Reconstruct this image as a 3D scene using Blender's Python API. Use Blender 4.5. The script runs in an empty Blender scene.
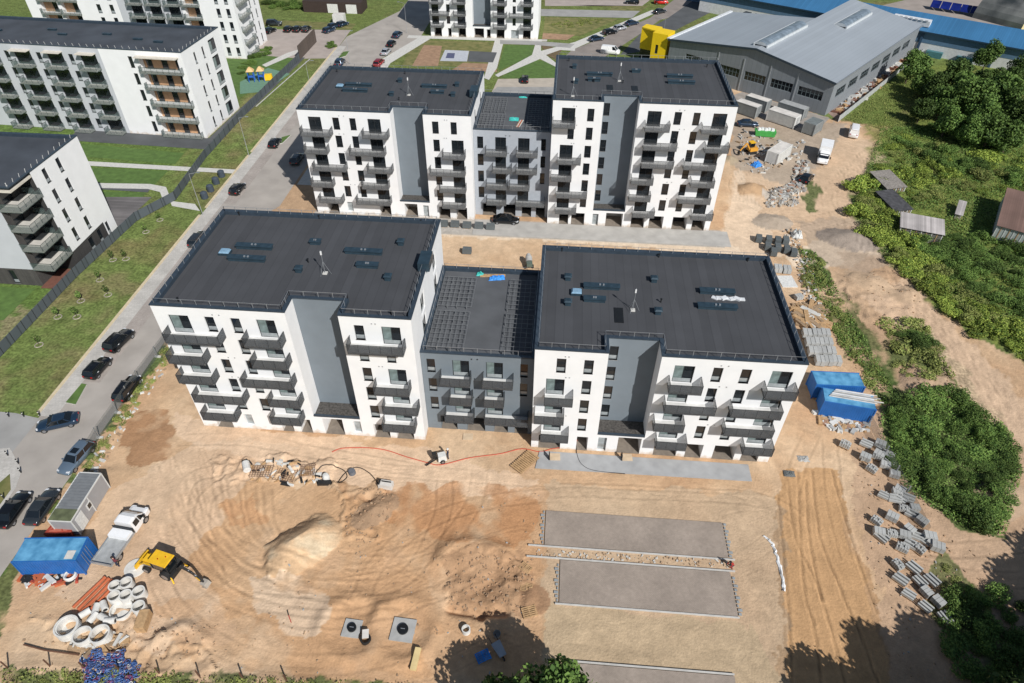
import bpy, math, random
import numpy as np
from mathutils import Matrix, Vector, noise as mnoise
random.seed(7)
rng = np.random.default_rng(7)
R = math.radians
sc = bpy.context.scene
COL = sc.collection
PI = math.pi

# ------------------------------------------------------------------ camera
F, PITCH, ROLL, YAW, CH, CY = 665.408, 41.814, 0.53, -4.09, 62.681, -51.196
def cam_axes():
    p, r, y = R(PITCH), R(ROLL), R(YAW)
    f = np.array([math.sin(y)*math.cos(p), math.cos(y)*math.cos(p), -math.sin(p)])
    rt = np.array([math.cos(y), -math.sin(y), 0.0]); up = np.cross(rt, f)
    c, s = math.cos(r), math.sin(r)
    return np.array([c*rt+s*up, -s*rt+c*up, f])
AX = cam_axes(); CP = np.array([0, CY, CH])
def U(u, v, z=0.0):
    "site survey: plan position of a spot seen at (u,v) in the aerial photo, at height z"
    d = AX.T @ np.array([(u-512)/F, (341.5-v)/F, 1.0])
    p = CP + d*(z-CP[2])/d[2]
    return float(p[0]), float(p[1])
cam = bpy.data.objects.new('camera', bpy.data.cameras.new('camera')); COL.objects.link(cam)
M = Matrix(((AX[0][0], AX[1][0], -AX[2][0], 0), (AX[0][1], AX[1][1], -AX[2][1], CY), (AX[0][2], AX[1][2], -AX[2][2], CH), (0, 0, 0, 1)))
cam.matrix_world = M
cam.data.sensor_width = 36; cam.data.lens = F/1024*36; cam.data.clip_end = 3000; cam.data.clip_start = .5
sc.camera = cam

# ------------------------------------------------------------------ light
w = bpy.data.worlds.new('World'); sc.world = w; w.use_nodes = True
SUNV = Vector((13.48, -17.33, 19.0)).normalized()
elev = math.asin(SUNV.z); az = math.atan2(SUNV.x, SUNV.y)
nt = w.node_tree; bg = nt.nodes['Background']
sky = nt.nodes.new('ShaderNodeTexSky'); sky.sky_type = 'NISHITA'; sky.sun_disc = False
sky.sun_elevation = elev; sky.sun_rotation = az
sky.air_density = 1.2; sky.dust_density = 0.6
nt.links.new(sky.outputs[0], bg.inputs[0]); bg.inputs[1].default_value = 0.056
sl = bpy.data.lights.new('sun', 'SUN'); sl.energy = 4.75; sl.angle = R(.53); sl.color = (1, .972, .93)
so = bpy.data.objects.new('sun', sl); COL.objects.link(so)
so.rotation_euler = SUNV.to_track_quat('Z', 'Y').to_euler(); so.location = (60, -80, 90)
sc.view_settings.view_transform = 'Standard'; sc.view_settings.look = 'None'
sc.view_settings.exposure = 0.09; sc.view_settings.gamma = 1

# ------------------------------------------------------------------ materials
MATS = {}
def mat(name, c, rough=.8, metal=0, var=.12, scale=1.5, spec=.4, bump=0, rnd=0, c2=None):
    if name in MATS: return MATS[name]
    m = bpy.data.materials.new(name); m.use_nodes = True; n = m.node_tree; L = n.links
    b = n.nodes['Principled BSDF']
    b.inputs['Roughness'].default_value = rough; b.inputs['Metallic'].default_value = metal
    b.inputs['Specular IOR Level'].default_value = spec
    tc = n.nodes.new('ShaderNodeTexCoord')
    nz = n.nodes.new('ShaderNodeTexNoise'); nz.inputs['Scale'].default_value = scale; nz.inputs['Detail'].default_value = 5
    L.new(tc.outputs['Object'], nz.inputs['Vector'])
    rp = n.nodes.new('ShaderNodeMapRange'); rp.inputs[1].default_value = .3; rp.inputs[2].default_value = .7
    L.new(nz.outputs[0], rp.inputs[0])
    mx = n.nodes.new('ShaderNodeMix'); mx.data_type = 'RGBA'
    a = [max(0, x*(1-var)) for x in c]; d = [min(1, x*(1+var)) for x in (c2 or c)]
    mx.inputs[6].default_value = (*a, 1); mx.inputs[7].default_value = (*d, 1)
    L.new(rp.outputs[0], mx.inputs[0]); out = mx.outputs[2]
    if rnd:
        oi = n.nodes.new('ShaderNodeObjectInfo'); mr = n.nodes.new('ShaderNodeMapRange')
        mr.inputs[3].default_value = 1-rnd; mr.inputs[4].default_value = 1+rnd
        L.new(oi.outputs['Random'], mr.inputs[0])
        vm = n.nodes.new('ShaderNodeVectorMath'); vm.operation = 'SCALE'
        L.new(out, vm.inputs[0]); L.new(mr.outputs[0], vm.inputs['Scale']); out = vm.outputs[0]
    L.new(out, b.inputs['Base Color'])
    if bump:
        bp = n.nodes.new('ShaderNodeBump'); bp.inputs['Strength'].default_value = bump; bp.inputs['Distance'].default_value = .05
        n2 = n.nodes.new('ShaderNodeTexNoise'); n2.inputs['Scale'].default_value = scale*6; n2.inputs['Detail'].default_value = 4
        L.new(tc.outputs['Object'], n2.inputs['Vector']); L.new(n2.outputs[0], bp.inputs['Height']); L.new(bp.outputs[0], b.inputs['Normal'])
    MATS[name] = m; return m
def stripes(name, c, period=1.0, axis=0, var=.12, line=.75, rough=.85, scale=.25, wave=False, metal=0):
    "sheet or roll material: strips of `period` metres, each a little different, with a seam line"
    if name in MATS: return MATS[name]
    m = mat(name, c, rough, metal, var, scale); n = m.node_tree; L = n.links; b = n.nodes['Principled BSDF']
    src = b.inputs['Base Color'].links[0].from_socket
    tc = [x for x in n.nodes if x.type == 'TEX_COORD'][0]
    sp = n.nodes.new('ShaderNodeSeparateXYZ'); L.new(tc.outputs['Object'], sp.inputs[0])
    dv = n.nodes.new('ShaderNodeMath'); dv.operation = 'DIVIDE'; dv.inputs[1].default_value = period; L.new(sp.outputs[axis], dv.inputs[0])
    fl = n.nodes.new('ShaderNodeMath'); fl.operation = 'FLOOR'; L.new(dv.outputs[0], fl.inputs[0])
    wn = n.nodes.new('ShaderNodeTexWhiteNoise'); wn.noise_dimensions = '1D'; L.new(fl.outputs[0], wn.inputs['W'])
    mr = n.nodes.new('ShaderNodeMapRange'); mr.inputs[3].default_value = 1-var*.9; mr.inputs[4].default_value = 1+var*.9; L.new(wn.outputs[0], mr.inputs[0])
    fr = n.nodes.new('ShaderNodeMath'); fr.operation = 'FRACT'; L.new(dv.outputs[0], fr.inputs[0])
    gt = n.nodes.new('ShaderNodeMath'); gt.operation = 'GREATER_THAN'; gt.inputs[1].default_value = .9; L.new(fr.outputs[0], gt.inputs[0])
    m2 = n.nodes.new('ShaderNodeMapRange'); m2.inputs[3].default_value = 1; m2.inputs[4].default_value = line; L.new(gt.outputs[0], m2.inputs[0])
    mu = n.nodes.new('ShaderNodeMath'); mu.operation = 'MULTIPLY'; L.new(mr.outputs[0], mu.inputs[0]); L.new(m2.outputs[0], mu.inputs[1])
    vm = n.nodes.new('ShaderNodeVectorMath'); vm.operation = 'SCALE'; L.new(src, vm.inputs[0]); L.new(mu.outputs[0], vm.inputs['Scale'])
    L.new(vm.outputs[0], b.inputs['Base Color'])
    return m
def brickmat(name, c1, c2, mortar, sx=1.0, bw=.2, bh=.1, msz=.01, rough=.9):
    if name in MATS: return MATS[name]
    m = bpy.data.materials.new(name); m.use_nodes = True; n = m.node_tree; L = n.links
    b = n.nodes['Principled BSDF']; b.inputs['Roughness'].default_value = rough
    tc = n.nodes.new('ShaderNodeTexCoord'); br = n.nodes.new('ShaderNodeTexBrick')
    br.inputs['Scale'].default_value = sx; br.inputs['Brick Width'].default_value = bw; br.inputs['Row Height'].default_value = bh
    br.inputs['Mortar Size'].default_value = msz; br.inputs['Color1'].default_value = (*c1, 1); br.inputs['Color2'].default_value = (*c2, 1); br.inputs['Mortar'].default_value = (*mortar, 1)
    L.new(tc.outputs['Object'], br.inputs['Vector'])
    nz = n.nodes.new('ShaderNodeTexNoise'); nz.inputs['Scale'].default_value = .35; nz.inputs['Detail'].default_value = 6; L.new(tc.outputs['Object'], nz.inputs['Vector'])
    mr = n.nodes.new('ShaderNodeMapRange'); mr.inputs[1].default_value = .3; mr.inputs[2].default_value = .7; mr.inputs[3].default_value = .86; mr.inputs[4].default_value = 1.12; L.new(nz.outputs[0], mr.inputs[0])
    vm = n.nodes.new('ShaderNodeVectorMath'); vm.operation = 'SCALE'; L.new(br.outputs[0], vm.inputs[0]); L.new(mr.outputs[0], vm.inputs['Scale'])
    n3_ = n.nodes.new('ShaderNodeTexNoise'); n3_.inputs['Scale'].default_value = 2.2; n3_.inputs['Detail'].default_value = 7; n3_.inputs['Roughness'].default_value = .7; L.new(tc.outputs['Object'], n3_.inputs['Vector'])
    m3 = n.nodes.new('ShaderNodeMapRange'); m3.inputs[1].default_value = .35; m3.inputs[2].default_value = .68; m3.inputs[3].default_value = .9; m3.inputs[4].default_value = 1.1; L.new(n3_.outputs[0], m3.inputs[0])
    v3 = n.nodes.new('ShaderNodeVectorMath'); v3.operation = 'SCALE'; L.new(vm.outputs[0], v3.inputs[0]); L.new(m3.outputs[0], v3.inputs['Scale'])
    L.new(v3.outputs[0], b.inputs['Base Color']); MATS[name] = m; return m
def meshmat(name, c, alpha, rough=.5):
    m = mat(name, c, rough, .2, .15, 3); n = m.node_tree
    m.node_tree.nodes['Principled BSDF'].inputs['Alpha'].default_value = alpha
    return m

WHITE = mat('white_render', (.76, .765, .77), .85, var=.03, scale=.6)
n = WHITE.node_tree; L = n.links; b = n.nodes['Principled BSDF']; src = b.inputs['Base Color'].links[0].from_socket; tc = [x for x in n.nodes if x.type == 'TEX_COORD'][0]
sp = n.nodes.new('ShaderNodeSeparateXYZ'); L.new(tc.outputs['Object'], sp.inputs[0])
nz = n.nodes.new('ShaderNodeTexNoise'); nz.inputs['Scale'].default_value = 1.3; nz.inputs['Detail'].default_value = 6; L.new(tc.outputs['Object'], nz.inputs['Vector'])
mm = n.nodes.new('ShaderNodeMath'); mm.operation = 'MULTIPLY_ADD'; mm.inputs[1].default_value = 2.2; mm.inputs[2].default_value = -.55; L.new(nz.outputs[0], mm.inputs[0])
sb = n.nodes.new('ShaderNodeMath'); sb.operation = 'SUBTRACT'; sb.use_clamp = True; L.new(mm.outputs[0], sb.inputs[0]); L.new(sp.outputs[2], sb.inputs[1])
mx = n.nodes.new('ShaderNodeMix'); mx.data_type = 'RGBA'; L.new(sb.outputs[0], mx.inputs[0]); L.new(src, mx.inputs[6]); mx.inputs[7].default_value = (.52, .41, .30, 1); L.new(mx.outputs[2], b.inputs['Base Color'])
GREY = mat('blue_grey_render', (.165, .195, .222), .85, var=.05, scale=.6)
GREYD = mat('grey_plinth', (.30, .31, .32), .9, var=.1)
LGREY = mat('pale_grey_render', (.47, .49, .52), .85, var=.04, scale=.5)
ROOF = stripes('bitumen_roof', (.058, .060, .066), 1.0, 0, .09, .86, .75, .3)
ROOF2 = mat('old_bitumen_roof', (.052, .060, .073), .85, var=.22, scale=.22)
FLASH = mat('blue_grey_flashing', (.042, .060, .082), .42, .2, .15, 2)
STEEL = mat('galvanised_steel', (.42, .44, .46), .4, .6, .1)
RAILP = meshmat('perforated_panel', (.055, .064, .074), .52)
RAILL = meshmat('light_perforated_panel', (.095, .102, .11), .42)
RAILG = meshmat('glass_balustrade', (.13, .18, .175), .30, .1)
DFRAME = mat('anthracite_frame', (.03, .034, .038), .5, .1)
SLABM = mat('balcony_concrete', (.56, .56, .55), .8, var=.08)
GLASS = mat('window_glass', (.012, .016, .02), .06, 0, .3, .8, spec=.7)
GLASSREFL = mat('window_glass_film_reflection', (.17, .22, .215), .12, 0, .35, 1.5, spec=.7)  # left door leaf: greenish film tone with a tilted reflection painted into the colour
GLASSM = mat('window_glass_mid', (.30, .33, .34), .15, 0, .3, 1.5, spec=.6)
BROWN = mat('brown_cladding', (.23, .125, .075), .8, var=.2, scale=1)
DARK = mat('dark_interior', (.02, .02, .022), .9)
BRICKD = brickmat('dark_brick', (.055, .052, .05), (.075, .07, .066), (.03, .03, .03), 1, .25, .08)
CONCD = mat('dusty_floor', (.20, .17, .14), .95, var=.2)
CONC = mat('concrete', (.36, .36, .35), .9, var=.15, scale=1, bump=.2)
CONCL = mat('pale_concrete', (.52, .51, .48), .9, var=.12, scale=2)
WOOD = mat('raw_timber', (.42, .27, .14), .85, var=.25, scale=3)
GRAVELR = mat('gravel_ledge', (.07, .065, .06), .95, var=.5, scale=4)
BLACK = mat('black_plastic', (.012, .013, .014), .4)
RUB = mat('tyre_rubber', (.018, .018, .018), .8)

# ------------------------------------------------------------------ mesh helpers
class MB:
    def __init__(s): s.v = []; s.f = []; s.mi = []; s.ms = []
    def m(s, mt):
        if mt not in s.ms: s.ms.append(mt)
        return s.ms.index(mt)
    def face(s, pts, mt):
        k = len(s.v); s.v += [tuple(p) for p in pts]; s.f.append(tuple(range(k, k+len(pts)))); s.mi.append(s.m(mt))
    def prism(s, poly, z0, z1, mt, top=None, bottom=True, shrink=0, c=None):
        n = len(poly)
        if c is None: c = (sum(p[0] for p in poly)/n, sum(p[1] for p in poly)/n)
        tp = [(p[0]+(c[0]-p[0])*shrink, p[1]+(c[1]-p[1])*shrink) for p in poly]
        A = [(p[0], p[1], z0) for p in poly]; B = [(p[0], p[1], z1) for p in tp]
        for i in range(n):
            j = (i+1) % n; s.face([A[i], A[j], B[j], B[i]], mt)
        s.face(B, top or mt)
        if bottom: s.face(A[::-1], mt)
        return s
    def box(s, x0, x1, y0, y1, z0, z1, mt, top=None, shrink=0):
        return s.prism([(x0, y0), (x1, y0), (x1, y1), (x0, y1)], z0, z1, mt, top, True, shrink)
    def obox(s, c, ux, L, W, z0, z1, mt, top=None, shrink=0):
        ux = Vector(ux).normalized(); uy = Vector((-ux.y, ux.x)); c = Vector(c)
        P = [c-ux*L/2-uy*W/2, c+ux*L/2-uy*W/2, c+ux*L/2+uy*W/2, c-ux*L/2+uy*W/2]
        return s.prism([(p.x, p.y) for p in P], z0, z1, mt, top, True, shrink)
    def tube(s, a, b, r, mt, n=8, r2=None, cap=True):
        a = Vector(a); b = Vector(b); d = (b-a)
        if d.length < 1e-6: return s
        d.normalize(); t = Vector((0, 0, 1)) if abs(d.z) < .9 else Vector((1, 0, 0))
        u = d.cross(t).normalized(); v = d.cross(u); r2 = r if r2 is None else r2
        A = [a+(u*math.cos(2*PI*i/n)+v*math.sin(2*PI*i/n))*r for i in range(n)]
        B = [b+(u*math.cos(2*PI*i/n)+v*math.sin(2*PI*i/n))*r2 for i in range(n)]
        for i in range(n):
            j = (i+1) % n; s.face([A[i], B[i], B[j], A[j]], mt)
        if cap: s.face(A, mt); s.face(B[::-1], mt)
        return s
    def path(s, pts, r, mt, n=6):
        for a, b in zip(pts, pts[1:]): s.tube(a, b, r, mt, n)
        return s
    def beam(s, a, b, wd, h, mt):
        a = Vector(a); b = Vector(b); d = (b-a).normalized(); t = Vector((0, 0, 1)) if abs(d.z) < .95 else Vector((0, 1, 0))
        u = d.cross(t).normalized()*wd/2; v = u.cross(d).normalized()*h/2
        A = [a-u-v, a+u-v, a+u+v, a-u+v]; B = [b-u-v, b+u-v, b+u+v, b-u+v]
        for i in range(4):
            j = (i+1) % 4; s.face([A[i], A[j], B[j], B[i]], mt)
        s.face(A[::-1], mt); s.face(B, mt); return s
    def lathe(s, prof, mt, n=20, c=(0, 0), z=0):
        for (r0, h0), (r1, h1) in zip(prof, prof[1:]):
            for i in range(n):
                a, b = 2*PI*i/n, 2*PI*(i+1)/n
                P = [(c[0]+r0*math.cos(a), c[1]+r0*math.sin(a), z+h0), (c[0]+r0*math.cos(b), c[1]+r0*math.sin(b), z+h0),
                     (c[0]+r1*math.cos(b), c[1]+r1*math.sin(b), z+h1), (c[0]+r1*math.cos(a), c[1]+r1*math.sin(a), z+h1)]
                if r0 < 1e-6: P = P[1:]
                elif r1 < 1e-6: P = P[:3]
                s.face(P, mt)
        return s
    def loft(s, rings, mt, cap=True):
        n = len(rings[0])
        for A, B in zip(rings, rings[1:]):
            for i in range(n):
                j = (i+1) % n; s.face([A[i], A[j], B[j], B[i]], mt)
        if cap: s.face(rings[0][::-1], mt); s.face(rings[-1], mt)
        return s
    def mesh(s, name, smooth=False, weld=False):
        me = bpy.data.meshes.new(name); me.from_pydata(s.v, [], s.f)
        for t in s.ms: me.materials.append(t)
        me.polygons.foreach_set('material_index', s.mi)
        if weld:
            import bmesh
            bm = bmesh.new(); bm.from_mesh(me); bmesh.ops.remove_doubles(bm, verts=bm.verts, dist=1e-4); bmesh.ops.recalc_face_normals(bm, faces=bm.faces); bm.to_mesh(me); bm.free()
        if smooth: me.polygons.foreach_set('use_smooth', [True]*len(me.polygons))
        me.update(); return me
    def build(s, name, parent=None, loc=(0, 0, 0), rz=0, smooth=False, weld=False):
        return link(name, s.mesh(name, smooth, weld), parent, loc, rz)
def link(name, me, parent=None, loc=(0, 0, 0), rz=0):
    o = bpy.data.objects.new(name, me); COL.objects.link(o); o.location = loc; o.rotation_euler = (0, 0, rz)
    if parent: o.parent = parent
    return o
def tag(o, label, cat, group=None):
    o['label'] = label; o['category'] = cat
    if group: o['group'] = group
    return o
def thing(name, label, cat, loc=(0, 0, 0), rz=0, group=None):
    return tag(link(name, None, None, loc, rz), label, cat, group)
def structure(o): o['kind'] = 'structure'; return o
def stuff(o): o['kind'] = 'stuff'; return o
KIDS = {}
def copy_tree(o, parent=None, loc=None, rz=None, label=None, group=None):
    c = o.copy(); COL.objects.link(c)
    if parent: c.parent = parent
    if loc is not None: c.location = loc
    if rz is not None: c.rotation_euler = (0, 0, rz)
    if label: c['label'] = label
    if group: c['group'] = group
    for ch in list(o.children): copy_tree(ch, c)
    return c
def scatter(proto, used, loc, rz, label=None, group=None, s=1):
    if not used[0]:
        used[0] = True; o = proto; o.location = loc; o.rotation_euler = (0, 0, rz)
        if label: o['label'] = label
        if group: o['group'] = group
    else: o = copy_tree(proto, None, loc, rz, label, group)
    o.scale = (s, s, s) if not isinstance(s, tuple) else s
    return o
def sheet(name, poly, z, m_, kind='structure', th=0.0):
    b = MB()
    if th: b.prism(poly, z, z+th, m_)
    else: b.face([(p[0], p[1], z) for p in poly], m_)
    o = b.build(name); o['kind'] = kind; return o
def px(*ps, z=0): return [U(*p, z) for p in ps]
def rect(x0, x1, y0, y1): return [(x0, y0), (x1, y0), (x1, y1), (x0, y1)]
exec_parts = []

# ------------------------------------------------------------------ ground
_tab = rng.random((256, 256))
def vnoise(x, y):
    xi = np.floor(x).astype(int); yi = np.floor(y).astype(int); fx = x-xi; fy = y-yi
    fx = fx*fx*(3-2*fx); fy = fy*fy*(3-2*fy)
    a = _tab[xi % 256, yi % 256]; b = _tab[(xi+1) % 256, yi % 256]; c = _tab[xi % 256, (yi+1) % 256]; d = _tab[(xi+1) % 256, (yi+1) % 256]
    return a*(1-fx)*(1-fy)+b*fx*(1-fy)+c*(1-fx)*fy+d*fx*fy
def fbm(x, y, s, o=4):
    r = 0; a = 1; t = 0
    for k in range(o):
        r = r+a*vnoise(x/s+17.3*k, y/s+9.1*k); t += a; a *= .5; s /= 2.03
    return r/t
def inpoly(x, y, P):
    r = np.zeros(x.shape, bool); n = len(P)
    for i in range(n):
        x0, y0 = P[i]; x1, y1 = P[(i+1) % n]
        if y0 == y1: continue
        c = ((y0 > y) != (y1 > y)) & (x < (x1-x0)*(y-y0)/(y1-y0)+x0); r ^= c
    return r
def segdist(x, y, P):
    d = np.full(x.shape, 1e9)
    for (x0, y0), (x1, y1) in zip(P, P[1:]):
        dx, dy = x1-x0, y1-y0; L2 = dx*dx+dy*dy+1e-9
        t = np.clip(((x-x0)*dx+(y-y0)*dy)/L2, 0, 1); d = np.minimum(d, np.hypot(x-x0-t*dx, y-y0-t*dy))
    return d
def smooth(P, k=8):
    "Catmull-Rom through the points"
    Q = [P[0]]+list(P)+[P[-1]]; o = []
    for i in range(1, len(Q)-2):
        p0, p1, p2, p3 = Q[i-1:i+3]
        for j in range(k):
            t = j/k
            o.append(tuple(.5*((2*b)+(-a+c)*t+(2*a-5*b+4*c-d)*t*t+(-a+3*b-3*c+d)*t**3) for a, b, c, d in zip(p0, p1, p2, p3)))
    o.append(tuple(P[-1])); return o

xs = np.concatenate([np.linspace(-900, -130, 12), np.arange(-125, -54, 1.0), np.arange(-53.6, 46, .18), np.arange(46, 64, .4), np.arange(64, 100, 1), np.linspace(102, 900, 20)])
ys = np.concatenate([np.linspace(-300, -60, 6), np.arange(-55, -33, 1.5), np.arange(-32.6, 3, .18), np.arange(3, 6, .3), np.arange(6, 60, .45), np.arange(60, 120, 1), np.linspace(122, 260, 40), np.linspace(280, 1800, 12)])
XX, YY = np.meshgrid(xs, ys)
WX = XX+(fbm(XX, YY, 2.2, 4)-.5)*3.0; WY = YY+(fbm(XX+91, YY+37, 2.2, 4)-.5)*3.0
H = np.zeros(XX.shape); C = np.zeros(XX.shape+(3,)); G = np.ones(XX.shape)
GRASS = np.array([.125, .165, .048]); C[:] = GRASS
dryg = fbm(XX, YY, 6, 5)
C += np.clip((dryg-.5)*4, 0, 1)[..., None]*(np.array([.16, .13, .06])-GRASS)*.8
def blend(mask, col, g=None, k=1.0):
    m_ = mask.astype(float)*k
    C[:] = C*(1-m_[..., None])+np.array(col)*m_[..., None]
    if g is not None: G[:] = G*(1-m_)+g*m_
SAND = (.52, .355, .22)
site = [(-53.6, -60), (-53.6, 26), (-53, 75), (30, 75), (33, 118), (48, 116), (62, 100), (73, 98)]+[U(*p) for p in [(868, 165), (849, 192), (846, 210), (860, 234), (882, 258), (910, 286), (938, 308), (968, 333), (1000, 352), (1023, 362), (1100, 420), (1250, 560), (1300, 760)]]+[(60, -60)]
m0 = inpoly(WX, WY, site); 
stripm = inpoly(WX, WY, [(-55, 13), (-52.7, 13), (-52.3, 6), (-52.5, 0), (-52.0, -7), (-53.2, -9.5), (-55, -9.5)])
blend(m0, SAND, 0)
n1 = fbm(XX, YY, 9, 5); n2 = fbm(XX+50, YY-20, 3, 4); n3 = fbm(XX-70, YY+20, 1.1, 3)
site_s = m0.astype(float)
# soils: pale swept sand, redder clay, darker damp earth
blend(m0, (.62, .46, .31), None, np.clip((n1-.50)*5, 0, 1)*.65)
blend(m0, (.46, .275, .155), None, np.clip((.47-n1)*5, 0, 1)*.65)
blend(m0, (.42, .26, .15), None, np.clip((.42-n2)*5, 0, 1)*.4)
def soil(poly, col, k=1.0, g=None, nz=None):
    mm = inpoly(WX, WY, poly)
    kk = k if nz is None else k*np.clip((nz-.4)*6, 0, 1)
    blend(mm, col, g, kk)
soil(px((170, 410), (420, 450), (540, 480), (540, 500), (300, 478), (250, 455), (180, 440)), (.64, .47, .33), .7)
soil(px((240, 225), (540, 240), (760, 260), (870, 225), (890, 255), (800, 275), (770, 235), (740, 160), (722, 240), (540, 225), (444, 226)), (.70, .57, .43), .85)
soil(px((740, 150), (850, 125), (885, 160), (850, 200), (850, 225), (760, 260), (720, 240)), (.58, .43, .30), .6)
soil(px((128, 420), (160, 405), (178, 430), (160, 465), (128, 470), (118, 445)), (.30, .155, .075), .75, nz=n2+.1)
soil(px((400, 510), (545, 505), (545, 600), (430, 640), (380, 600), (350, 560)), (.46, .26, .135), .6, nz=n2)
soil(px((225, 500), (262, 500), (262, 530), (225, 525)), (.40, .19, .09), .8, nz=n3+.15)
soil(px((340, 480), (400, 490), (390, 535), (345, 535)), (.36, .21, .115), .75, nz=n2+.05)
soil(px((540, 485), (790, 495), (790, 683), (545, 760)), (.46, .345, .235), .7)
soil(px((783, 560), (778, 500), (792, 470), (832, 468), (845, 512), (880, 610), (890, 760), (795, 760), (786, 620)), (.47, .285, .145), .95)
soil(px((778, 500), (783, 560), (786, 620), (795, 760), (788, 760), (779, 600), (772, 510)), (.33, .215, .125), .7)
soil(px((845, 512), (880, 610), (896, 700), (888, 700), (872, 612), (841, 516)), (.36, .23, .135), .6)
soil(px((850, 430), (900, 400), (1023, 400), (1100, 800), (890, 760), (880, 600), (850, 500)), (.44, .30, .20), .75)
soil(px((835, 250), (905, 262), (960, 340), (1023, 400), (1023, 520), (880, 420), (840, 300)), (.42, .29, .19), .6)
soil(px((800, 222), (850, 215), (890, 245), (905, 262), (860, 275), (815, 262)), (.36, .285, .22), .6)
soil(px((730, 108), (800, 118), (850, 125), (800, 190), (730, 165)), (.34, .29, .235), .75)
soil(px((262, 175), (300, 170), (330, 215), (300, 225), (268, 212)), (.40, .27, .17), .8)
ped = inpoly(XX, YY, [(-43, 45.2), (29, 45.2), (29, 51), (-43, 51)]); blend(ped, (.40, .38, .35), None, .9)
# grass and weeds on the site
def weeds(poly, k, dens, tall=0, thr=.5):
    mm = inpoly(WX, WY, poly).astype(float)*np.clip((n2-thr+dens)*7, 0, 1)
    blend(mm, (.07, .105, .03), 1, k)
weeds(px((798, 248), (815, 250), (828, 262), (838, 290), (850, 320), (868, 345), (890, 372), (900, 400), (880, 405), (862, 372), (840, 345), (822, 315), (810, 285)), .9, .12)
weeds(px((880, 322), (920, 318), (945, 350), (968, 368), (985, 410), (945, 395), (900, 402), (880, 370)), .9, .08)
weeds(px((885, 400), (960, 398), (1000, 425), (1020, 470), (1000, 535), (960, 530), (905, 485), (880, 440)), .95, .35)
weeds(px((935, 540), (985, 590), (1030, 700), (960, 680), (930, 610)), .8, .12)
weeds(px((-80, 720), (-60, 668), (110, 673), (300, 679), (420, 686), (400, 740)), .9, .2)
weeds(px((-10, 572), (14, 565), (18, 590), (-10, 640)), .9, .3)
weeds(px((835, 285), (850, 300), (880, 345), (905, 395), (890, 400), (850, 340)), .8, .05)
weeds(px((960, 395), (1000, 410), (1023, 440), (1023, 500), (1005, 470)), .7, .05)
weeds(px((800, 200), (812, 180), (822, 190), (812, 215)), .9, .3)
blend(stripm, (.085, .115, .04), 1, np.clip((n3-.35)*7, 0, 1))
# meadow east: brighter yellow green
east = inpoly(WX, WY, [U(*p) for p in [(868, 128), (905, 50), (1100, 60), (1300, 200), (1300, 700), (1023, 362), (938, 308), (882, 258), (846, 210), (868, 165)]])
blend(east, (.15, .18, .04), 1, .75*np.clip((n2-.3)*4, 0, 1))
soil(px((840, 118), (905, 55), (930, 75), (890, 125), (862, 122)), (.12, .165, .04), .8, 1)
# verge between the fence and the street: dry patches
ver = (XX > -75) & (XX < -62.5)
blend(ver, (.20, .16, .085), None, np.clip((n2*.5+n1*.5-.52)*7, 0, 1)*.6)
far = (XX < -76) & (YY < 160)
blend(far, (.09, .15, .035), 1, .8)
soil([(-100, 8), (-77, 4), (-76.5, 20), (-84, 22), (-100, 19)], (.24, .19, .12), .7, nz=n3+.1)
north = (YY > 100) & (XX < 40)
blend(north, (.12, .15, .045), 1, .6)

# relief of the dug-over site
gm = ((WX > -52.6) & (WX < 60) & (YY < 47) & m0).astype(float)
flat = np.clip(np.minimum.reduce([np.abs(XX+28)-0, np.full(XX.shape, 9.)]), 0, 0)
pave = lambda X0, X1, Y0, Y1, s=1.2: np.clip(1-np.maximum(np.maximum(X0-XX, XX-X1), np.maximum(Y0-YY, YY-Y1))/s, 0, 1)
keep = np.maximum.reduce([pave(-42.5, -13.5, -.6, 20), pave(-14, 27.5, -3.3, 20), pave(.5, 20.5, -19.8, -8.5), pave(3.5, 19.5, -45, -24.6), pave(-60, -53, -60, 100, 1.8), pave(33, 42.5, 5, 15), pave(-54, -41, -24, -8), pave(-42, 28, 45, 70), pave(-13, 30, 20, 60, 4)])
rough_ = gm*(1-keep)
H += rough_*((fbm(XX, YY, 7, 4)-.5)*.4+(fbm(XX+5, YY, 1.1, 4)-.5)*.09)*(1-.8*pave(24, 33, -40, -3, 1.5))
def ridged(s, ox): return 1-np.abs(fbm(XX+ox, YY, s, 3)-.5)*4
_d0 = None
dug = [px((446, 562), (470, 550), (515, 554), (540, 580), (525, 612), (450, 610)), px((335, 482), (390, 490), (380, 540), (340, 535)), px((85, 600), (145, 628), (215, 650), (210, 675), (110, 660), (20, 620)),
       px((835, 280), (905, 270), (925, 330), (865, 320)), px((210, 455), (330, 460), (330, 480), (210, 482)), px((905, 365), (960, 380), (965, 400), (905, 400))]
for i, P in enumerate(dug):
    mm = inpoly(WX, WY, P).astype(float)
    H += mm*rough_*(np.clip(ridged(2.4 if i == 0 else 1.5, 13*i), -.5, 1)-(.5 if i == 0 else .15))*(.5 if i == 0 else .4)
def pile(cx, cy, a, b, ang, h, col=None, p=1.0, k=.9, ridge=0):
    c, s = math.cos(ang), math.sin(ang); dx, dy = XX-cx, YY-cy
    u = (dx*c+dy*s)/a; v = (-dx*s+dy*c)/b; r = np.sqrt(np.maximum(np.abs(u)-ridge, 0)**2/(1-ridge)**2+v*v)
    t = np.clip(1-r*(1+(n3-.5)*.35), 0, 1)
    H[:] = H*(1-np.clip(t*1.5, 0, 1))+h*t**p
    if col is not None: blend(t > .02, col, 0, k)
a_, b_ = U(272, 570), U(334, 522)
pile((a_[0]+b_[0])/2, (a_[1]+b_[1])/2, 4.3, 2.8, math.atan2(b_[1]-a_[1], b_[0]-a_[0])-.12, 2.0, (.52, .42, .29), .85, .95, .25)
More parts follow.
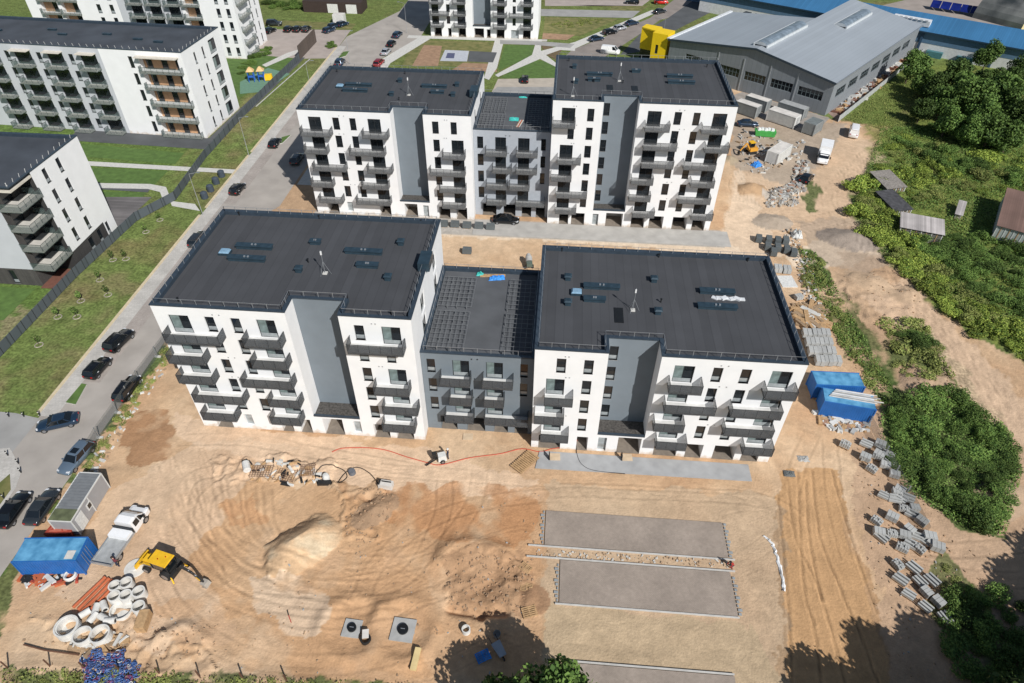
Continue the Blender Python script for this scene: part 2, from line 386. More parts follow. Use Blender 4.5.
soil(px((170, 500), (230, 480), (330, 490), (420, 520), (430, 600), (330, 640), (240, 620), (180, 570)), (.50, .305, .165), .62, nz=n2+.18)
soil(px((860, 300), (905, 275), (960, 335), (1023, 395), (1100, 440), (1100, 500), (1000, 430), (930, 350)), (.58, .42, .29), .7)
soil(px((540, 600), (745, 620), (790, 683), (700, 740), (545, 700)), (.43, .335, .215), .6)
soil(px((95, 500), (200, 440), (300, 445), (230, 500), (190, 560), (240, 640), (150, 650), (60, 600)), (.60, .45, .32), .55)
soil(px((330, 560), (450, 500), (545, 485), (545, 683), (300, 683), (240, 640)), (.48, .29, .16), .6, nz=n2+.15)
soil(px((380, 485), (520, 485), (540, 510), (530, 548), (450, 545), (385, 520)), (.43, .22, .105), .75, nz=n2+.1)
soil(px((448, 560), (470, 548), (520, 552), (540, 580), (525, 615), (450, 612)), (.37, .225, .13), .75)
soil(px((150, 600), (230, 590), (330, 640), (420, 640), (430, 675), (200, 672)), (.47, .28, .15), .55, nz=n2+.12)
soil(px((258, 578), (320, 572), (330, 600), (320, 632), (275, 628), (255, 605)), (.62, .48, .35), .7, nz=n2+.05)
for (u, v, a, b, an, h, c_) in [(773, 222, 3.6, 2.8, 0, 1.0, (.36, .30, .24)), (848, 240, 5.2, 3.6, -.3, 1.5, (.27, .225, .19)), (752, 190, 3, 2.4, .3, 1.6, (.40, .26, .15)), (775, 196, 2.6, 1.8, -.2, .8, (.48, .43, .37)),
        (870, 283, 4, 2.6, -.7, 1.0, (.50, .36, .24)), (905, 295, 3, 2, .5, .7, (.46, .33, .22)), (926, 385, 4, 2.5, .2, 1.0, (.44, .31, .21)), (375, 512, 3.2, 1.7, .9, .9, (.33, .22, .14)), (462, 560, 2.2, 1.4, .4, .55, None), (535, 600, 1.6, 1.6, 0, .7, (.32, .19, .11)), (729, 160, 2, 2, 0, 1.0, (.36, .29, .2)), (523, 455, 2.4, 1.3, 0, .45, None), (1000, 500, 4, 2.5, .7, .8, (.40, .29, .2))]:
    pile(*U(u, v), a, b, an, h, c_)
# the long bank behind the trench
T = smooth(px((440, 560), (450, 548), (475, 545), (505, 552))); dd = segdist(XX, YY, T); H += .55*np.exp(-(dd/.9)**2)
T = smooth(px((160, 640), (185, 628), (205, 640))); dd = segdist(XX, YY, T); H += .5*np.exp(-(dd/.7)**2)
T = smooth(px((450, 608), (472, 612), (505, 612))); dd = segdist(XX, YY, T); H -= .7*np.exp(-(dd/.45)**2)
# tyre tracks
def track(P, gauge=1.8, wd=.14, dep=.014, dark=.2, both=True):
    P = smooth(px(*P)); offs = []
    for s in ((-1, 1) if both else (0,)):
        Q = []
        for i, p in enumerate(P):
            q = P[min(i+1, len(P)-1)]; o = P[max(i-1, 0)]; d = Vector((q[0]-o[0], q[1]-o[1])).normalized()
            Q.append((p[0]-d.y*s*gauge/2, p[1]+d.x*s*gauge/2))
        offs.append(Q)
    X0 = min(p[0] for p in P)-3; X1 = max(p[0] for p in P)+3; Y0 = min(p[1] for p in P)-3; Y1 = max(p[1] for p in P)+3
    i0, i1 = np.searchsorted(xs, (X0, X1)); j0, j1 = np.searchsorted(ys, (Y0, Y1)); S = (slice(j0, j1), slice(i0, i1))
    ww = (n3[S]-.5)*.25
    for Q in offs:
        d = segdist(XX[S]+ww, YY[S]+ww, Q); g = np.exp(-(d/wd)**2)*(.2+1.4*n2[S])*(1-keep[S])
        C[S] *= (1+.45*dark*np.exp(-((d-wd*2)/wd)**2)*(1-keep[S])*m0[S])[..., None]
        H[S] -= dep*g; H[S] += .5*dep*np.exp(-((d-wd*2)/wd)**2)*(1-keep[S])
        C[S] *= (1-dark*g)[..., None]
for P in [
          [(150, 470), (175, 545), (235, 600), (330, 620), (420, 600), (500, 560)], [(165, 460), (200, 520), (265, 560), (340, 570), (430, 545)], [(135, 480), (165, 590), (230, 650), (330, 665), (420, 650)],
          [(230, 480), (205, 500), (205, 540), (240, 580), (270, 590)], [(330, 560), (420, 560), (470, 510), (480, 470)], [(300, 590), (400, 580), (440, 520), (445, 480)], [(250, 600), (330, 610), (400, 600)], [(560, 490), (640, 492), (760, 500), (800, 520)], [(380, 470), (500, 478), (600, 482), (760, 488)],
          [(560, 495), (500, 500), (430, 520), (380, 560), (360, 600)], [(180, 440), (250, 440), (330, 455), (420, 470)], [(220, 470), (190, 480), (180, 520), (215, 575)], [(875, 140), (845, 185), (850, 225), (900, 280), (960, 340), (1023, 400)], [(870, 150), (830, 190), (835, 215), (890, 275), (950, 345), (1015, 420)],
          [(880, 210), (800, 230), (740, 240), (600, 240), (470, 238)], [(870, 205), (790, 220), (735, 190), (745, 170)], [(1023, 440), (960, 350), (905, 290)], [(900, 560), (960, 575), (1023, 580)], [(905, 545), (960, 550), (1023, 545)], [(820, 420), (800, 460), (790, 500)], [(830, 440), (835, 500), (850, 560)]]:
    track(P)
for P in [[(798, 470), (800, 527), (805, 594), (815, 630), (822, 690)], [(788, 480), (795, 535), (818, 587), (835, 642), (850, 700)], [(812, 470), (820, 535), (840, 587), (855, 622), (885, 700)], [(778, 490), (782, 540), (790, 622), (792, 700)], [(832, 470), (843, 512), (862, 570), (878, 612)], [(806, 480), (810, 540), (822, 600)]]:
    track(P, 1, .13, .07, .3, False)
for k in range(12):
    o = k*9+random.uniform(-3, 3); track([(175+o, 470+o*.2), (190+o*.9, 520+o*.08), (225+o*.8, 560-o*.1), (285+o*.7, 592-o*.4), (350+o*.5, 606-o*.75)], 1.2, .16, .012, .2, False)
rr_ = random.Random(11)
for k in range(46):
    u = rr_.uniform(130, 760); v = rr_.uniform(470, 660); a = rr_.uniform(-.5, .5)+(.9 if u < 260 else 0); L0 = rr_.uniform(40, 110); c_ = rr_.uniform(-18, 18)
    track([(u-L0/2*math.cos(a), v-L0/2*math.sin(a)), (u, v+c_), (u+L0/2*math.cos(a), v+L0/2*math.sin(a))], rr_.choice([1.5, 1.7, .5]), .09, .015, .16, rr_.random() < .7)
for k in range(16):
    u = rr_.uniform(860, 1010); v = rr_.uniform(230, 420); L0 = rr_.uniform(30, 70)
    track([(u-L0*.6, v-L0*.5), (u, v+rr_.uniform(-4, 4)), (u+L0*.6, v+L0*.5)], 1.6, .15, .05, .15)
# rings round the manholes
for (u, v) in ((352, 628), (403, 630)):
    c = U(u, v); d = np.hypot(XX-c[0], YY-c[1]); H += (1-0*d)*.35*np.exp(-((d-3.0)/.8)**2)*(.4+n2); H -= H*np.exp(-(d/1.9)**4)
H *= (1-keep)
cg = (XX < -54.5) | (YY > 118) | (XX > 100)
H[cg] = 0
H[east] += (fbm(XX, YY, 5, 4)[east]-.3)*.5
C *= (1+(n3-.5)*.18)[..., None]
C = np.clip(C, 0, .85)
ny, nx = XX.shape
verts = np.stack([XX, YY, H-.02], -1).reshape(-1, 3)
idx = np.arange(nx*ny).reshape(ny, nx)
quads = np.stack([idx[:-1, :-1], idx[:-1, 1:], idx[1:, 1:], idx[1:, :-1]], -1).reshape(-1, 4)
me = bpy.data.meshes.new('ground'); me.vertices.add(len(verts)); me.vertices.foreach_set('co', verts.ravel())
me.loops.add(quads.size); me.loops.foreach_set('vertex_index', quads.ravel().astype(np.int32))
me.polygons.add(len(quads)); me.polygons.foreach_set('loop_start', np.arange(0, quads.size, 4, dtype=np.int32)); me.polygons.foreach_set('loop_total', np.full(len(quads), 4, np.int32))
me.update(calc_edges=True); me.polygons.foreach_set('use_smooth', [True]*len(quads))
ca = me.color_attributes.new('soil', 'FLOAT_COLOR', 'POINT')
ca.data.foreach_set('color', np.concatenate([C, G[..., None]], -1).reshape(-1).astype(np.float32))
def Hat(x, y):
    i = min(max(np.searchsorted(xs, x)-1, 0), nx-2); j = min(max(np.searchsorted(ys, y)-1, 0), ny-2)
    fx = (x-xs[i])/(xs[i+1]-xs[i]); fy = (y-ys[j])/(ys[j+1]-ys[j])
    return float((H[j, i]*(1-fx)+H[j, i+1]*fx)*(1-fy)+(H[j+1, i]*(1-fx)+H[j+1, i+1]*fx)*fy)-.02
gmat = bpy.data.materials.new('ground_soil_and_grass'); gmat.use_nodes = True; n = gmat.node_tree; L = n.links
b = n.nodes['Principled BSDF']; b.inputs['Roughness'].default_value = .95; b.inputs['Specular IOR Level'].default_value = .15
at = n.nodes.new('ShaderNodeVertexColor'); at.layer_name = 'soil'
tc = n.nodes.new('ShaderNodeTexCoord')
def nzn(sc_, det, lo, hi, mn=.3, mx=.7, dist=0):
    q = n.nodes.new('ShaderNodeTexNoise'); q.inputs['Scale'].default_value = sc_; q.inputs['Detail'].default_value = det; q.inputs['Distortion'].default_value = dist
    L.new(tc.outputs['Object'], q.inputs['Vector']); m_ = n.nodes.new('ShaderNodeMapRange')
    m_.inputs[1].default_value = mn; m_.inputs[2].default_value = mx; m_.inputs[3].default_value = lo; m_.inputs[4].default_value = hi
    L.new(q.outputs[0], m_.inputs[0]); return m_.outputs[0]
def mul(a, b_):
    q = n.nodes.new('ShaderNodeMath'); q.operation = 'MULTIPLY'; L.new(a, q.inputs[0]); L.new(b_, q.inputs[1]); return q.outputs[0]
s_ = mul(mul(nzn(1.6, 6, .91, 1.08), nzn(.4, 6, .90, 1.10, dist=1.2)), nzn(5, 3, .95, 1.05))
s_ = mul(s_, nzn(14, 3, .9, 1.07))
g_ = mul(nzn(2.5, 4, .6, 1.45), nzn(.6, 4, .75, 1.3))
mx = n.nodes.new('ShaderNodeMix'); L.new(at.outputs['Alpha'], mx.inputs[0]); L.new(s_, mx.inputs[2]); L.new(g_, mx.inputs[3])
vm = n.nodes.new('ShaderNodeVectorMath'); vm.operation = 'SCALE'; L.new(at.outputs['Color'], vm.inputs[0]); L.new(mx.outputs[0], vm.inputs['Scale'])
L.new(vm.outputs[0], b.inputs['Base Color'])
bp = n.nodes.new('ShaderNodeBump'); bp.inputs['Strength'].default_value = .45; bp.inputs['Distance'].default_value = .07
L.new(nzn(4.0, 8, 0, 1, .25, .75), bp.inputs['Height']); L.new(bp.outputs[0], b.inputs['Normal'])
me.materials.append(gmat)
ground = link('ground', me); structure(ground)

# ------------------------------------------------------------------ roads, pavements, lawns
ASPH = mat('asphalt_street', (.345, .315, .285), .9, var=.14, scale=.25, bump=.1)
ASPHD = mat('dark_asphalt', (.085, .09, .095), .9, var=.15, scale=.3)
ASPHG = mat('grey_asphalt', (.30, .295, .285), .9, var=.12, scale=.3)
PAVE = brickmat('pavement_slabs', (.43, .41, .38), (.47, .45, .42), (.34, .33, .31), 1, .4, .4, .012)
PAVP = brickmat('parking_pavers', (.34, .30, .27), (.38, .34, .31), (.26, .23, .21), 1, .2, .1, .01)
KERB = mat('kerb_stone', (.55, .46, .31), .9, var=.1)
KERBG = mat('grey_kerb_stone', (.48, .47, .45), .9, var=.1)
LAWN = mat('mown_lawn', (.082, .145, .034), .95, var=.22, scale=.9, bump=.6)
LAWN2 = mat('dry_lawn', (.125, .15, .04), .95, var=.28, scale=.6, bump=.6, c2=(.17, .15, .06))
PAINT = mat('white_road_paint', (.6, .6, .58), .8, var=.15, scale=4)
SOILM = mat('bare_soil', (.30, .19, .12), .95, var=.2, scale=.8, bump=.5)
sheet('street', rect(-62.6, -53.6, -60, 152)[:2]+[(-53.6, 45), (-50.0, 52), (-49.6, 127), (-41.5, 147), (-39.5, 260), (-50.5, 260), (-52.5, 172), (-62.6, 146)], .004, ASPH)
sheet('side_street', [(-110, -17), (-62.4, -14.5), (-62.4, -.6), (-66, 0), (-110, 1.0)], .008, ASPHG)
sheet('pavement', rect(-62.9, -60.6, -.2, 138), .012, PAVE)
bk = MB()
for y0, y1 in ((.2, 47.6), (50.2, 71), (72.5, 136.5)): bk.box(-63.25, -62.9, y0, y1, 0, .14, KERB)
bk.build('kerb')['kind'] = 'structure'
for i, P in enumerate([px((76, 405), (66, 403), (82, 384), (87, 385)), [(-60.2, 75), (-58, 77), (-57.5, 81), (-59.8, 79)], [(-60.2, 128), (-58.6, 130), (-58.6, 134), (-60.2, 133)]]):
    b = MB(); b.prism(P, 0, .13, KERBG, LAWN); b.build('traffic_island')['kind'] = 'structure'
for y0, y1 in ((6, 48), (52, 74), (82, 127)): sheet('parking_lane', rect(-60.55, -58.3, y0, y1), .012, PAVP)
# parking court by the far flats on the left
sheet('car_park', [(-108, 147), (-90, 150), (-63, 152), (-62.4, 128), (-70, 127), (-108, 132)], .008, mat('car_park_paving', (.36, .31, .28), .9, var=.1, scale=.4))
sheet('access_road', [(-110, 152.5), (-63, 153), (-63, 158), (-110, 160)], .004, LAWN2)
sheet('lawn', [(-84, 142), (-95, 113), (-76, 100), (-71, 119), (-71, 127), (-82, 130)], .006, LAWN)
sheet('lawn', [(-104, 73.4), (-76.5, 70.8), (-76.2, 66), (-104, 68)], .006, LAWN)
sheet('lawn', rect(-104, -76.3, 57.5, 63), .006, LAWN)
sheet('lawn', [(-104, 53), (-76.3, 54.5), (-76.5, 50), (-104, 46)], .006, LAWN)
sheet('lawn', rect(-104, -79, 17, 24.6), .006, LAWN)
sheet('footpath', [(-104, 65.8), (-63.2, 64.8), (-63.2, 63.2), (-104, 64)], .014, CONCL)
sheet('footpath', [(-104, 57.3), (-76.2, 56.8), (-76.2, 54.6), (-104, 55.6)], .01, ASPHD)
sheet('footpath', px((98, 183), (150, 184), (166, 187), (170, 197), (163, 200), (160, 192), (148, 189), (98, 188)), .014, CONCL)
sheet('footpath', px((170, 201), (195, 204), (200, 211), (172, 206)), .014, CONCL)
sheet('parking_area', px((103, 197), (152, 197), (118, 228), (100, 225)), .01, stripes('ribbed_paving', (.15, .14, .14), .5, 1, .2, .6))
sheet('path_around_flats', [(-104, 74.2), (-72.6, 72.8), (-70.8, 95), (-69.2, 128), (-71.0, 128), (-73.4, 99), (-74.4, 78), (-104, 80)], .018, ASPHD)
sheet('verge_kerb', [(-70.6, 95), (-70.3, 95), (-67.4, 127), (-67.7, 127)], .05, KERBG)
# forecourt strips, lawns and paths north of the new blocks
sheet('pavement', [(-49.6, 126), (-45.8, 127), (-38.6, 147), (-5, 147.5), (-5, 149.2), (-39.5, 149.2), (-41.3, 147)], .012, PAVE)
sheet('footpath', [(-45.2, 146.6), (-6.5, 146.6), (-6.5, 149), (-45.2, 149)], .016, CONCL)
sheet('pavement', [(-49.4, 60), (-46.2, 60), (-45.6, 126), (-38.4, 146.5), (-42.0, 147), (-49.2, 127)], .014, CONCL)
sheet('lawn', px((402, 66), (414, 40), (500, 42), (497, 66)), .006, LAWN2)
sheet('bare_plot', px((412, 66), (424, 45), (442, 46), (438, 66)), .012, SOILM)
sheet('bare_plot', px((463, 63), (495, 64), (497, 72), (450, 71)), .012, SOILM)
sheet('sports_court', px((445, 50), (469, 51), (467, 61.5), (440, 61)), .02, mat('pale_court_paving', (.42, .44, .48), .9, var=.08))
sheet('sports_court', px((447.5, 53), (455, 53.2), (454, 58.4), (445.5, 58.2)), .026, mat('blue_court_paint', (.08, .09, .16), .8))
sheet('sports_court', px((469.5, 51), (497, 52.5), (493, 62.5), (467.5, 61.5)), .02, ASPHD)
sheet('footpath', px((495, 40), (504, 40), (497, 68), (489, 80), (484, 78)), .018, CONCL)
sheet('lawn', px((505, 45), (534, 45), (534, 56), (500, 70), (498, 68)), .008, LAWN)
sheet('lawn', px((536, 60), (548, 62), (556, 66), (556, 79), (500, 78), (513, 70)), .008, LAWN)
sheet('planting_bed', px((541, 45), (552, 45), (553, 48), (543, 50)), .01, mat('brown_planting_bed', (.13, .095, .05), .95, var=.3, scale=1))
sheet('planting_bed', px((545, 54), (556, 49), (562, 50), (556, 60)), .01, MATS['brown_planting_bed'])
sheet('footpath', px((536, 42), (541, 42), (541, 51), (556, 47), (575, 46), (575, 51), (560, 50), (546, 55), (556, 63), (556, 67), (540, 59), (498, 77), (495, 75), (532, 55)), .02, CONCL)
sheet('car_park', px((498, 79), (556, 78), (556, 96), (490, 96)), .012, mat('beige_car_park', (.42, .37, .31), .9, var=.12, scale=.5))
sheet('car_park_lane', px((497, 87), (556, 87), (556, 96), (488, 96)), .016, ASPHG)
sheet('access_road', px((500, 40), (534, 41), (575, 44), (570, 48), (535, 45), (500, 44)), .022, ASPHG)
sheet('lawn', px((545, 17), (618, 19), (580, 36), (543, 34)), .008, LAWN2)
sheet('bare_plot', px((543, 33), (575, 35), (567, 40), (542, 39)), .012, SOILM)
sheet('access_road', px((541, 9), (640, 11), (632, 18), (541, 16)), .014, ASPHG)
sheet('lawn', px((572, 5), (648, 6), (640, 12), (610, 12), (612, 7)), .01, LAWN2)
sheet('car_park', px((545, 0), (650, 0), (642, 6), (545, 6)), .01, MATS['car_park_paving'])
sheet('pavement', px((556, 47), (575, 42), (652, 10), (660, 11), (590, 42), (572, 50)), .016, CONCL)
sheet('street', px((555, 66), (572, 50), (592, 42), (650, 18), (700, -20), (760, -20), (740, 0), (660, 20), (640, 34), (600, 60), (600, 70)), .012, mat('worn_brown_asphalt', (.24, .21, .19), .9, var=.15, scale=.3))
sheet('yard', px((620, 55), (640, 34), (668, 18), (708, -10), (735, 0), (668, 34), (650, 50)), .014, ASPHD)
sheet('yard', px((720, 100), (742, 92), (830, 118), (812, 135), (790, 128), (735, 108)), .006, mat('gravel_yard', (.30, .27, .24), .95, var=.2, scale=.6, bump=.4))
sheet('yard', px((828, 113), (905, 45), (930, 47), (838, 121)), .008, mat('rubble_yard', (.24, .17, .14), .95, var=.35, scale=.7, bump=.6))
sheet('yard', px((880, 6), (905, 0), (1023, -10), (1023, 30), (960, 20)), .01, mat('far_yard', (.30, .26, .23), .95, var=.12, scale=.3))
PAVEB = mat('blue_grey_edge_paver', (.27, .29, .30), .9, var=.15)
# new paving on the building site
sheet('paved_area', rect(0.9, 20.0, -13.05, -8.85), .02, brickmat('new_brown_pavers', (.30, .25, .21), (.33, .275, .232), (.21, .175, .145), 1, .2, .1, .008), th=.08)
sheet('paved_area', rect(2.6, 19.9, -19.3, -14.7), .02, MATS['new_brown_pavers'], th=.08)
sheet('paved_area', rect(4.0, 18.6, -42, -25.0), .02, MATS['new_brown_pavers'], th=.08)
b = MB()
for (x0, x1, y) in ((-.8, 20.6, -13.25), (-.9, 20.4, -14.55), (2.2, 20, -19.45), (4, 18.6, -24.85)): b.box(x0, x1, y-.06, y+.06, .02, .2, KERBG)
b.build('kerb')['kind'] = 'structure'
b = MB()
for (x0, x1, y0, y1) in ((.9, 20.0, -13.05, -8.85), (2.6, 19.9, -19.3, -14.7)):
    y = y0+.1; k = 0
    while y < y1-.3:
        b.box(x0-.28-.14*(k % 3), x0-.13, y, y+.26, .02, .095, PAVEB); b.box(x1+.11, x1+.25+.14*((k+1) % 3), y, y+.26, .02, .095, PAVEB); y += .42; k += 1
b.build('edge_pavers')['kind'] = 'structure'
sheet('concrete_apron', [(-.6, -3.2), (24.3, -3.0), (24.3, -.6), (-.2, -.6)], .02, mat('apron_concrete', (.34, .345, .35), .9, var=.12, scale=.7), th=.06)
sheet('pavement', rect(-14, 30, 45.6, 50.3), .02, mat('apron_gravel', (.40, .385, .36), .95, var=.12, scale=.6, bump=.3), th=.05)

# ------------------------------------------------------------------ buildings
def wall_grid(mb, p0, d, L_, z0, z1, ops, m_, rev=None):
    "a wall from p0 along d with real openings: op = (a, b, za, zb, depth, back material)"
    d = Vector(d).normalized(); nrm = Vector((d.y, -d.x)); p0 = Vector(p0)
    P = lambda a, z, o=0: (p0.x+d.x*a-nrm.x*o, p0.y+d.y*a-nrm.y*o, z)
    ax = sorted({0, L_}|{round(v, 3) for o in ops for v in o[:2]}); az_ = sorted({z0, z1}|{round(v, 3) for o in ops for v in o[2:4]})
    ax = [a for a in ax if 0 <= a <= L_]; az_ = [a for a in az_ if z0 <= a <= z1]
    for zc0, zc1 in zip(az_, az_[1:]):
        run = None
        for a0, a1 in zip(ax, ax[1:]):
            am, zm = (a0+a1)/2, (zc0+zc1)/2
            hole = any(o[0] < am < o[1] and o[2] < zm < o[3] for o in ops)
            if hole:
                if run is not None: mb.face([P(run, zc0), P(a0, zc0), P(a0, zc1), P(run, zc1)], m_); run = None
            elif run is None: run = a0
        if run is not None: mb.face([P(run, zc0), P(L_, zc0), P(L_, zc1), P(run, zc1)], m_)
    for o in ops:
        a, b_, c, e, dp = o[:5]; a, b_, c, e = (round(v, 3) for v in (a, b_, c, e)); r_ = rev or m_
        mb.face([P(a, c), P(a, c, dp), P(a, e, dp), P(a, e)], r_); mb.face([P(b_, c, dp), P(b_, c), P(b_, e), P(b_, e, dp)], r_)
        mb.face([P(a, e), P(a, e, dp), P(b_, e, dp), P(b_, e)], r_)
        if c < .25 and dp > 1: mb.face([P(a, .03, dp), P(a, .03, -.05), P(b_, .03, -.05), P(b_, .03, dp)], CONCD)
        else: mb.face([P(a, c, dp), P(a, c), P(b_, c), P(b_, c, dp)], r_)
        if len(o) > 5 and o[5]: mb.face([P(a, c, dp), P(b_, c, dp), P(b_, e, dp), P(a, e, dp)], o[5])
WCACHE = {}
def window(parent, x, y, z, w_, h_, kind, rz=0, name='window'):
    k = (round(w_, 1), round(h_, 1), kind)
    w_, h_ = k[0], k[1]
    if k not in WCACHE:
        g = MB(); f = MB(); t = .06
        def pane(a, b_, c, e, m_): g.face([(a, 0, c), (b_, 0, c), (b_, 0, e), (a, 0, e)], m_)
        def fr(a, b_, c, e): f.box(a, b_, -.05, .05, c, e, DFRAME)
        fr(-w_/2, w_/2, 0, t); fr(-w_/2, w_/2, h_-t, h_); fr(-w_/2, -w_/2+t, t, h_-t); fr(w_/2-t, w_/2, t, h_-t)
        if kind[0] == 'W':
            zt = .62
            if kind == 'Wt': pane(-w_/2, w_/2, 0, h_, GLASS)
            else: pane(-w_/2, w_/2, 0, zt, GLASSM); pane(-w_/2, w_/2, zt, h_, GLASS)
            fr(-w_/2+t, w_/2-t, zt, zt+t)
            f.box(-w_/2-.03, w_/2+.03, -.2, -.05, -.05, .0, STEEL)
        else:
            left = GLASSREFL if kind == 'Dl' else GLASS
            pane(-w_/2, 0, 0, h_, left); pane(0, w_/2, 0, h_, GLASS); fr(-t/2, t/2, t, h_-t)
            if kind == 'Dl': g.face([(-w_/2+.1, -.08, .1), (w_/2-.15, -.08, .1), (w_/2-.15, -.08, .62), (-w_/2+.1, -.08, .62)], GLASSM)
        WCACHE[k] = (g.mesh('window'), f.mesh('frame'))
    a, b_ = WCACHE[k]
    o = link(name, a, parent, (x, y, z), rz); link('frame', b_, o)
    return o
BCACHE = {}
def balcony(parent, x0, x1, y, z, pm, dp=1.5, rz=0, xy=None, slab=None):
    w_ = round(x1-x0, 1); k = (w_, pm.name, dp, slab.name if slab else '')
    if k not in BCACHE:
        s = MB(); s.box(-w_/2, w_/2, -dp, -.002, -.2, 0, slab or SLABM)
        r_ = MB(); t = .012
        zb, zt = (-.27, 1.08)
        for (a, b_, c, e) in ((-w_/2, w_/2, -dp-.03, -dp-.03+t), (-w_/2-.02, -w_/2-.02+t, -dp, -.02), (w_/2+.01, w_/2+.01+t, -dp, -.02)):
            r_.box(a, b_, c, e, zb, zt, pm)
        nn = max(1, round(w_/1.3))
        for i in range(nn+1):
            xx = -w_/2+w_*i/nn; r_.box(xx-.02, xx+.02, -dp+.002, -dp+.04, zb+.27, zt+.02, DFRAME)
        for a in (-w_/2+.0, w_/2-.04): r_.box(a, a+.04, -dp+.05, -.03, zt-.02, zt+.03, DFRAME)
        r_.box(-w_/2-.02, w_/2+.02, -dp-.03, -dp+.0, zt+.001, zt+.04, DFRAME)
        BCACHE[k] = (s.mesh('balcony'), r_.mesh('railing'))
    a, b_ = BCACHE[k]
    loc = xy if xy else ((x0+x1)/2, y)
    o = link('balcony', a, parent, (*loc, z), rz); link('railing', b_, o); return o
def roof_parts(root, poly, H_, roofm, rail=True, railsides=None, white_top=False):
    "parapet band with flashing, roof sheet 0.45 below its top, light guard rail"
    n_ = len(poly); ar = sum(poly[i][0]*poly[(i+1) % n_][1]-poly[(i+1) % n_][0]*poly[i][1] for i in range(n_))
    if ar < 0: poly = poly[::-1]
    def inset(t):
        o = []
        for i in range(n_):
            p, q, r_ = Vector(poly[i-1]), Vector(poly[i]), Vector(poly[(i+1) % n_])
            d0 = (q-p).normalized(); d1 = (r_-q).normalized(); n0 = Vector((-d0.y, d0.x)); n1_ = Vector((-d1.y, d1.x))
            o.append(tuple(q+(n0+n1_)*t/(1+n0.dot(n1_))))
        return o
    I = inset(.42); O = inset(-.06); zr = H_-.5
    r_ = MB(); r_.face([(p[0], p[1], zr) for p in I], roofm); r_.build('roof', root)
    pb = MB()
    for i in range(n_):
        j = (i+1) % n_
        pb.face([(*O[i], H_+.02), (*O[j], H_+.02), (*I[j], H_-.04), (*I[i], H_-.04)], FLASH)
        pb.face([(*I[i], H_-.04), (*I[j], H_-.04), (*I[j], zr), (*I[i], zr)], FLASH)
        pb.face([(*O[i], H_-.12), (*O[j], H_-.12), (*O[j], H_+.02), (*O[i], H_+.02)], FLASH)
    pb.build('parapet', root)
    if rail:
        g = MB(); J = inset(.34)
        for i in range(n_):
            if railsides is not None and i not in railsides: continue
            a, b_ = Vector(J[i]), Vector(J[(i+1) % n_]); L_ = (b_-a).length; k = max(1, round(L_/1.45))
            for t in range(k+1):
                p = a+(b_-a)*t/k; g.box(p.x-.025, p.x+.025, p.y-.025, p.y+.025, H_-.05, H_+.62, STEEL)
            g.beam((a.x, a.y, H_+.6), (b_.x, b_.y, H_+.6), .03, .03, STEEL)
        g.build('roof_railing', root)
VC = {}
VMET = mat('vent_metal', (.035, .062, .085), .4, .3, .2, 2)
VBLUE = mat('roof_hatch_dome', (.20, .33, .45), .25, 0, .2, 2)
def roof_items(root, H_, items, off=(0, 0)):
    for it in items:
        k, u, v = it[:3]; x, y = U(u, v, H_-.3); z = H_-.498; x -= off[0]; y -= off[1]
        if k == 'long' or k == 'box':
            x2, _ = U(it[3], v, H_-.3); x2 -= off[0]; w_ = round(x2-x, 1); key = (k, w_)
            if key not in VC:
                b = MB(); b.box(0, w_, -.3, .3, 0, .42, VMET); b.box(-.08, w_+.08, -.42, .42, .42, .5, VMET)
                b.box(w_*.45-.09, w_*.45+.09, -.1, .1, .5, .62, STEEL); b.box(w_*.55-.09, w_*.55+.09, -.1, .1, .5, .62, STEEL)
                VC[key] = b.mesh('ventilation_duct')
            link('ventilation_duct', VC[key], root, (x, y, z))
        elif k == 'cowl':
            if k not in VC:
                b = MB(); b.box(-.32, .32, -.32, .32, 0, .55, VMET); b.prism(rect(-.45, .45, -.45, .45), .58, .72, VMET, shrink=.4); b.box(-.25, .25, -.25, .25, .54, .6, BLACK); VC[k] = b.mesh('roof_vent')
            link('roof_vent', VC[k], root, (x, y, z))
        elif k == 'pipe':
            if k not in VC:
                b = MB(); b.tube((0, 0, 0), (0, 0, .45), .07, BLACK); b.tube((0, 0, .45), (0, 0, .52), .13, BLACK); VC[k] = b.mesh('vent_pipe')
            link('vent_pipe', VC[k], root, (x, y, z))
        elif k == 'hatch':
            if k not in VC:
                b = MB(); b.box(-.65, .65, -.5, .5, 0, .3, VMET); b.prism(rect(-.6, .6, -.45, .45), .3, .5, VBLUE, shrink=.25); VC[k] = b.mesh('roof_hatch')
            link('roof_hatch', VC[k], root, (x, y, z))
        elif k == 'mast':
            if k not in VC:
                b = MB(); b.tube((0, 0, 0), (0, 0, 3.1), .03, STEEL); b.box(-.25, .25, -.25, .25, 0, .12, CONCL)
                for a in (0, 2.1, 4.2): b.tube((.7*math.cos(a), .7*math.sin(a), 0), (0, 0, 1.6), .02, STEEL, 5)
                b.box(-.08, .08, -.07, .07, 2.5, 2.95, mat('antenna_white', (.7, .7, .7), .5)); VC[k] = b.mesh('antenna_mast')
            link('antenna_mast', VC[k], root, (x, y, z))
        elif k == 'dark_strip':
            b = MB(); b.box(-.5, .5, -1.3, 1.3, 0, .06, BLACK); link('dark_roof_strip', b.mesh('dark_roof_strip'), root, (x, y, z))  # thin flat black strip lying on the roof sheet
S_ = 3.06
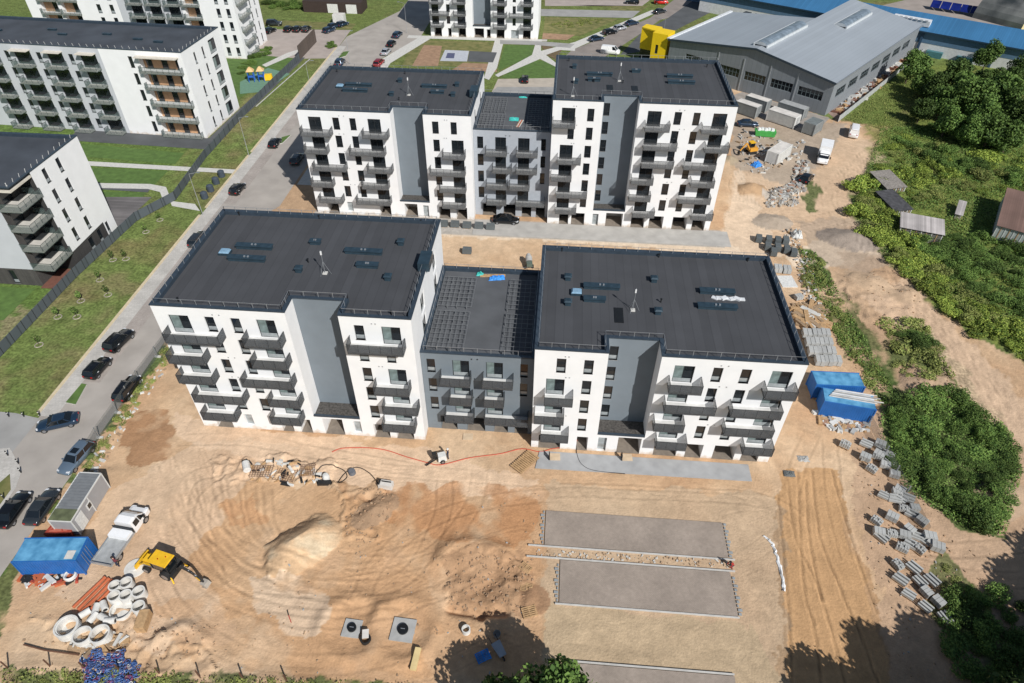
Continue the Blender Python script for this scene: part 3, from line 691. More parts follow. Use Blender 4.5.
def block(name, label, x0, x1, yf, yb, H_, main, recess=None, W=(), D=(), B=(), G=(), RW=(), panel=RAILP, dk='Dl', wk='W', roof=ROOF, side=(), items=(), rail=True, recm=GREY, leftside=()):
    root = thing(name, label, 'apartment block', (x0, yf, 0))
    ox = x0; lx = x1-x0; dep = yb-yf
    ops = []
    wins = []
    for (a, b_, k) in W: ops.append((a-ox, b_-ox, S_*k+.48, S_*k+2.5, .22)); wins.append(((a+b_)/2-ox, .2, S_*k+.48, b_-a, 2.02, wk))
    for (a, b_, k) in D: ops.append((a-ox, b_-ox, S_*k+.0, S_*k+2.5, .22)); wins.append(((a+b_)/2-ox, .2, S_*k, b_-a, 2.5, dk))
    for g in G: ops.append((g[0]-ox, g[1]-ox, g[2], g[3], g[4] if len(g) > 4 else 2.6, DARK if (len(g) < 6) else g[5]))
    mb = MB()
    if recess:
        r0, r1 = recess[0]-ox, recess[1]-ox; rd = 2.43; zl = 3.25
        wall_grid(mb, (0, 0), (1, 0), lx, 0, zl, [o for o in ops if o[3] <= zl], main)
        wall_grid(mb, (0, 0), (1, 0), r0, zl, H_, [o for o in ops if o[1] <= r0 and o[3] > zl], main)
        wall_grid(mb, (r1, 0), (1, 0), lx-r1, zl, H_, [(o[0]-r1, o[1]-r1)+tuple(o[2:]) for o in ops if o[0] >= r1 and o[3] > zl], main)
        rops = []
        for (a, b_, k) in RW: rops.append((a-ox-r0, b_-ox-r0, S_*k+.48, S_*k+2.5, .2)); wins.append(((a+b_)/2-ox, rd+.18, S_*k+.48, b_-a, 2.02, wk))
        wall_grid(mb, (r0, rd), (1, 0), r1-r0, zl-.3, H_, rops, recm)
        mb.face([(r0, 0, zl-.3), (r0, rd, zl-.3), (r0, rd, H_), (r0, 0, H_)], main); mb.face([(r1, rd, zl-.3), (r1, 0, zl-.3), (r1, 0, H_), (r1, rd, H_)], main)
        mb.face([(r0, 0.2, zl-.3), (r1, .2, zl-.3), (r1, rd, zl-.3), (r0, rd, zl-.3)], GRAVELR)
        mb.face([(r0, .2, zl-.3), (r1, .2, zl-.3), (r1, .2, zl), (r0, .2, zl)], FLASH)
        mb.face([(r0, -.03, zl+.003), (r1, -.03, zl+.003), (r1, .2, zl+.003), (r0, .2, zl+.003)], FLASH)
        mb.face([(r0, -.03, zl-.25), (r1, -.03, zl-.25), (r1, -.03, zl+.003), (r0, -.03, zl+.003)], FLASH)
        poly = [(0, 0), (r0, 0), (r0, rd), (r1, rd), (r1, 0), (lx, 0), (lx, dep), (0, dep)]
    else:
        wall_grid(mb, (0, 0), (1, 0), lx, 0, H_, ops, main); poly = [(0, 0), (lx, 0), (lx, dep), (0, dep)]
    sops = []
    for (a, b_, k) in side:
        sops.append((a, b_, S_*k+.02, S_*k+2.5, .22)); wins.append((None, (a+b_)/2, S_*k, b_-a, 2.5, dk))
    wall_grid(mb, (lx, 0), (0, 1), dep, 0, H_, sops, main)
    mb.face([(lx, dep, 0), (0, dep, 0), (0, dep, H_), (lx, dep, H_)], main); mb.face([(0, dep, 0), (0, 0, 0), (0, 0, H_), (0, dep, H_)], main)
    mb.build('wall', root)
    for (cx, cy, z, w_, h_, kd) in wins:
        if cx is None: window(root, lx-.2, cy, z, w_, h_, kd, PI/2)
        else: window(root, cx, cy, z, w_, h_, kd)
    vb = MB(); kk_ = int(H_/S_)
    for k in range(1, kk_):
        for (a, b_) in ((.42, 0), (.47, 0)):
            for seg in ((0, (recess[0]-ox) if recess else lx), ((recess[1]-ox) if recess else 0, lx)):
                x_ = seg[0]+(seg[1]-seg[0])*(a+.03*(k % 2)); z_ = S_*k+2.82
                if k < kk_: vb.box(x_-.07, x_+.07, -.03, -.001, z_-.07, z_+.07, STEEL)
    vb.build('wall_vents', root)['kind'] = 'stuff'
    for (a, b_, k) in B: balcony(root, a-ox, b_-ox, 0, S_*k-.0, panel)
    roof_parts(root, poly, H_, roof, rail)
    roof_items(root, H_, items, (x0, yf))
    return root
def ks(a, b_, kk): return [(a, b_, k) for k in kk]

B4 = block('apartment_block', 'five storey white block, front right, with a grey recess and dark mesh balconies', -1.25, 26.66, 0, 19.27, 16.0, WHITE, (6.42, 11.89),
    W=[(1.1, 2.1, 4)]+ks(4, 5, (4, 3, 2, 1))+ks(17.4, 18.4, (4, 3, 2, 1))+ks(20.3, 21.35, (4, 3, 2, 1)),
    D=ks(.1, 2.1, (3, 2, 1))+ks(13.4, 15.5, (4, 3, 2, 1))+ks(23.4, 25.5, (4, 3, 2, 1)),
    B=[(0, 3.1, 3), (-1, 2.3, 2), (-.2, 3.0, 1), (13, 16.4, 4), (13, 18.4, 3), (12.3, 15.6, 2), (13, 16.4, 1), (22.9, 26.1, 4), (20.1, 25.4, 3), (20, 25.3, 2), (22.8, 26.1, 1)],
    G=[(-.4, 2.2, 0, 2.3), (4.1, 5.4, .0, 2.4), (6.6, 7.6, .1, 2.5, .3, GLASSM), (8.9, 11.6, 0, 2.75, 3.4, CONCL), (13.2, 15.9, 0, 2.3), (16.9, 18.8, 0, 2.35), (20.1, 22.6, 0, 2.4), (23.4, 25.4, 0, 2.3)],
    RW=ks(6.75, 7.7, (4, 3, 2, 1)), wk='W',
    items=[('cowl', 568, 278), ('long', 584, 286, 619), ('hatch', 576.5, 292), ('long', 584, 299, 605), ('cowl', 568, 303), ('cowl', 654, 280), ('cowl', 658, 312), ('mast', 633, 309), ('long', 700, 291, 734), ('long', 698, 306, 736), ('pipe', 562, 250), ('pipe', 659, 256), ('pipe', 748, 260), ('pipe', 661, 301), ('dark_strip', 619, 314)])
b = MB(); p = U(704, 297, 15.6); q = U(731, 300, 15.6)
for i in range(7):
    x = p[0]+(q[0]-p[0])*i/6; b.obox((x+1.25, p[1]), (1, .3*((i*7) % 5-2)), .75, .5, 15.5, 15.62+.05*(i % 3), mat('white_insulation_board', (.62, .64, .66), .8, var=.1))
tag(b.build('insulation_boards'), 'loose white boards lying between two dark ducts on the front right roof', 'boards')
B3 = block('apartment_block', 'six storey white block, front left, beside the street with bay of dark mesh balconies', -41.6, -14.05, 0, 19.2, 19.08, WHITE, (-27.25, -21.65),
    W=ks(-36.2, -35.15, (5, 4, 3, 2, 1))+ks(-33.4, -32.35, (5, 4, 3, 2, 1))+ks(-20.2, -19.15, (5, 4, 3, 2, 1))+[(-17.2, -16.2, 4)],
    D=ks(-40.1, -37.9, (5, 4, 3, 2, 1))+ks(-30.6, -28.6, (5, 4, 3, 2, 1))+ks(-17.3, -15.3, (5, 3, 2, 1)),
    B=[(-40.5, -34.5, 5), (-41.2, -37.1, 4), (-41.1, -37, 3), (-40.3, -34.3, 2), (-40.2, -36.1, 1), (-31.9, -27.9, 5), (-31.8, -27.9, 4), (-33.7, -28, 3), (-31.4, -27.8, 2), (-31.9, -28.3, 1), (-20.8, -14.9, 5), (-18.8, -14.9, 3), (-18.2, -14.2, 2), (-18.6, -14.8, 1)],
    G=[(-26.3, -23.9, 0, 2.75, 3.4, CONCL), (-22.6, -21.7, .5, 2.6, .3, GLASSM), (-36, -35, .6, 2.6, .3, GLASSM), (-39.8, -37.8, 0, 2.3), (-31.6, -30.2, 0, 2.3), (-29.3, -27.9, 0, 2.3), (-20.2, -18.3, 0, 2.3), (-17.5, -15.4, 0, 2.3)],
    side=[(4.8, 6.8, 5), (12.5, 14.5, 5), (4.8, 6.8, 4), (12.5, 14.5, 4)],
    items=[('hatch', 225, 252), ('long', 237, 246, 273), ('long', 229, 258, 266), ('box', 310.5, 242, 320.5), ('long', 345.5, 251, 383), ('long', 357, 265, 378), ('cowl', 299, 270), ('cowl', 401, 243), ('cowl', 388, 278), ('mast', 325, 272), ('pipe', 319, 217.5), ('pipe', 421, 222), ('pipe', 308, 261), ('pipe', 239, 214), ('pipe', 178, 300), ('pipe', 391, 313)])
b = MB(); p = U(425, 262, 19.1); b.box(-.0, 1.3, -1.3, 1.3, 18.7, 19.75, VMET); b.build('roof_access_box', B3, (p[0]+41.6-.6, p[1], 0))
LNK = block('link_building', 'grey four storey link with mesh balconies between the two front white blocks', -14.02, -1.28, 2.0, 18.4, 12.7, GREY,
    W=ks(-13.4, -12.45, (3, 2, 1))+ks(-2.85, -2.0, (3, 2)), D=ks(-10.5, -8.6, (3, 2, 1))+ks(-6.7, -4.8, (3, 2, 1)),
    B=[(-11.8, -8.4, 3), (-7.0, -3.6, 3), (-10.9, -8.3, 2), (-6.9, -4.6, 2), (-11.6, -8.2, 1), (-6.9, -1.8, 1)],
    G=[(-12.4, -10.4, 0, 2.3), (-9.2, -7.0, 0, 2.3), (-5.9, -4.2, 0, 2.3), (-3.4, -1.8, 0, 2.3)], roof=mat('grey_roof_membrane', (.085, .09, .098), .9, var=.15, scale=.4))
B1 = block('apartment_block', 'six storey white block, back left, with grey recess and pale mesh balconies', -42.4, -14.15, 50.47, 69.8, 19.05, WHITE, (-27.2, -21.9),
    W=ks(-36.8, -35.7, (5, 4, 3, 2, 1))+ks(-34, -32.95, (5, 4, 3, 2, 1))+ks(-20.5, -19.45, (5, 4, 3, 2, 1))+[(-17.5, -16.5, 5)],
    D=ks(-40.8, -38.7, (5, 4, 3, 2, 1))+ks(-31, -28.9, (5, 4, 3, 2, 1))+ks(-17.5, -15.5, (4, 3, 2, 1)),
    B=[(-42.0, -37, 5), (-42, -38.1, 4), (-41.1, -35.5, 3), (-42, -38.2, 2), (-41.2, -37, 1), (-31.8, -27.6, 5), (-34.4, -28.5, 4), (-31.8, -27.6, 3), (-33.2, -28.6, 2), (-34.6, -28.6, 1), (-18.9, -15.2, 4), (-21.2, -15.3, 3), (-19.8, -15.3, 2), (-19.5, -15.5, 1)],
    G=[(-26.5, -24.2, 0, 2.6, 3.4, CONCL), (-23.2, -22.2, 0, 2.4, .4, GLASSM), (-20.4, -18.4, 0, 2.3), (-17.3, -15.4, 0, 2.3), (-40.4, -38.4, 0, 2.3), (-36.8, -35.8, .5, 2.4, .3, GLASSM), (-31, -29, 0, 2.3)],
    panel=RAILL, dk='D', wk='Wt', side=[(4.8, 6.8, 5), (12.5, 14.5, 5)],
    items=[('hatch', 340, 86), ('long', 346, 84.5, 372), ('long', 343, 90, 368), ('cowl', 400, 81), ('cowl', 391.5, 94.5), ('pipe', 399, 99), ('mast', 409, 94), ('long', 422, 86, 447), ('long', 431, 92, 444), ('cowl', 457, 85), ('cowl', 453, 95), ('pipe', 337, 71), ('pipe', 405, 73)])
b = MB(); p = U(474, 92, 19.1); b.box(-.0, 1.3, -1.3, 1.3, 18.7, 19.75, VMET); b.build('roof_access_box', B1, (p[0]+42.4-.6, p[1]-50.47, 0))
LNK2 = block('link_building', 'pale grey five storey link with mesh balconies between the two back white blocks', -14.12, -1.28, 52.3, 67.8, 16.05, mat('light_blue_grey_render', (.36, .39, .43), .85, var=.05),
    W=ks(-13.5, -12.5, (4, 3, 2, 1))+ks(-2.9, -2.1, (4, 3, 2)), D=ks(-10.5, -8.7, (4, 3, 2, 1))+ks(-6.7, -4.8, (4, 3, 2, 1)),
    B=[(-12.0, -8.5, 4), (-6.9, -3.4, 4), (-10.9, -7.7, 3), (-6.9, -3.4, 3), (-12.0, -8.4, 2), (-8, -4.6, 2), (-12, -8.6, 1), (-6.9, -1.9, 1)],
    G=[(-12.9, -10.4, 0, 2.3), (-9.2, -7.0, 0, 2.3), (-5.9, -4.2, 0, 2.3), (-3.4, -1.8, 0, 2.3)], panel=RAILL, dk='D', wk='Wt', roof=MATS['grey_roof_membrane'])
B2 = block('apartment_block', 'seven storey white block, back right and tallest, with grey recess and pale balconies', -1.25, 26.9, 50.47, 70.2, 22.15, WHITE, (6.56, 12.06),
    W=[(1.3, 2.3, 5)]+ks(4.2, 5.25, (6, 5, 4, 3, 2, 1))+ks(17.6, 18.7, (6, 5, 4, 3, 2, 1))+ks(20.5, 21.55, (6, 5, 4, 3, 2, 1)),
    D=ks(.2, 2.3, (6, 4, 3, 2, 1))+ks(13.5, 15.6, (6, 5, 4, 3, 2, 1))+ks(23.5, 25.6, (6, 5, 4, 3, 2, 1)),
    B=[(-1.1, 2.4, 6), (-.1, 3.7, 4), (-1, 2.4, 3), (0, 5.2, 2), (0, 3.6, 1), (13.2, 17, 6), (13.4, 18.6, 5), (13.5, 18.6, 4), (12.2, 15.8, 3), (12.2, 15.8, 2), (13.2, 16.9, 1), (21.9, 25.7, 6), (23, 26.7, 5), (20.2, 25.3, 4), (21.9, 25.7, 3), (20.4, 25.7, 2), (23.1, 26.7, 1)],
    G=[(.8, 2.4, 0, 2.3), (2.9, 5.2, 0, 2.3), (6.6, 7.6, 0, 2.3, .4, GLASSM), (8.9, 11.8, 0, 2.6, 3.4, CONCL), (13.3, 15.6, 0, 2.3), (16.4, 18.8, 0, 2.4), (20.4, 22.9, 0, 2.4), (23.8, 26, 0, 2.3)],
    RW=ks(6.8, 7.75, (6, 5, 4, 3, 2, 1)), panel=RAILL, dk='D', wk='Wt',
    items=[('cowl', 574.5, 67), ('cowl', 576, 82), ('long', 587, 74, 612), ('long', 588, 79.5, 600), ('box', 632, 71, 640), ('long', 667, 76, 692), ('long', 668, 82, 694), ('mast', 619.5, 80), ('mast', 573, 95), ('pipe', 623, 82), ('pipe', 594, 81), ('pipe', 569, 60), ('pipe', 707, 66), ('dark_strip', 610, 87), ('dark_strip', 635, 88)])
# lattice grids lying over the link roofs
LATM = mat('lattice_steel', (.21, .22, .23), .5, .4)
def lattice(root, P0, x0, x1, y0, y1, z, lab=None):
    b = MB(); nx_ = int((x1-x0)/.55); ny_ = int((y1-y0)/.8)
    for i in range(nx_+1):
        x = x0+(x1-x0)*i/nx_; b.beam((x, y0, z), (x, y1, z), .035, .05, LATM)
    for j in range(ny_+1):
        y = y0+(y1-y0)*j/ny_; b.beam((x0, y, z+.05), (x1, y, z+.05), .035, .05, LATM)
    for i in range(0, nx_+1, 2):
        for j in range(0, ny_+1, 2):
            x = x0+(x1-x0)*i/nx_; y = y0+(y1-y0)*j/ny_; b.box(x-.05, x+.05, y-.05, y+.05, P0, z-.03, LATM)
    return b.build('roof_lattice', root)
for (x0, x1, y0, y1) in ((.6, 4.7, .9, 7.4), (.6, 4.7, 8.4, 14.2), (9.0, 12.2, .9, 7.4), (9.0, 12.2, 8.4, 14.2)): lattice(LNK, 12.2, x0, x1, y0, y1, 12.62)
for (x0, x1, y0, y1) in ((.6, 4.9, .9, 6.4), (.9, 4.6, 7.6, 13.4), (8.6, 12.2, .9, 6.6), (8.6, 12.2, 7.4, 13.6)): lattice(LNK2, 15.56, x0, x1, y0, y1, 15.95)
TEAL = mat('teal_sheet', (.05, .42, .38), .5, var=.2); TBLUE = mat('blue_tarpaulin', (.03, .22, .62), .5, var=.3, scale=3)
def crumple(name, label, cat, c, z, sx, sy, h, m_, seed, rz=0, n_=14):
    rr = random.Random(seed); b = MB(); g = {}
    for i in range(n_+1):
        for j in range(n_+1):
            u, v = i/n_-.5, j/n_-.5; e = max(0, 1-(2*abs(u))**4)*max(0, 1-(2*abs(v))**4)
            q = 1+.25*mnoise.noise(Vector((u*4+seed, v*4, 3)))
            g[i, j] = (u*sx*q, v*sy*q, .02+h*e*(.35+.65*abs(mnoise.noise(Vector((u*6+seed, v*6, 0))))*2))
    for i in range(n_):
        for j in range(n_): b.face([g[i, j], g[i+1, j], g[i+1, j+1], g[i, j+1]], m_)
    return tag(b.build(name, None, (*c, z), rz), label, cat)
crumple('tarpaulin', 'crumpled bright blue tarpaulin at the back of the front link roof', 'tarpaulin', U(497, 278, 12.3), 12.2, 2.0, .8, .5, TBLUE, 3, .2)
crumple('tarpaulin', 'small teal sheet beside the blue tarpaulin on the front link roof', 'tarpaulin', U(480, 274, 12.3), 12.2, .9, .7, .4, TEAL, 5)
crumple('tarpaulin', 'teal sheet on the middle of the back link roof', 'tarpaulin', U(514, 119, 15.6), 15.56, 1.6, 1.5, .18, TEAL, 6)
crumple('tarpaulin', 'teal sheet at the rear edge of the back link roof', 'tarpaulin', U(523, 96.5, 15.6), 15.56, 1.5, 1.3, .18, TEAL, 8)
b = MB()
for i in range(4): b.beam((0, .13*i, .06+.02*i), (3.2, .13*i+.3, .06+.02*i), .1, .05, WOOD)
tag(b.build('timber_boards', None, (*U(480, 276.5, 12.3), 12.2)), 'few planks lying along the rear edge of the front link roof', 'boards')
b = MB()
for i in range(5): b.beam((.14*i, 0, .06), (.14*i+.5, 2.8, .06), .1, .06, [WOOD, PAINT, MAT_R := mat('red_plastic_strip', (.5, .06, .04), .6)][i % 3])
tag(b.build('timber_boards', None, (*U(516, 127, 15.6), 15.56)), 'planks and red strips lying on the back link roof', 'boards')

# ---- far block at the top
TS = .2835
BT = block('apartment_block', 'white block cut by the top edge, behind the sports court, with grey recess', -38.6, -7.7, 149, 166, 19.05, WHITE, (-26.4, -21.2),
    W=ks(-33.8, -32.8, (1, 2, 3, 4, 5))+ks(-15, -14.1, (1, 2, 3, 4, 5)), D=ks(-38, -36, (1, 2, 3, 4, 5))+ks(-30.7, -28.4, (1, 2, 3, 4, 5))+ks(-19.4, -17.3, (1, 2, 3, 4, 5))+ks(-12, -9.7, (1, 2, 3, 4, 5)),
    B=[(-38.4, -34.6, 1), (-38.2, -33, 2), (-38.4, -34.4, 3), (-31.6, -28.2, 1), (-31.6, -28.2, 2), (-31.8, -28.2, 3), (-20.4, -16.6, 1), (-20.4, -16.6, 2), (-20.4, -16.6, 3), (-12.6, -9.2, 1), (-15.8, -9.2, 2), (-12.6, -9.2, 3)],
    G=[(-37.6, -35.4, 0, 2.3), (-33.6, -32.6, 0, 2.3), (-30.6, -28.4, 0, 2.3), (-26, -23.2, 0, 2.5), (-22.4, -21.3, 0, 2.3), (-19.6, -17.3, 0, 2.3), (-15.4, -13.2, 0, 2.3, .4, GLASSM), (-12, -9.8, 0, 2.3)], panel=RAILL, dk='D', wk='Wt')

# ---- the lived-in blocks on the left
CREAMS = mat('cream_balcony_slab', (.52, .50, .46), .8)
OAK = mat('oak_cladding', (.42, .25, .14), .7, var=.15, scale=2)
def oldblock(label, loc, rz, lx, dep, H_, ops, wins, bals, walls, roofm=ROOF2, sideops=(), sidewins=(), sidebals=(), extra=None, items=(), tops=()):
    "front face runs along local -x from the front right corner at the origin"
    root = thing('apartment_block', label, 'apartment block', loc, rz)
    mb = MB()
    for (a, b_, m_) in walls:      # stretches of front wall, local x from -lx to 0
        wall_grid(mb, (a, 0), (1, 0), b_-a, 0, H_, [(o[0]-a, o[1]-a)+tuple(o[2:]) for o in ops if a <= o[0] and o[1] <= b_], m_)
    wall_grid(mb, (0, 0), (0, 1), dep, 0, H_, list(sideops), walls[-1][2])
    mb.face([(0, dep, 0), (-lx, dep, 0), (-lx, dep, H_), (0, dep, H_)], walls[0][2]); mb.face([(-lx, dep, 0), (-lx, 0, 0), (-lx, 0, H_), (-lx, dep, H_)], walls[0][2])
    mb.build('wall', root)
    for (x, y, z, w_, h_, k) in wins: window(root, x, y, z, w_, h_, k)
    for (y, z, w_, h_, k) in sidewins: window(root, -.15, y, z, w_, h_, k, PI/2)
    for (a, b_, z, dp) in bals: balcony(root, a, b_, 0, z, RAILG, dp, slab=CREAMS)
    for (a, b_, z, dp) in sidebals: balcony(root, 0, b_-a, 0, z, RAILG, dp, PI/2, (0, (a+b_)/2), slab=CREAMS)
    for (a, b_, z) in tops:
        c = MB(); c.box(a, b_, -1.3, -.002, z, z+.16, mat('cream_canopy', (.58, .54, .47), .7)); c.build('balcony_canopy', root)
    roof_parts(root, [(-lx, 0), (0, 0), (0, dep), (-lx, dep)], H_, roofm, rail=False)
    st = MB()
    for i in range(int(lx/1.5)): st.tube((-.3-1.5*i, .5, H_-.1), (-.3-1.5*i, .35, H_+.5), .035, PAINT, 5)
    for i in range(int(dep/1.5)): st.tube((-.5, .4+1.5*i, H_-.1), (-.35, .4+1.5*i, H_+.5), .035, PAINT, 5)
    st.build('roof_railing', root)
    for (x, y) in items:
        c = MB(); c.box(-.9, .9, -.22, .22, 0, .3, VMET); c.box(-1, 1, -.32, .32, .3, .38, VMET); c.build('ventilation_duct', root, (x, y, H_-.5))
    return root
h1 = 17.7
ops = []; wins = []; bals = []; tops = []
for k in range(5):
    z = .35+3.33*k
    ops.append((-9.4, -1.2, z, z+2.75, 1.3, OAK)); bals.append((-9.4, -.6, z, 1.0))
    for xx in (-8.2, -4.9, -1.9): wins.append((xx, 1.26, z+.05, 1.2, 2.4, 'Wt'))
    ops.append((-11.6, -10.7, z+.5, z+2.7, .2)); wins.append((-11.15, .18, z+.5, .9, 2.2, 'Wt'))
    for c, (a, b_) in enumerate(((-22, -18.2), (-29.2, -25.4), (-36.4, -32.4), (-43.5, -39.8))):
        ops.append((a+.2, b_-.2, z, z+2.6, .25)); wins.append(((a+b_)/2, .22, z, b_-a-.4, 2.6, 'D')); bals.append((a, b_, z, 1.6))
    for a in (-24.4, -31.4, -38.4): ops.append((a, a+1.0, z+.5, z+2.5, .2)); wins.append((a+.5, .18, z+.5, 1.0, 2.0, 'W'))
tops = [(a, b_, h1-1.2) for a, b_ in ((-9.6, -.8), (-22, -18.2), (-29.2, -25.4), (-36.4, -32.4))]
sops = []; swins = []
for k in range(5):
    z = .7+3.33*k
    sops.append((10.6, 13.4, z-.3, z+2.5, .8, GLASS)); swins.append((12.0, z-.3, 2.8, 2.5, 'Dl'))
    for y in (4.2, 7.6): sops.append((y, y+.75, z, z+2.2, .16)); swins.append((y+.375, z, .75, 2.2, 'W'))
oldblock('long grey and white block with oak backed balconies, behind the slatted lawn on the left', (-74.7, 77.9, 0), R(-3), 62, 16, h1, ops, wins, bals, [(-62, -17.4, LGREY), (-17.4, 0, WHITE)], sideops=sops, sidewins=swins, tops=tops,
    items=[(-8, 6), (-13, 7), (-21, 9), (-30, 7.5), (-34, 10), (-45, 8), (-50, 11)])
# lower-left block: dark brick ground floor, corner balconies
root = thing('apartment_block', 'white block at the left edge with dark brick ground floor and corner balconies', 'apartment block', (-75.1, 30.1, 0))
mb = MB(); h2_ = 17.0; yN = -4.7
ops = []
for k in range(4):
    z = 3.3+3.35*k
    for y in (2.2, 5.6): ops.append((y, y+.95, z+.55, z+2.75, .2)); window(root, -.18, y+.475, z+.55, .95, 2.2, 'W', PI/2)
wall_grid(mb, (0, 0), (0, 1), 12, 3.05, h2_, ops, WHITE)
wall_grid(mb, (0.001, 0), (0, 1), 9.2, 0, 3.05, [(4.4, 5.6, .4, 2.7, .2), (7, 8, .3, 2.7, .2)], BRICKD); wall_grid(mb, (0, 9.2), (0, 1), 2.8, 0, 3.05, [(.3, 1.1, .4, 2.7, .2)], WHITE)
window(root, -.18, 5, .4, 1.2, 2.3, 'W', PI/2); window(root, -.18, 7.5, .3, 1.0, 2.4, 'W', PI/2); window(root, -.18, 9.9, .4, .8, 2.3, 'W', PI/2)
fo = []
for k in range(4):
    z = 3.3+3.35*k
    for x in (5.0, 8.8): fo.append((x, x+1.0, z+.55, z+2.6, .2)); window(root, -18+x+.5, yN+.18, z+.55, 1.0, 2.05, 'W')
wall_grid(mb, (-18, yN), (1, 0), 14.9, 3.05, h2_, fo, LGREY)
wall_grid(mb, (-18, yN), (1, 0), 14.9, 0, 3.05, [(6, 7, .3, 2.7, .2), (10.4, 11.4, .3, 2.7, .2)], BRICKD)
for x in (6.5, 10.9): window(root, -18+x, yN+.18, .3, 1.0, 2.4, 'W')
wall_grid(mb, (-3.1, yN), (0, 1), 4.7, 0, h2_-.5, [(1.2, 3.4, 3.3+3.35*k, 5.9+3.35*k, .2, GLASS) for k in range(4)], BRICKD)
wall_grid(mb, (-3.1, 0), (1, 0), 3.1, 0, h2_-.5, [(.6, 2.4, 3.3+3.35*k, 5.9+3.35*k, .2, GLASS) for k in range(4)], BRICKD)
mb.face([(-18, 12, 0), (0, 12, 0), (0, 12, h2_), (-18, 12, h2_)], WHITE)
mb.box(-3.05, -.01, yN+.01, -.02, h2_-.85, h2_-.56, mat('cream_canopy', (.58, .54, .47), .7))
mb.build('wall', root)
for k in range(4):
    balcony(root, 0, 4.9, 0, 3.3+3.35*k, RAILG, 3.3, PI/2, (-3.05, yN/2-.1), slab=CREAMS)
    balcony(root, -17.6, -15.2, yN, 3.3+3.35*k, RAILG, 1.4, slab=CREAMS)
roof_parts(root, [(-18, yN), (0, yN), (0, 12), (-18, 12)], h2_, ROOF2, rail=False)
st = MB()
for i in range(12): st.tube((-.5, yN+.4+1.4*i, h2_-.1), (-.35, yN+.4+1.4*i, h2_+.5), .035, PAINT, 5)
for i in range(12): st.tube((-.4-1.4*i, yN+.5, h2_-.1), (-.4-1.4*i, yN+.35, h2_+.5), .035, PAINT, 5)
st.build('roof_railing', root)
b = MB(); b.box(-3.1, .2, yN-.6, -.2, .02, .1, mat('brown_decking', (.16, .07, .05), .8)); b.build('terrace', root)
# third block behind
ops = []; wins = []; bals = []
for k in range(7):
    z = .4+3.15*k
    for x in (-2.3, -4.9): ops.append((x, x+1.0, z+.4, z+2.5, .2)); wins.append((x+.5, .18, z+.4, 1.0, 2.1, 'W'))
    ops.append((-13.2, -9.2, z, z+2.5, 1.2, OAK)); bals.append((-13.4, -9.0, z, 1.0)); wins.append((-10.4, 1.15, z, 1.4, 2.3, 'Wt'))
    for a in (-17.5, -22.5, -27.5): ops.append((a, a+3.0, z, z+2.5, .25)); wins.append((a+1.5, .22, z, 3.0, 2.5, 'D')); bals.append((a-.4, a+3.4, z, 1.5))
    for x in (-33.5, -37.0): ops.append((x, x+1.1, z+.4, z+2.5, .2)); wins.append((x+.55, .18, z+.4, 1.1, 2.1, 'W'))
    for a in (-46.6, -52.2): ops.append((a, a+4.6, z, z+2.6, 1.2, OAK)); bals.append((a-.2, a+4.8, z, .9)); wins.append((a+3.2, 1.15, z, 1.4, 2.3, 'Wt'))
oldblock('tall white and grey block behind the playground hedge, cut by the top edge', (-84.2, 125.3, 0), R(-1), 56, 15, 25, ops, wins, bals, [(-56, -31, WHITE), (-31, -14, LGREY), (-14, 0, WHITE)],
    sideops=[(y, y+.8, .8+3.15*k, 2.9+3.15*k, .2) for k in range(7) for y in (9, 12)], sidewins=[(y+.4, .8+3.15*k, .8, 2.1, 'W') for k in range(7) for y in (9, 12)], sidebals=[(1.2, 6.4, .4+3.15*k, 1.2) for k in range(7)])

# ---- warehouse
WALLM = stripes('warehouse_panel', (.225, .245, .265), 1.1, 0, .04, .85, .6, .5)
WROOF = stripes('warehouse_roof', (.36, .395, .43), 1.0, 0, .04, .9, .45, .1, metal=.2)
wc = (60.4, 102.2); wa = math.atan2(101-127.5, 60.4-26.5)   # local +x along the front wall to the right corner
root = thing('warehouse', 'large grey metal warehouse with low gable roof and ribbon windows', 'warehouse', (*wc, 0), wa)
WL, WD, he, hr = 42.6, 57, 7.6, 10.4
mb = MB(); ops = [(WL-x1, WL-x0, 2.9, 4.9, .25) for x0, x1 in ((1.8, 7.6), (9.0, 14.4), (15.8, 21.2), (22.6, 28), (29.4, 34))]
ops.append((5, 9.5, 4.0, 5.2, .25))
wall_grid(mb, (-WL, 0), (1, 0), WL, 0, he, ops, WALLM)
rx = -WL*.46
mb.face([(-WL, 0, he), (0, 0, he), (rx, 0, hr)], WALLM)
sops = [(3+7.2*i, 8.2+7.2*i, 3.2, 5.2, .25) for i in range(7)]
wall_grid(mb, (0, 0), (0, 1), WD, 0, he, sops, WALLM)
mb.face([(-WL, 32, 0), (-WL, 0, 0), (-WL, 0, he), (-WL, 32, he)], WALLM); mb.face([(rx, 32, 0), (-WL, 32, 0), (-WL, 32, he), (rx, 32, hr)], WALLM); mb.face([(rx, WD, 0), (rx, 32, 0), (rx, 32, hr), (rx, WD, hr)], WALLM); mb.face([(0, WD, 0), (rx, WD, 0), (rx, WD, hr), (0, WD, he)], WALLM)
for x in (-8.3, -15.1, -21.9, -28.7): mb.box(x-.12, x+.12, -.12, -.002, 0, he, mat('steel_wall_pilaster', (.33, .35, .37), .5, .2))
mb.build('wall', root)
r_ = MB(); t = .25
r_.face([(-WL-.4, -.5, he-.03), (rx, -.5, hr+.12), (rx, 32, hr+.12), (-WL-.4, 32, he-.03)], WROOF); r_.face([(rx, -.5, hr+.12), (.4, -.5, he-.03), (.4, WD, he-.03), (rx, WD, hr+.12)], WROOF)
ro = r_.build('roof', root)
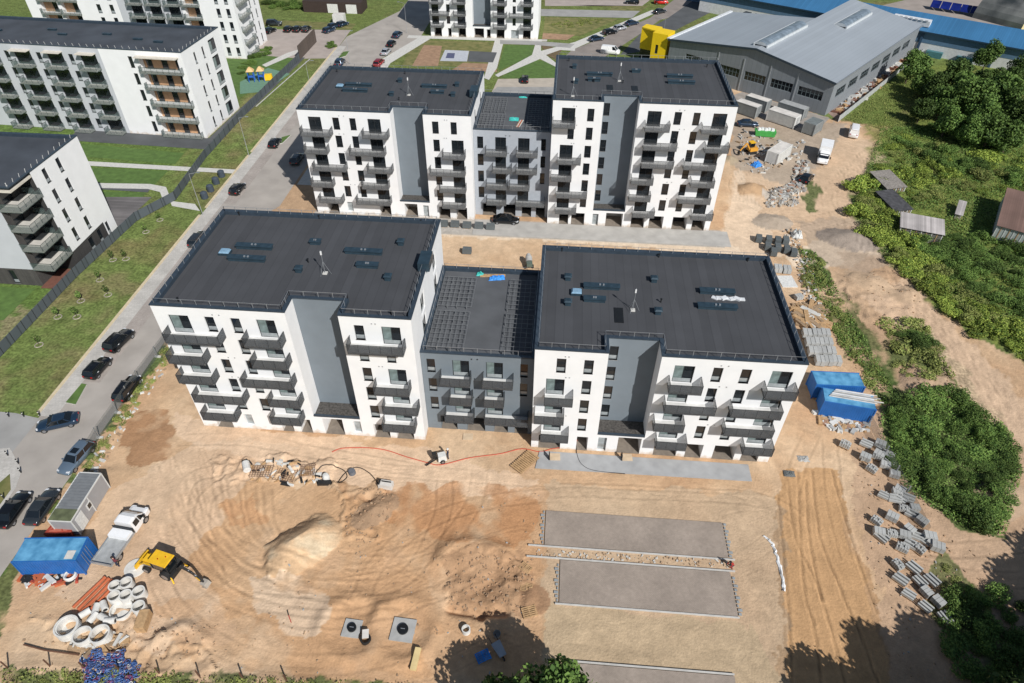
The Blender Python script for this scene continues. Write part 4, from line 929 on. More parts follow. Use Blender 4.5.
f = MB(); f.beam((-WL-.4, -.5, he-.12), (rx, -.5, hr+.0), .12, .45, FLASH); f.beam((rx, -.5, hr), (.4, -.5, he-.12), .12, .45, FLASH); f.build('verge_trim', ro)
f = MB(); f.beam((-WL-.45, -.4, he+.1), (-WL-.45, 32, he+.1), .8, .3, mat('white_gutter', (.62, .64, .66), .5)); f.beam((.45, -.4, he-.1), (.45, WD, he-.1), .3, .25, STEEL); f.build('gutter', ro)
SKY = mat('skylight_sheet', (.16, .20, .24), .25, 0, .35, .6); CUR = mat('skylight_kerb', (.5, .53, .55), .5)
for (y0, y1, xo) in ((2.2, 24, -.3), (33, 50, 6.5)):
    s = MB()
    seg = 6
    for i in range(seg):
        a0, a1 = PI*i/seg, PI*(i+1)/seg; zz = (hr+.1) if xo < 1 else hr-.9
        P = lambda a: (rx+xo-1.5*math.cos(a), zz+.75*math.sin(a)+.15)
        (xa, za), (xb, zb) = P(a0), P(a1); s.face([(xa, y0, za), (xb, y0, zb), (xb, y1, zb), (xa, y1, za)], SKY)
    for yy in (y0, y1): s.face([(rx+xo-1.5*math.cos(PI*i/seg), yy, zz+.15+.75*math.sin(PI*i/seg)) for i in range(seg+1)], CUR)
    s.box(rx+xo-1.8, rx+xo-1.5, y0-.2, y1+.2, zz-.5, zz+.35, CUR); s.box(rx+xo+1.5, rx+xo+1.8, y0-.2, y1+.2, zz-.9, zz+.35, CUR)
    s.build('skylight', root)
def ribbon(parent, x, y, z, w_, h_, rz, nn=5):
    g = MB(); g.face([(-w_/2, 0, 0), (w_/2, 0, 0), (w_/2, 0, h_), (-w_/2, 0, h_)], GLASS)
    f = MB()
    for i in range(nn+1): xx = -w_/2+w_*i/nn; f.box(xx-.05, xx+.05, -.06, .04, 0, h_, mat('pale_grey_frame', (.12, .15, .16), .5))
    for zz in (0, h_/2, h_): f.box(-w_/2, w_/2, -.05, .03, zz-.04, zz+.04, mat('pale_grey_frame', (0, 0, 0)))
    o = g.build('window', parent, (x, y, z), rz); f.build('frame', o)
for o in ops: ribbon(root, -WL+(o[0]+o[1])/2, .2, o[2], o[1]-o[0], o[3]-o[2], 0, 6)
for o in sops: ribbon(root, -.2, (o[0]+o[1])/2, o[2], o[1]-o[0], 2, PI/2, 4)
# annexe behind the warehouse with its own lower roof
wroot = root
c_, s_ = math.cos(wa), math.sin(wa); ax_, ay_ = -WL+1.5, 35.5
root = thing('warehouse_annexe', 'low white plant row on the roof edge behind the big grey warehouse', 'rooftop plant', (wc[0]+ax_*c_-ay_*s_, wc[1]+ax_*s_+ay_*c_, 0), wa)
b = MB()
for i in range(8): b.box(3*i, 2.4+3*i, -1.2, 1.2, 0, 7.0, mat('plant_white', (.6, .62, .63), .6)); b.box(.3+3*i, 2.1+3*i, -.9, .9, 7.0, 7.3, DFRAME)
b.build('cooling_units', root)
# yellow entrance building
YEL = mat('yellow_panel', (.78, .54, .012), .5, var=.05); YELD = mat('yellow_lining', (.62, .50, .03), .6)
root = thing('yellow_entrance', 'bright yellow folded entrance frame beside the grey warehouse', 'building', (24.4, 130.3, 0), R(-28))
b = MB(); wall_grid(b, (-2.1, 0), (1, 0), 4.2, 0, 8.2, [(1.1, 1.9, 3.3, 5.4, .2)], YEL)
b.box(-2.1, 2.1, .25, 4.5, 0, 8.19, YEL); b.face([(-2.1, 0, 8.2), (2.1, 0, 8.2), (2.1, .3, 8.2), (-2.1, .3, 8.2)], YEL)
b.face([(2.1, 0, 0), (2.1, .25, 0), (2.1, .25, 8.2), (2.1, 0, 8.2)], YEL); b.build('yellow_wall', root); window(root, -.6, .17, 3.3, .8, 2.1, 'Wt')
b = MB(); b.box(-6.6, -2.11, 3.2, 6.2, 2.6, 8.0, YEL); b.prism([(-6.6, 3.2), (-2.11, 2.2), (-2.11, 3.19)], 7.7, 8.0, YEL); b.build('yellow_canopy', root)
b = MB(); b.box(-6.6, -3.6, 3.8, 4.8, .0, 3.0, GLASS); b.build('entrance_glass', root)
# long blue-roofed hall behind the trees
BLR = stripes('blue_metal_roof', (.055, .19, .37), .55, 0, .08, .8, .4, .1, metal=.2); BLW = mat('blue_grey_wall', (.09, .17, .27), .7); 
e0, e1 = U(905, 27, 6), U(1023.5, 48.5, 6); dv = Vector((e1[0]-e0[0], e1[1]-e0[1])); an = math.atan2(dv.y, dv.x)
root = thing('long_hall', 'long low hall with bright blue ribbed roof and blue over white wall, behind the trees', 'hall', (*e0, 0), an)
b = MB(); b.box(-60, 70, 0, 16, 3.0, 5.9, BLW); b.box(-60, 70, .05, 15.9, 0, 3.0, mat('white_hall_plinth', (.62, .63, .64), .8, var=.1))
for x in (5, 23, 41): b.box(x-.3, x+.3, -.2, -.002, 0, 5.9, mat('dark_blue_pilaster', (.03, .07, .13), .6))
for x in (9.5, 17, 36): b.box(x-2, x+2, -1.4, .0, .0, 1.6, mat('teal_shed', (.06, .17, .19), .6))
b.build('wall', root)
r_ = MB(); r_.face([(-60, -.6, 5.92), (70, -.6, 5.92), (70, 8.5, 8.2), (-60, 8.5, 8.2)], BLR); r_.face([(-60, 8.5, 8.2), (70, 8.5, 8.2), (70, 16.5, 5.92), (-60, 16.5, 5.92)], BLR); r_.beam((-60, -.6, 5.8), (70, -.6, 5.8), .15, .3, mat('dark_blue_trim', (.02, .05, .09), .5)); r_.build('roof', root)
b = MB(); b.prism(rect(-4, 5.5, 1.2, 3.6), 6.6, 8.0, MATS['plant_white'], MATS['white_gutter'])
for i in range(7): b.box(-3.7+1.3*i, -2.9+1.3*i, 1.0, 1.2, 8.0, 8.3, MATS['white_gutter'])
b.build('roof_vent', root)
# second distant blue-roofed building along the top edge
root = thing('long_hall', 'narrow blue roof strip showing behind the warehouse ridge at the top edge', 'hall', (*U(800, -4, 6), 0), an+.12)
b = MB(); b.box(-40, 14, 0, 12, 0, 6, BLW, BLR); b.build('wall', root)
# solar panels / blue racks and arched hangar
root = thing('solar_array', 'row of dark blue solar panels on the yard behind the blue roof', 'solar panels', (*U(930, 6.5, 1), 0), an+.05)
b = MB(); NB = mat('solar_panel_blue', (.01, .02, .16), .25, .2, .3, .6)
for i in range(8): b.face([(2.9*i, 0, .9), (2.9*i+2.7, 0, .9), (2.9*i+2.7, 3.0, 2.4), (2.9*i, 3.0, 2.4)], NB); b.box(2.9*i+.1, 2.9*i+.2, 2.8, 2.9, 0, 2.3, STEEL)
b.build('panels', root)
root = thing('arched_hangar', 'big dark arched hangar with a pale yellow gable, top right corner', 'hangar', (*U(1034, 26, 0), 0), R(128))
b = MB(); HG = mat('weathered_hangar_metal', (.085, .10, .105), .5, .2, .5, .15, c2=(.2, .2, .19)); n_ = 14; rr = 8
for i in range(n_):
    a0, a1 = PI*i/n_, PI*(i+1)/n_; b.face([(0, -rr*math.cos(a0), rr*.9*math.sin(a0)), (0, -rr*math.cos(a1), rr*.9*math.sin(a1)), (15, -rr*math.cos(a1), rr*.9*math.sin(a1)), (15, -rr*math.cos(a0), rr*.9*math.sin(a0))], HG)
b.build('roof', root, smooth=True)
b = MB(); b.face([(0.05, -rr*math.cos(PI*i/n_), rr*.9*math.sin(PI*i/n_)) for i in range(n_+1)], mat('pale_yellow_gable', (.62, .52, .28), .8)); b.box(-.3, 0, -1.5, 1.5, 0, 3.2, PAINT); b.build('gable', root)
# dark shed at the very top
root = thing('row_garage', 'dark brown garage row with two white doors at the top edge', 'garage', (*U(304, 12, 0), 0), math.atan2(U(362, 14)[1]-U(304, 12)[1], U(362, 14)[0]-U(304, 12)[0]))
b = MB(); LG = math.dist(U(304, 12), U(362, 14)); b.box(0, LG, 0, 7, 0, 3.2, mat('dark_brown_cladding', (.045, .03, .026), .8)); b.build('wall', root)
for fx in (.42, .74): b = MB(); b.box(LG*fx, LG*fx+3.3, -.05, -.0, .02, 2.6, PAINT); b.build('garage_door', root)
# garden sheds
def shed(label, top4, z, roofm, wallm, over=.25, drop=.6):
    P = [U(*p, z) for p in top4]; c = (sum(p[0] for p in P)/4, sum(p[1] for p in P)/4)
    ux = Vector((P[1][0]-P[0][0], P[1][1]-P[0][1])); L_ = ux.length; W_ = math.dist(P[1], P[2]); a = math.atan2(ux.y, ux.x)
    root = thing('garden_shed', label, 'shed', (*c, 0), a); b = MB(); s = L_/2-over; t = W_/2-over
    b.box(-s, s, -t, t, -.3, z-drop, wallm)
    for i in range(9): x = -s+2*s*i/8; b.box(x-.06, x+.06, -t-.05, -t-.002, 0, z-drop, WOOD if i % 2 else PAINT)
    b.build('wall', root)
    r_ = MB(); r_.face([(-L_/2, -W_/2, z-drop+.05), (L_/2, -W_/2, z-drop+.05), (L_/2, W_/2, z+.05), (-L_/2, W_/2, z+.05)], roofm); r_.face([(-L_/2, -W_/2, z-drop), (L_/2, -W_/2, z-drop), (L_/2, W_/2, z), (-L_/2, W_/2, z)], roofm)
    r_.build('roof', root); return root
shed('old shed with pale corrugated roof, deep in the greenery at the right', [(902, 212), (946, 220), (944, 232), (901, 224)], 2.6, stripes('pale_slate_roof', (.40, .37, .36), .3, 0, .25, .7), mat('grey_boards', (.14, .13, .12), .9))
shed('small house with brown roof at the right edge among the bushes', [(1010, 190), (1046, 199), (1034, 234), (995, 216)], 3.6, stripes('brown_slate_roof', (.17, .105, .085), .35, 0, .15, .75), mat('pale_green_wall', (.34, .38, .36), .9))
shed('collapsing little lean to with slatted pale roof, between the two sheds', [(958, 200), (966, 202), (966, 214), (957, 210)], 1.6, MATS['pale_slate_roof'], MATS['grey_boards'])
shed('weathered grey lean to under the yellow green bushes by the dirt road', [(878, 172), (898, 170), (900, 184), (880, 186)], 1.6, mat('weathered_boards', (.22, .20, .18), .9, var=.3, scale=3), MATS['grey_boards'])
shed('dark collapsed roof among the bushes beside the dirt road', [(886, 192), (904, 190), (903, 206), (886, 208)], 1.5, mat('dark_tar_sheet', (.06, .06, .065), .8, var=.4), MATS['grey_boards'])

# ------------------------------------------------------------------ vehicles
CARP = {}
def paint(name, c, metal=.3): 
    m = mat('car_paint_'+name, c, .22, metal, .03, 1, spec=.6); m.node_tree.nodes['Principled BSDF'].inputs['Coat Weight'].default_value = .6; return m
PC = {'black': paint('black', (.008, .009, .011)), 'navy': paint('navy', (.018, .04, .075)), 'dark_grey': paint('dark_grey', (.035, .042, .048)), 'steel_blue': paint('steel_blue', (.13, .18, .24)),
      'silver': paint('silver', (.45, .47, .5)), 'white': paint('white', (.8, .8, .8), 0), 'red': paint('red', (.28, .008, .014)), 'grey': paint('grey', (.12, .13, .14)), 'bright_red': paint('bright_red', (.6, .02, .015), 0)}
CG = mat('car_glass', (.008, .011, .014), .05, 0, .1, 1, spec=.9); LAMP = mat('headlight_glass', (.6, .62, .65), .15); TAIL = mat('tail_light', (.35, .01, .01), .2); RIM = mat('wheel_rim', (.35, .36, .38), .3, .7)
KIN = {  # length, width, belt, hood, roof z, cabin bottom x0 x1, cabin top x0 x1, nose, tail deck height
    'sedan': (4.7, 1.84, .92, .86, 1.45, -1.75, 1.05, -1.0, .25, .98), 'hatch': (4.2, 1.8, .95, .9, 1.52, -1.95, .95, -1.55, .2, .98),
    'wagon': (4.75, 1.84, .95, .88, 1.52, -2.2, 1.05, -1.85, .3, .98), 'suv': (4.7, 1.92, 1.08, 1.05, 1.72, -2.2, 1.0, -1.85, .25, 1.1), 'van': (5.2, 2.0, 1.25, 1.15, 2.1, -2.5, 1.9, -2.4, 1.0, 1.25)}
WH = {}
def wheel_mesh(r, w_):
    k = (r, w_)
    if k not in WH:
        a = MB(); a.tube((0, -w_/2, 0), (0, w_/2, 0), r, RUB, 18); b = MB(); b.tube((0, -w_/2-.01, 0), (0, w_/2+.01, 0), r*.62, RIM, 12); WH[k] = (a.mesh('wheel'), b.mesh('rim'))
    return WH[k]
def add_wheels(root, spots, r=.33, w_=.22):
    a, b = wheel_mesh(r, w_)
    for x, y in spots: o = link('wheel', a, root, (x, y, r)); link('rim', b, o)
def make_car(kind, col):
    if (kind, col) in CARP: return CARP[kind, col]
    Lc, W_, belt, hood, rz_, cb0, cb1, ct0, ct1, deck = KIN[kind]; P = PC[col]; root = link('parked_car', None)
    h = Lc/2; w2 = W_/2; b = MB(); rings = []
    for x, ws, top, bot in ((-h, .80, deck-.28, .42), (-h+.08, .9, deck-.08, .30), (-h+.35, .97, deck, .24), (cb0+.1, 1, belt+.02, .22), (-.2, 1, belt, .22), (cb1-.1, 1, belt-.0, .22), (cb1+.25, .99, hood, .22), (h-.45, .95, hood-.08, .24), (h-.12, .86, hood-.2, .28), (h, .72, hood-.36, .38)):
        w_ = w2*ws; m_ = (top+bot)/2
        rings.append([(x, -w_*.9, bot), (x, -w_, bot+.16), (x, -w_, m_+.1), (x, -w_*.96, top-.07), (x, -w_*.82, top), (x, 0, top+.025), (x, w_*.82, top), (x, w_*.96, top-.07), (x, w_, m_+.1), (x, w_, bot+.16), (x, w_*.9, bot)])
    b.loft(rings, P); o = b.build('body', root, smooth=True, weld=True)
    g = MB(); wb = w2*.90; wt = w2*.72; zb = belt-.03
    R0 = [(cb0, -wb, zb), (cb1, -wb, zb), (cb1, wb, zb), (cb0, wb, zb)]; R1 = [(ct0, -wt, rz_-.05), (ct1, -wt, rz_-.05), (ct1, wt, rz_-.05), (ct0, wt, rz_-.05)]
    for i in range(4): j = (i+1) % 4; g.face([R0[i], R0[j], R1[j], R1[i]], CG)
    g.face(R1, CG)
    g.build('windows', root)
    r_ = MB(); n_ = 5; rr = []
    for x, s_, z in ((ct0-.08, .9, rz_-.09), (ct0+.15, .99, rz_-.02), ((ct0+ct1)/2, 1.02, rz_), (ct1-.1, 1, rz_-.02), (ct1+.06, .92, rz_-.08)):
        rr.append([(x, -wt*s_, z-.06), (x, -wt*s_, z-.02), (x, -wt*s_*.7, z+.015), (x, 0, z+.025), (x, wt*s_*.7, z+.015), (x, wt*s_, z-.02), (x, wt*s_, z-.06)])
    r_.loft(rr, P)
    for s_ in (-1, 1):
        for (xa, xb) in ((cb1, ct1), (cb0, ct0)): r_.beam((xa, s_*wb, zb), (xb, s_*wt, rz_-.05), .07, .07, P)
        xm = (cb0+cb1)/2; xt = (ct0+ct1)/2; r_.beam((xm, s_*(wb+.005), zb), (xt, s_*(wt+.005), rz_-.05), .08, .03, P)
        if kind == 'van': r_.face([(cb0, s_*(wb+.01), zb), (.6, s_*(wb+.01), zb), (.4, s_*(wt+.01), rz_-.06), (ct0, s_*(wt+.01), rz_-.06)], P)
    if kind == 'van': r_.face([(cb0-.01, -wb, zb), (cb0-.01, wb, zb), (ct0-.01, wt, rz_-.06), (ct0-.01, -wt, rz_-.06)], P)
    r_.build('roof', root)
    if kind in ('wagon', 'suv') and col == 'steel_blue':
        b = MB(); b.box(ct1-.95, ct1-.2, -.4, .4, rz_+.02, rz_+.035, CG); b.build('sunroof', root)
    add_wheels(root, [(x, s_*(w2-.12)) for x in (-h+.85, h-.92) for s_ in (-1, 1)])
    for s_ in (-1, 1):
        b = MB(); b.prism([(h-.34, s_*w2*.55), (h-.1, s_*w2*.52), (h-.16, s_*w2*.84), (h-.4, s_*w2*.9)], hood-.3, hood-.13, LAMP); b.build('headlight', root)
        b = MB(); b.box(-h-.005, -h+.1, min(s_*w2*.5, s_*w2*.8), max(s_*w2*.5, s_*w2*.8), deck-.32, deck-.14, TAIL); b.build('tail_light', root)
        b = MB(); b.box(cb1-.35, cb1-.2, min(s_*w2, s_*(w2+.17)), max(s_*w2, s_*(w2+.17)), belt, belt+.14, P); b.build('wing_mirror', root)
    CARP[kind, col] = [root, False]; return CARP[kind, col]
def car(kind, col, u, v, deg, label, group=None, xy=None):
    e = make_car(kind, col); x, y = xy or U(u, v, .7)
    if not e[1]: e[1] = True; o = e[0]; o.location = (x, y, .02); o.rotation_euler = (0, 0, R(deg))
    else: o = copy_tree(e[0], None, (x, y, .02), R(deg))
    o['label'] = label; o['category'] = 'car' if kind != 'van' else 'van'
    if group: o['group'] = group
    if kind == 'van': o.name = 'delivery_van'
    return o
K = 'cars parked along the street'
car('suv', 'black', 119, 340, 80, 'black car nearest the front left block roof, on the far side of the street', K)
car('hatch', 'black', 97.5, 367, 84, 'black hatchback parked beside the grass islet, below the other roadside car', K)
car('wagon', 'black', 127, 387.5, 90, 'long black estate car parked beside the site fence', K)
car('sedan', 'navy', 57, 421.5, 204, 'dark blue saloon turning diagonally at the street corner', K)
car('wagon', 'steel_blue', 76, 457, 262, 'blue grey estate car with sunroof just above the site cabin', K)
car('sedan', 'dark_grey', 42, 506, 92, 'dark grey saloon parked beside the ribbed cabin roof', K)
car('sedan', 'black', 12.5, 509, 92, 'black saloon at the left edge below the bollards', K)
car('wagon', 'dark_grey', 198, 238, 88, 'dark car half hidden behind the front left roof edge', K)
car('hatch', 'black', 237.5, 188, 86, 'small black car alone on the street beside the waste containers', K)
car('wagon', 'dark_grey', 297, 158, 90, 'dark car standing in the shade of the back left block', K)
car('hatch', 'black', 275, 142, 90, 'black car on the street left of the back left block', K)
car('suv', 'navy', 340, 62, 90, 'dark car just behind the back left roof corner', K)
K2 = 'cars parked in line behind the back left block'
car('wagon', 'red', 379, 62, 82, 'dark red car at the near end of the parked line', K2)
car('sedan', 'silver', 386, 51, 84, 'silver car between the red one and the black ones', K2)
car('hatch', 'black', 391.5, 43, 84, 'black car just beyond the silver car in the line', K2)
car('wagon', 'navy', 397.5, 34, 82, 'dark blue car at the far end of the parked line', K2)
K3 = 'cars in the car park by the far left flats'
car('suv', 'dark_grey', 274, 23, 10, 'dark off roader at the left end of the car park, behind another car', K3)
car('hatch', 'black', 270, 30, 70, 'black car in front of the off roader beside the tall flats', K3)
for i, (u, l) in enumerate(((288.5, 'black car, first of three in a row from the flats'), (297.5, 'black car in the middle of the row of three'), (306.5, 'black car on the right of the row of three'))): car('hatch', 'black', u, 28.5, 86, l, K3)
for (u, v, l) in ((329, 29.5, 'dark blue car nearest to the brown wall top'), (334, 25.5, 'dark blue car in the middle, left of the white kiosk'), (342.5, 23.5, 'dark blue car right beside the white kiosk')): car('hatch', 'navy', u, v, 60, l, K3)
K4 = 'cars parked along the road behind the back right block'
car('hatch', 'black', 525, 78.5, 92, 'lone black car in the beige car park between the back blocks')
car('sedan', 'navy', 596.5, 38, 32, 'dark blue car nearest the white van in the roadside line', K4)
car('wagon', 'black', 610, 31.5, 34, 'black car second in the roadside line', K4)
car('hatch', 'silver', 620, 27.5, 34, 'silver car between the dark ones in the roadside line', K4)
car('sedan', 'navy', 632, 22.5, 36, 'dark blue car at the far end of the roadside line', K4)
car('sedan', 'dark_grey', 660, 10.8, 38, 'dark car driving away on the road beyond the yellow entrance', K4)
car('suv', 'bright_red', 661, 1.5, 5, 'bright red car at the top edge above the road', K4)
car('wagon', 'black', 632, 1.5, 175, 'black car left of the red one at the top edge', K4)
car('van', 'white', 610.5, 51, -12, 'white van behind the back right roof')
car('van', 'white', 854, 131.5, 70, 'small white van alone at the end of the dirt road')
car('sedan', 'black', 506, 219, 0, 'black car tucked under the balconies of the back link building')
car('sedan', 'navy', 748, 123, 0, 'dark car on the yard between the container pairs and the green skip')
car('hatch', 'black', 807, 177.5, 55, 'dark car beside the white box truck on the dirt road')

TRW = mat('white_truck_body', (.76, .77, .78), .4, var=.05)
def truck(u, v, deg, name, label, box):
    x, y = U(u, v, .9); root = thing(name, label, 'truck', (x, y, Hat(x, y)+.02), R(deg)); root.scale = (1.08, 1.1, 1.08); P = PC['white']
    b = MB(); rr = []
    for xx, w_, zt in ((.55, .98, 1.95), (1.3, .97, 2.0), (1.9, .92, 1.55 if False else 1.75), (2.35, .95, 1.2), (2.95, .9, 1.05), (3.1, .8, .8)):
        rr.append([(xx, -w_, .5), (xx, -w_, 1.0), (xx, -w_*.86, zt-.05), (xx, -w_*.7, zt), (xx, w_*.7, zt), (xx, w_*.86, zt-.05), (xx, w_, 1.0), (xx, w_, .5)])
    b.loft(rr, P); b.build('cab', root)
    b = MB(); b.face([(1.75, -.8, 1.87), (1.75, .8, 1.87), (2.4, .86, 1.24), (2.4, -.86, 1.24)], CG)
    for s_ in (-1, 1): b.face([(.8, s_*1.0, 1.15), (1.45, s_*1.0, 1.15), (1.4, s_*.89, 1.8), (.8, s_*.89, 1.8)], CG); b.face([(1.55, s_*1.0, 1.15), (2.25, s_*.98, 1.15), (1.7, s_*.88, 1.75), (1.5, s_*.89, 1.8)], CG)
    b.build('windows', root)
    b = MB(); b.box(-3.0, .5, -.4, .4, .45, .7, BLACK); b.build('chassis', root)
    if box:
        b = MB(); b.box(-3.1, .45, -1.05, 1.05, .75, 2.7, TRW); b.build('box_body', root)
    else:
        b = MB(); b.box(-3.3, .4, -1.05, 1.05, .72, .84, mat('grey_truck_bed', (.33, .34, .34), .6, var=.2))
        b.box(-3.3, -3.25, -1.05, 1.05, .84, 1.1, STEEL); b.box(.3, .4, -1.05, 1.05, .84, 1.5, DFRAME); b.box(-.6, .25, -1.0, 1.0, .842, 1.3, TRW)
        for s_ in (-1, 1): b.box(-3.3, .3, s_*1.03-.02, s_*1.03+.02, .84, 1.0, STEEL)
        b.build('flat_bed', root)
    add_wheels(root, [(x_, s_*.85) for x_ in (-2.1, 2.1) for s_ in (-1, 1)], .38, .26)
    for s_ in (-1, 1):
        b = MB(); b.box(2.99, 3.12, s_*.62-.16, s_*.62+.16, .8, .98, LAMP); b.build('headlight', root)
        b = MB(); b.box(1.9, 2.05, s_*1.12-.1, s_*1.12+.1, 1.1, 1.5, BLACK); b.build('wing_mirror', root)
truck(122.5, 534, 84, 'flatbed_truck', 'white double cab flatbed truck standing on the sand above the concrete rings', False)
truck(824, 155, 250, 'box_truck', 'white box truck parked on the dirt road beside the rubble', True)

# backhoe loader
YP = mat('machine_yellow', (.72, .42, .02), .45, var=.12, scale=2); DK = mat('machine_black', (.02, .02, .02), .6)
def backhoe(u0, v0, u1, v1):
    a = Vector(U(u0, v0, 1)); c = Vector(U(u1, v1, 1)); d = a-c; ang = math.atan2(d.y, d.x); o = c+d*.60
    root = thing('backhoe_loader', 'yellow backhoe loader with black boom stretched over the tyre tracks', 'excavator', (o.x, o.y, Hat(o.x, o.y)+.02), ang); root.scale = (.86, .86, .86)
    b = MB(); b.box(-1.6, 1.6, -.5, .5, .6, 1.15, DK); b.box(.7, 2.3, -.5, .5, .9, 1.65, YP, shrink=.08); b.box(2.3, 2.36, -.4, .4, .95, 1.5, DK); b.build('chassis', root)
    b = MB()
    for x in (-1.5, .65):
        for y in (-.72, .72): b.box(x-.05, x+.05, y-.05, y+.05, 1.1, 2.6, DK)
    b.box(-1.45, .6, -.7, .7, 1.0, 1.3, DK)
    for y in (-.71, .71): b.face([(-1.45, y, 1.3), (.6, y, 1.3), (.6, y, 2.55), (-1.45, y, 2.55)], CG)
    for x in (-1.5, .65): b.face([(x, -.68, 1.3), (x, .68, 1.3), (x, .68, 2.55), (x, -.68, 2.55)], CG)
    cab = b.build('cab', root); b = MB(); b.box(-1.65, .85, -.85, .85, 2.6, 2.76, YP, shrink=.05)
    for p in ((-.2, .2), (-.9, -.3)): b.tube((*p, 2.76), (*p, 2.84), .07, TAIL)
    b.build('cab_roof', cab)
    add_wheels(root, [(-1.1, -.95), (-1.1, .95)], .72, .42); add_wheels(root, [(1.7, -.9), (1.7, .9)], .5, .34)
    b = MB()
    for y in (-.62, .62): b.beam((.5, y, 1.6), (2.0, y, 1.35), .14, .22, YP); b.beam((2.0, y, 1.35), (3.1, y, .45), .14, .22, YP); b.beam((.6, y, 1.0), (2.6, y, .9), .08, .08, STEEL)
    b.build('loader_arm', root)
    b = MB(); rr = [[(3.0, y, .9), (3.05, y, .2), (3.35, y, .05), (3.95, y, .08), (3.35, y, .16), (3.2, y, .35), (3.15, y, .9)] for y in (-1.15, 1.15)]; b.loft(rr, YP); b.build('front_bucket', root)
    b = MB(); b.box(-2.1, -1.7, -1.0, 1.0, .45, 1.1, DK)
    for s_ in (-1, 1): b.beam((-1.9, s_*.95, .9), (-2.2, s_*1.2, .05), .14, .14, YP); b.box(-2.4, -2.0, s_*1.2-.2, s_*1.2+.2, 0, .06, DK)
    b.build('stabiliser', root)
    b = MB(); b.beam((-2.0, 0, 1.0), (-3.3, .1, 2.6), .26, .36, DK); b.beam((-3.3, .1, 2.6), (-4.6, .15, 2.1), .24, .3, DK); b.beam((-2.1, 0, 1.4), (-3.2, .1, 2.3), .1, .1, STEEL); b.build('boom', root)
    b = MB(); b.beam((-4.6, .15, 2.1), (-5.7, .2, .7), .2, .28, DK); b.beam((-4.2, .15, 2.4), (-5.1, .2, 1.7), .1, .1, STEEL); b.beam((-5.0, .16, 1.5), (-5.4, .2, 1.0), .24, .3, YP); b.build('dipper_arm', root)
    b = MB(); rr = [[(-5.5, y, .8), (-6.1, y, .75), (-6.4, y, .3), (-6.1, y, .02), (-5.6, y, .1), (-5.95, y, .3), (-5.85, y, .6)] for y in (-.2, .6)]; b.loft(rr, mat('worn_bucket_steel', (.33, .30, .26), .6)); b.build('rear_bucket', root)
backhoe(138, 556, 199, 577)
# small yellow excavator up on the yard
x, y = U(751, 149, .8); root = thing('mini_excavator', 'small orange yellow excavator on the yard beside the white container', 'excavator', (x, y, .02), R(200))
b = MB()
for s_ in (-1, 1): b.box(-1.0, 1.0, s_*.75-.2, s_*.75+.2, 0, .5, DK, shrink=.06)
b.build('tracks', root); b = MB(); b.box(-1.2, .6, -.8, .8, .55, 1.25, mat('machine_orange', (.62, .30, .04), .5), shrink=.05); b.build('body', root)
b = MB(); b.box(-.5, .5, -.6, .35, 1.25, 2.2, CG); b.box(-.6, .6, -.7, .45, 2.2, 2.32, YP); b.build('cab', root)
b = MB(); b.beam((.6, .5, 1.0), (1.7, .5, 2.5), .2, .25, MATS['machine_orange']); b.beam((1.7, .5, 2.5), (2.9, .5, 1.0), .18, .22, MATS['machine_orange']); b.build('boom', root)
b = MB(); b.loft([[(2.7, yy, 1.0), (3.2, yy, .8), (3.2, yy, .3), (2.7, yy, .2), (3.0, yy, .6)] for yy in (.2, .8)], DK); b.build('bucket', root)
# small drum machine between the front blocks
x, y = U(529, 262, .8); root = thing('concrete_mixer', 'small grey concrete mixer standing on the sand between the front and back blocks', 'mixer', (x, y, .02), R(100))
b = MB(); b.beam((-1, -.4, .5), (1.4, -.4, .5), .1, .1, STEEL); b.beam((-1, .4, .5), (1.4, .4, .5), .1, .1, STEEL); b.box(-1.0, -.2, -.45, .45, .5, 1.1, mat('dull_green_hood', (.10, .13, .11), .6)); b.build('frame', root)
b = MB(); b.tube((.0, 0, .9), (.6, 0, 1.3), .55, CONC, 14); b.tube((.6, 0, 1.3), (1.1, 0, 1.65), .55, CONC, 14, .25); b.build('drum', root); add_wheels(root, [(-.6, -.6), (-.6, .6)], .32, .16)

# ------------------------------------------------------------------ containers and cabins
def ribs(b, x0, x1, y, z0, z1, n_, m_, t=.04):
    for i in range(n_):
        x = x0+(x1-x0)*(i+.25)/n_; b.box(x, x+(x1-x0)/n_*.5, min(y, y+t), max(y, y+t), z0, z1, m_)
def container(label, u, v, deg, Lc, W_, h, cm, rm, name='shipping_container', xy=None, roofpatch=None, cat='container'):
    x, y = xy or U(u, v, h); root = thing(name, label, cat, (x, y, .04), R(deg)); l, w_ = Lc/2, W_/2
    b = MB(); b.box(-l, l, -w_, w_, .12, h-.05, cm)
    ribs(b, -l+.15, l-.15, -w_-.03, .3, h-.2, int(Lc/.28), cm, .03); ribs(b, -l+.15, l-.15, w_, .3, h-.2, int(Lc/.28), cm, .03)
    b.build('wall', root)
    f = MB()
    for sx in (-l, l):
        for sy in (-w_, w_): f.box(sx-.07, sx+.07, sy-.07, sy+.07, 0, h, cm)
    for sy in (-w_, w_): f.box(-l, l, sy-.06, sy+.06, h-.12, h+.01, cm)
    f.build('frame', root)
    b = MB(); b.box(-l+.05, l-.05, -w_+.05, w_-.05, h-.05, h-.01, rm); b.build('roof', root)
    b = MB(); b.box(l+.005, l+.04, -w_+.12, -.03, .2, h-.2, cm); b.box(l+.005, l+.04, .03, w_-.12, .2, h-.2, cm)
    for yy in (-.5, -.2, .2, .5): b.tube((l+.07, yy, .25), (l+.07, yy, h-.25), .02, STEEL, 5)
    b.build('door', root)
    return root
CB = mat('container_blue', (.018, .12, .38), .5, var=.12, scale=.8); CBR = mat('container_blue_faded_roof', (.05, .22, .43), .55, var=.25, scale=.9, c2=(.12, .32, .50))
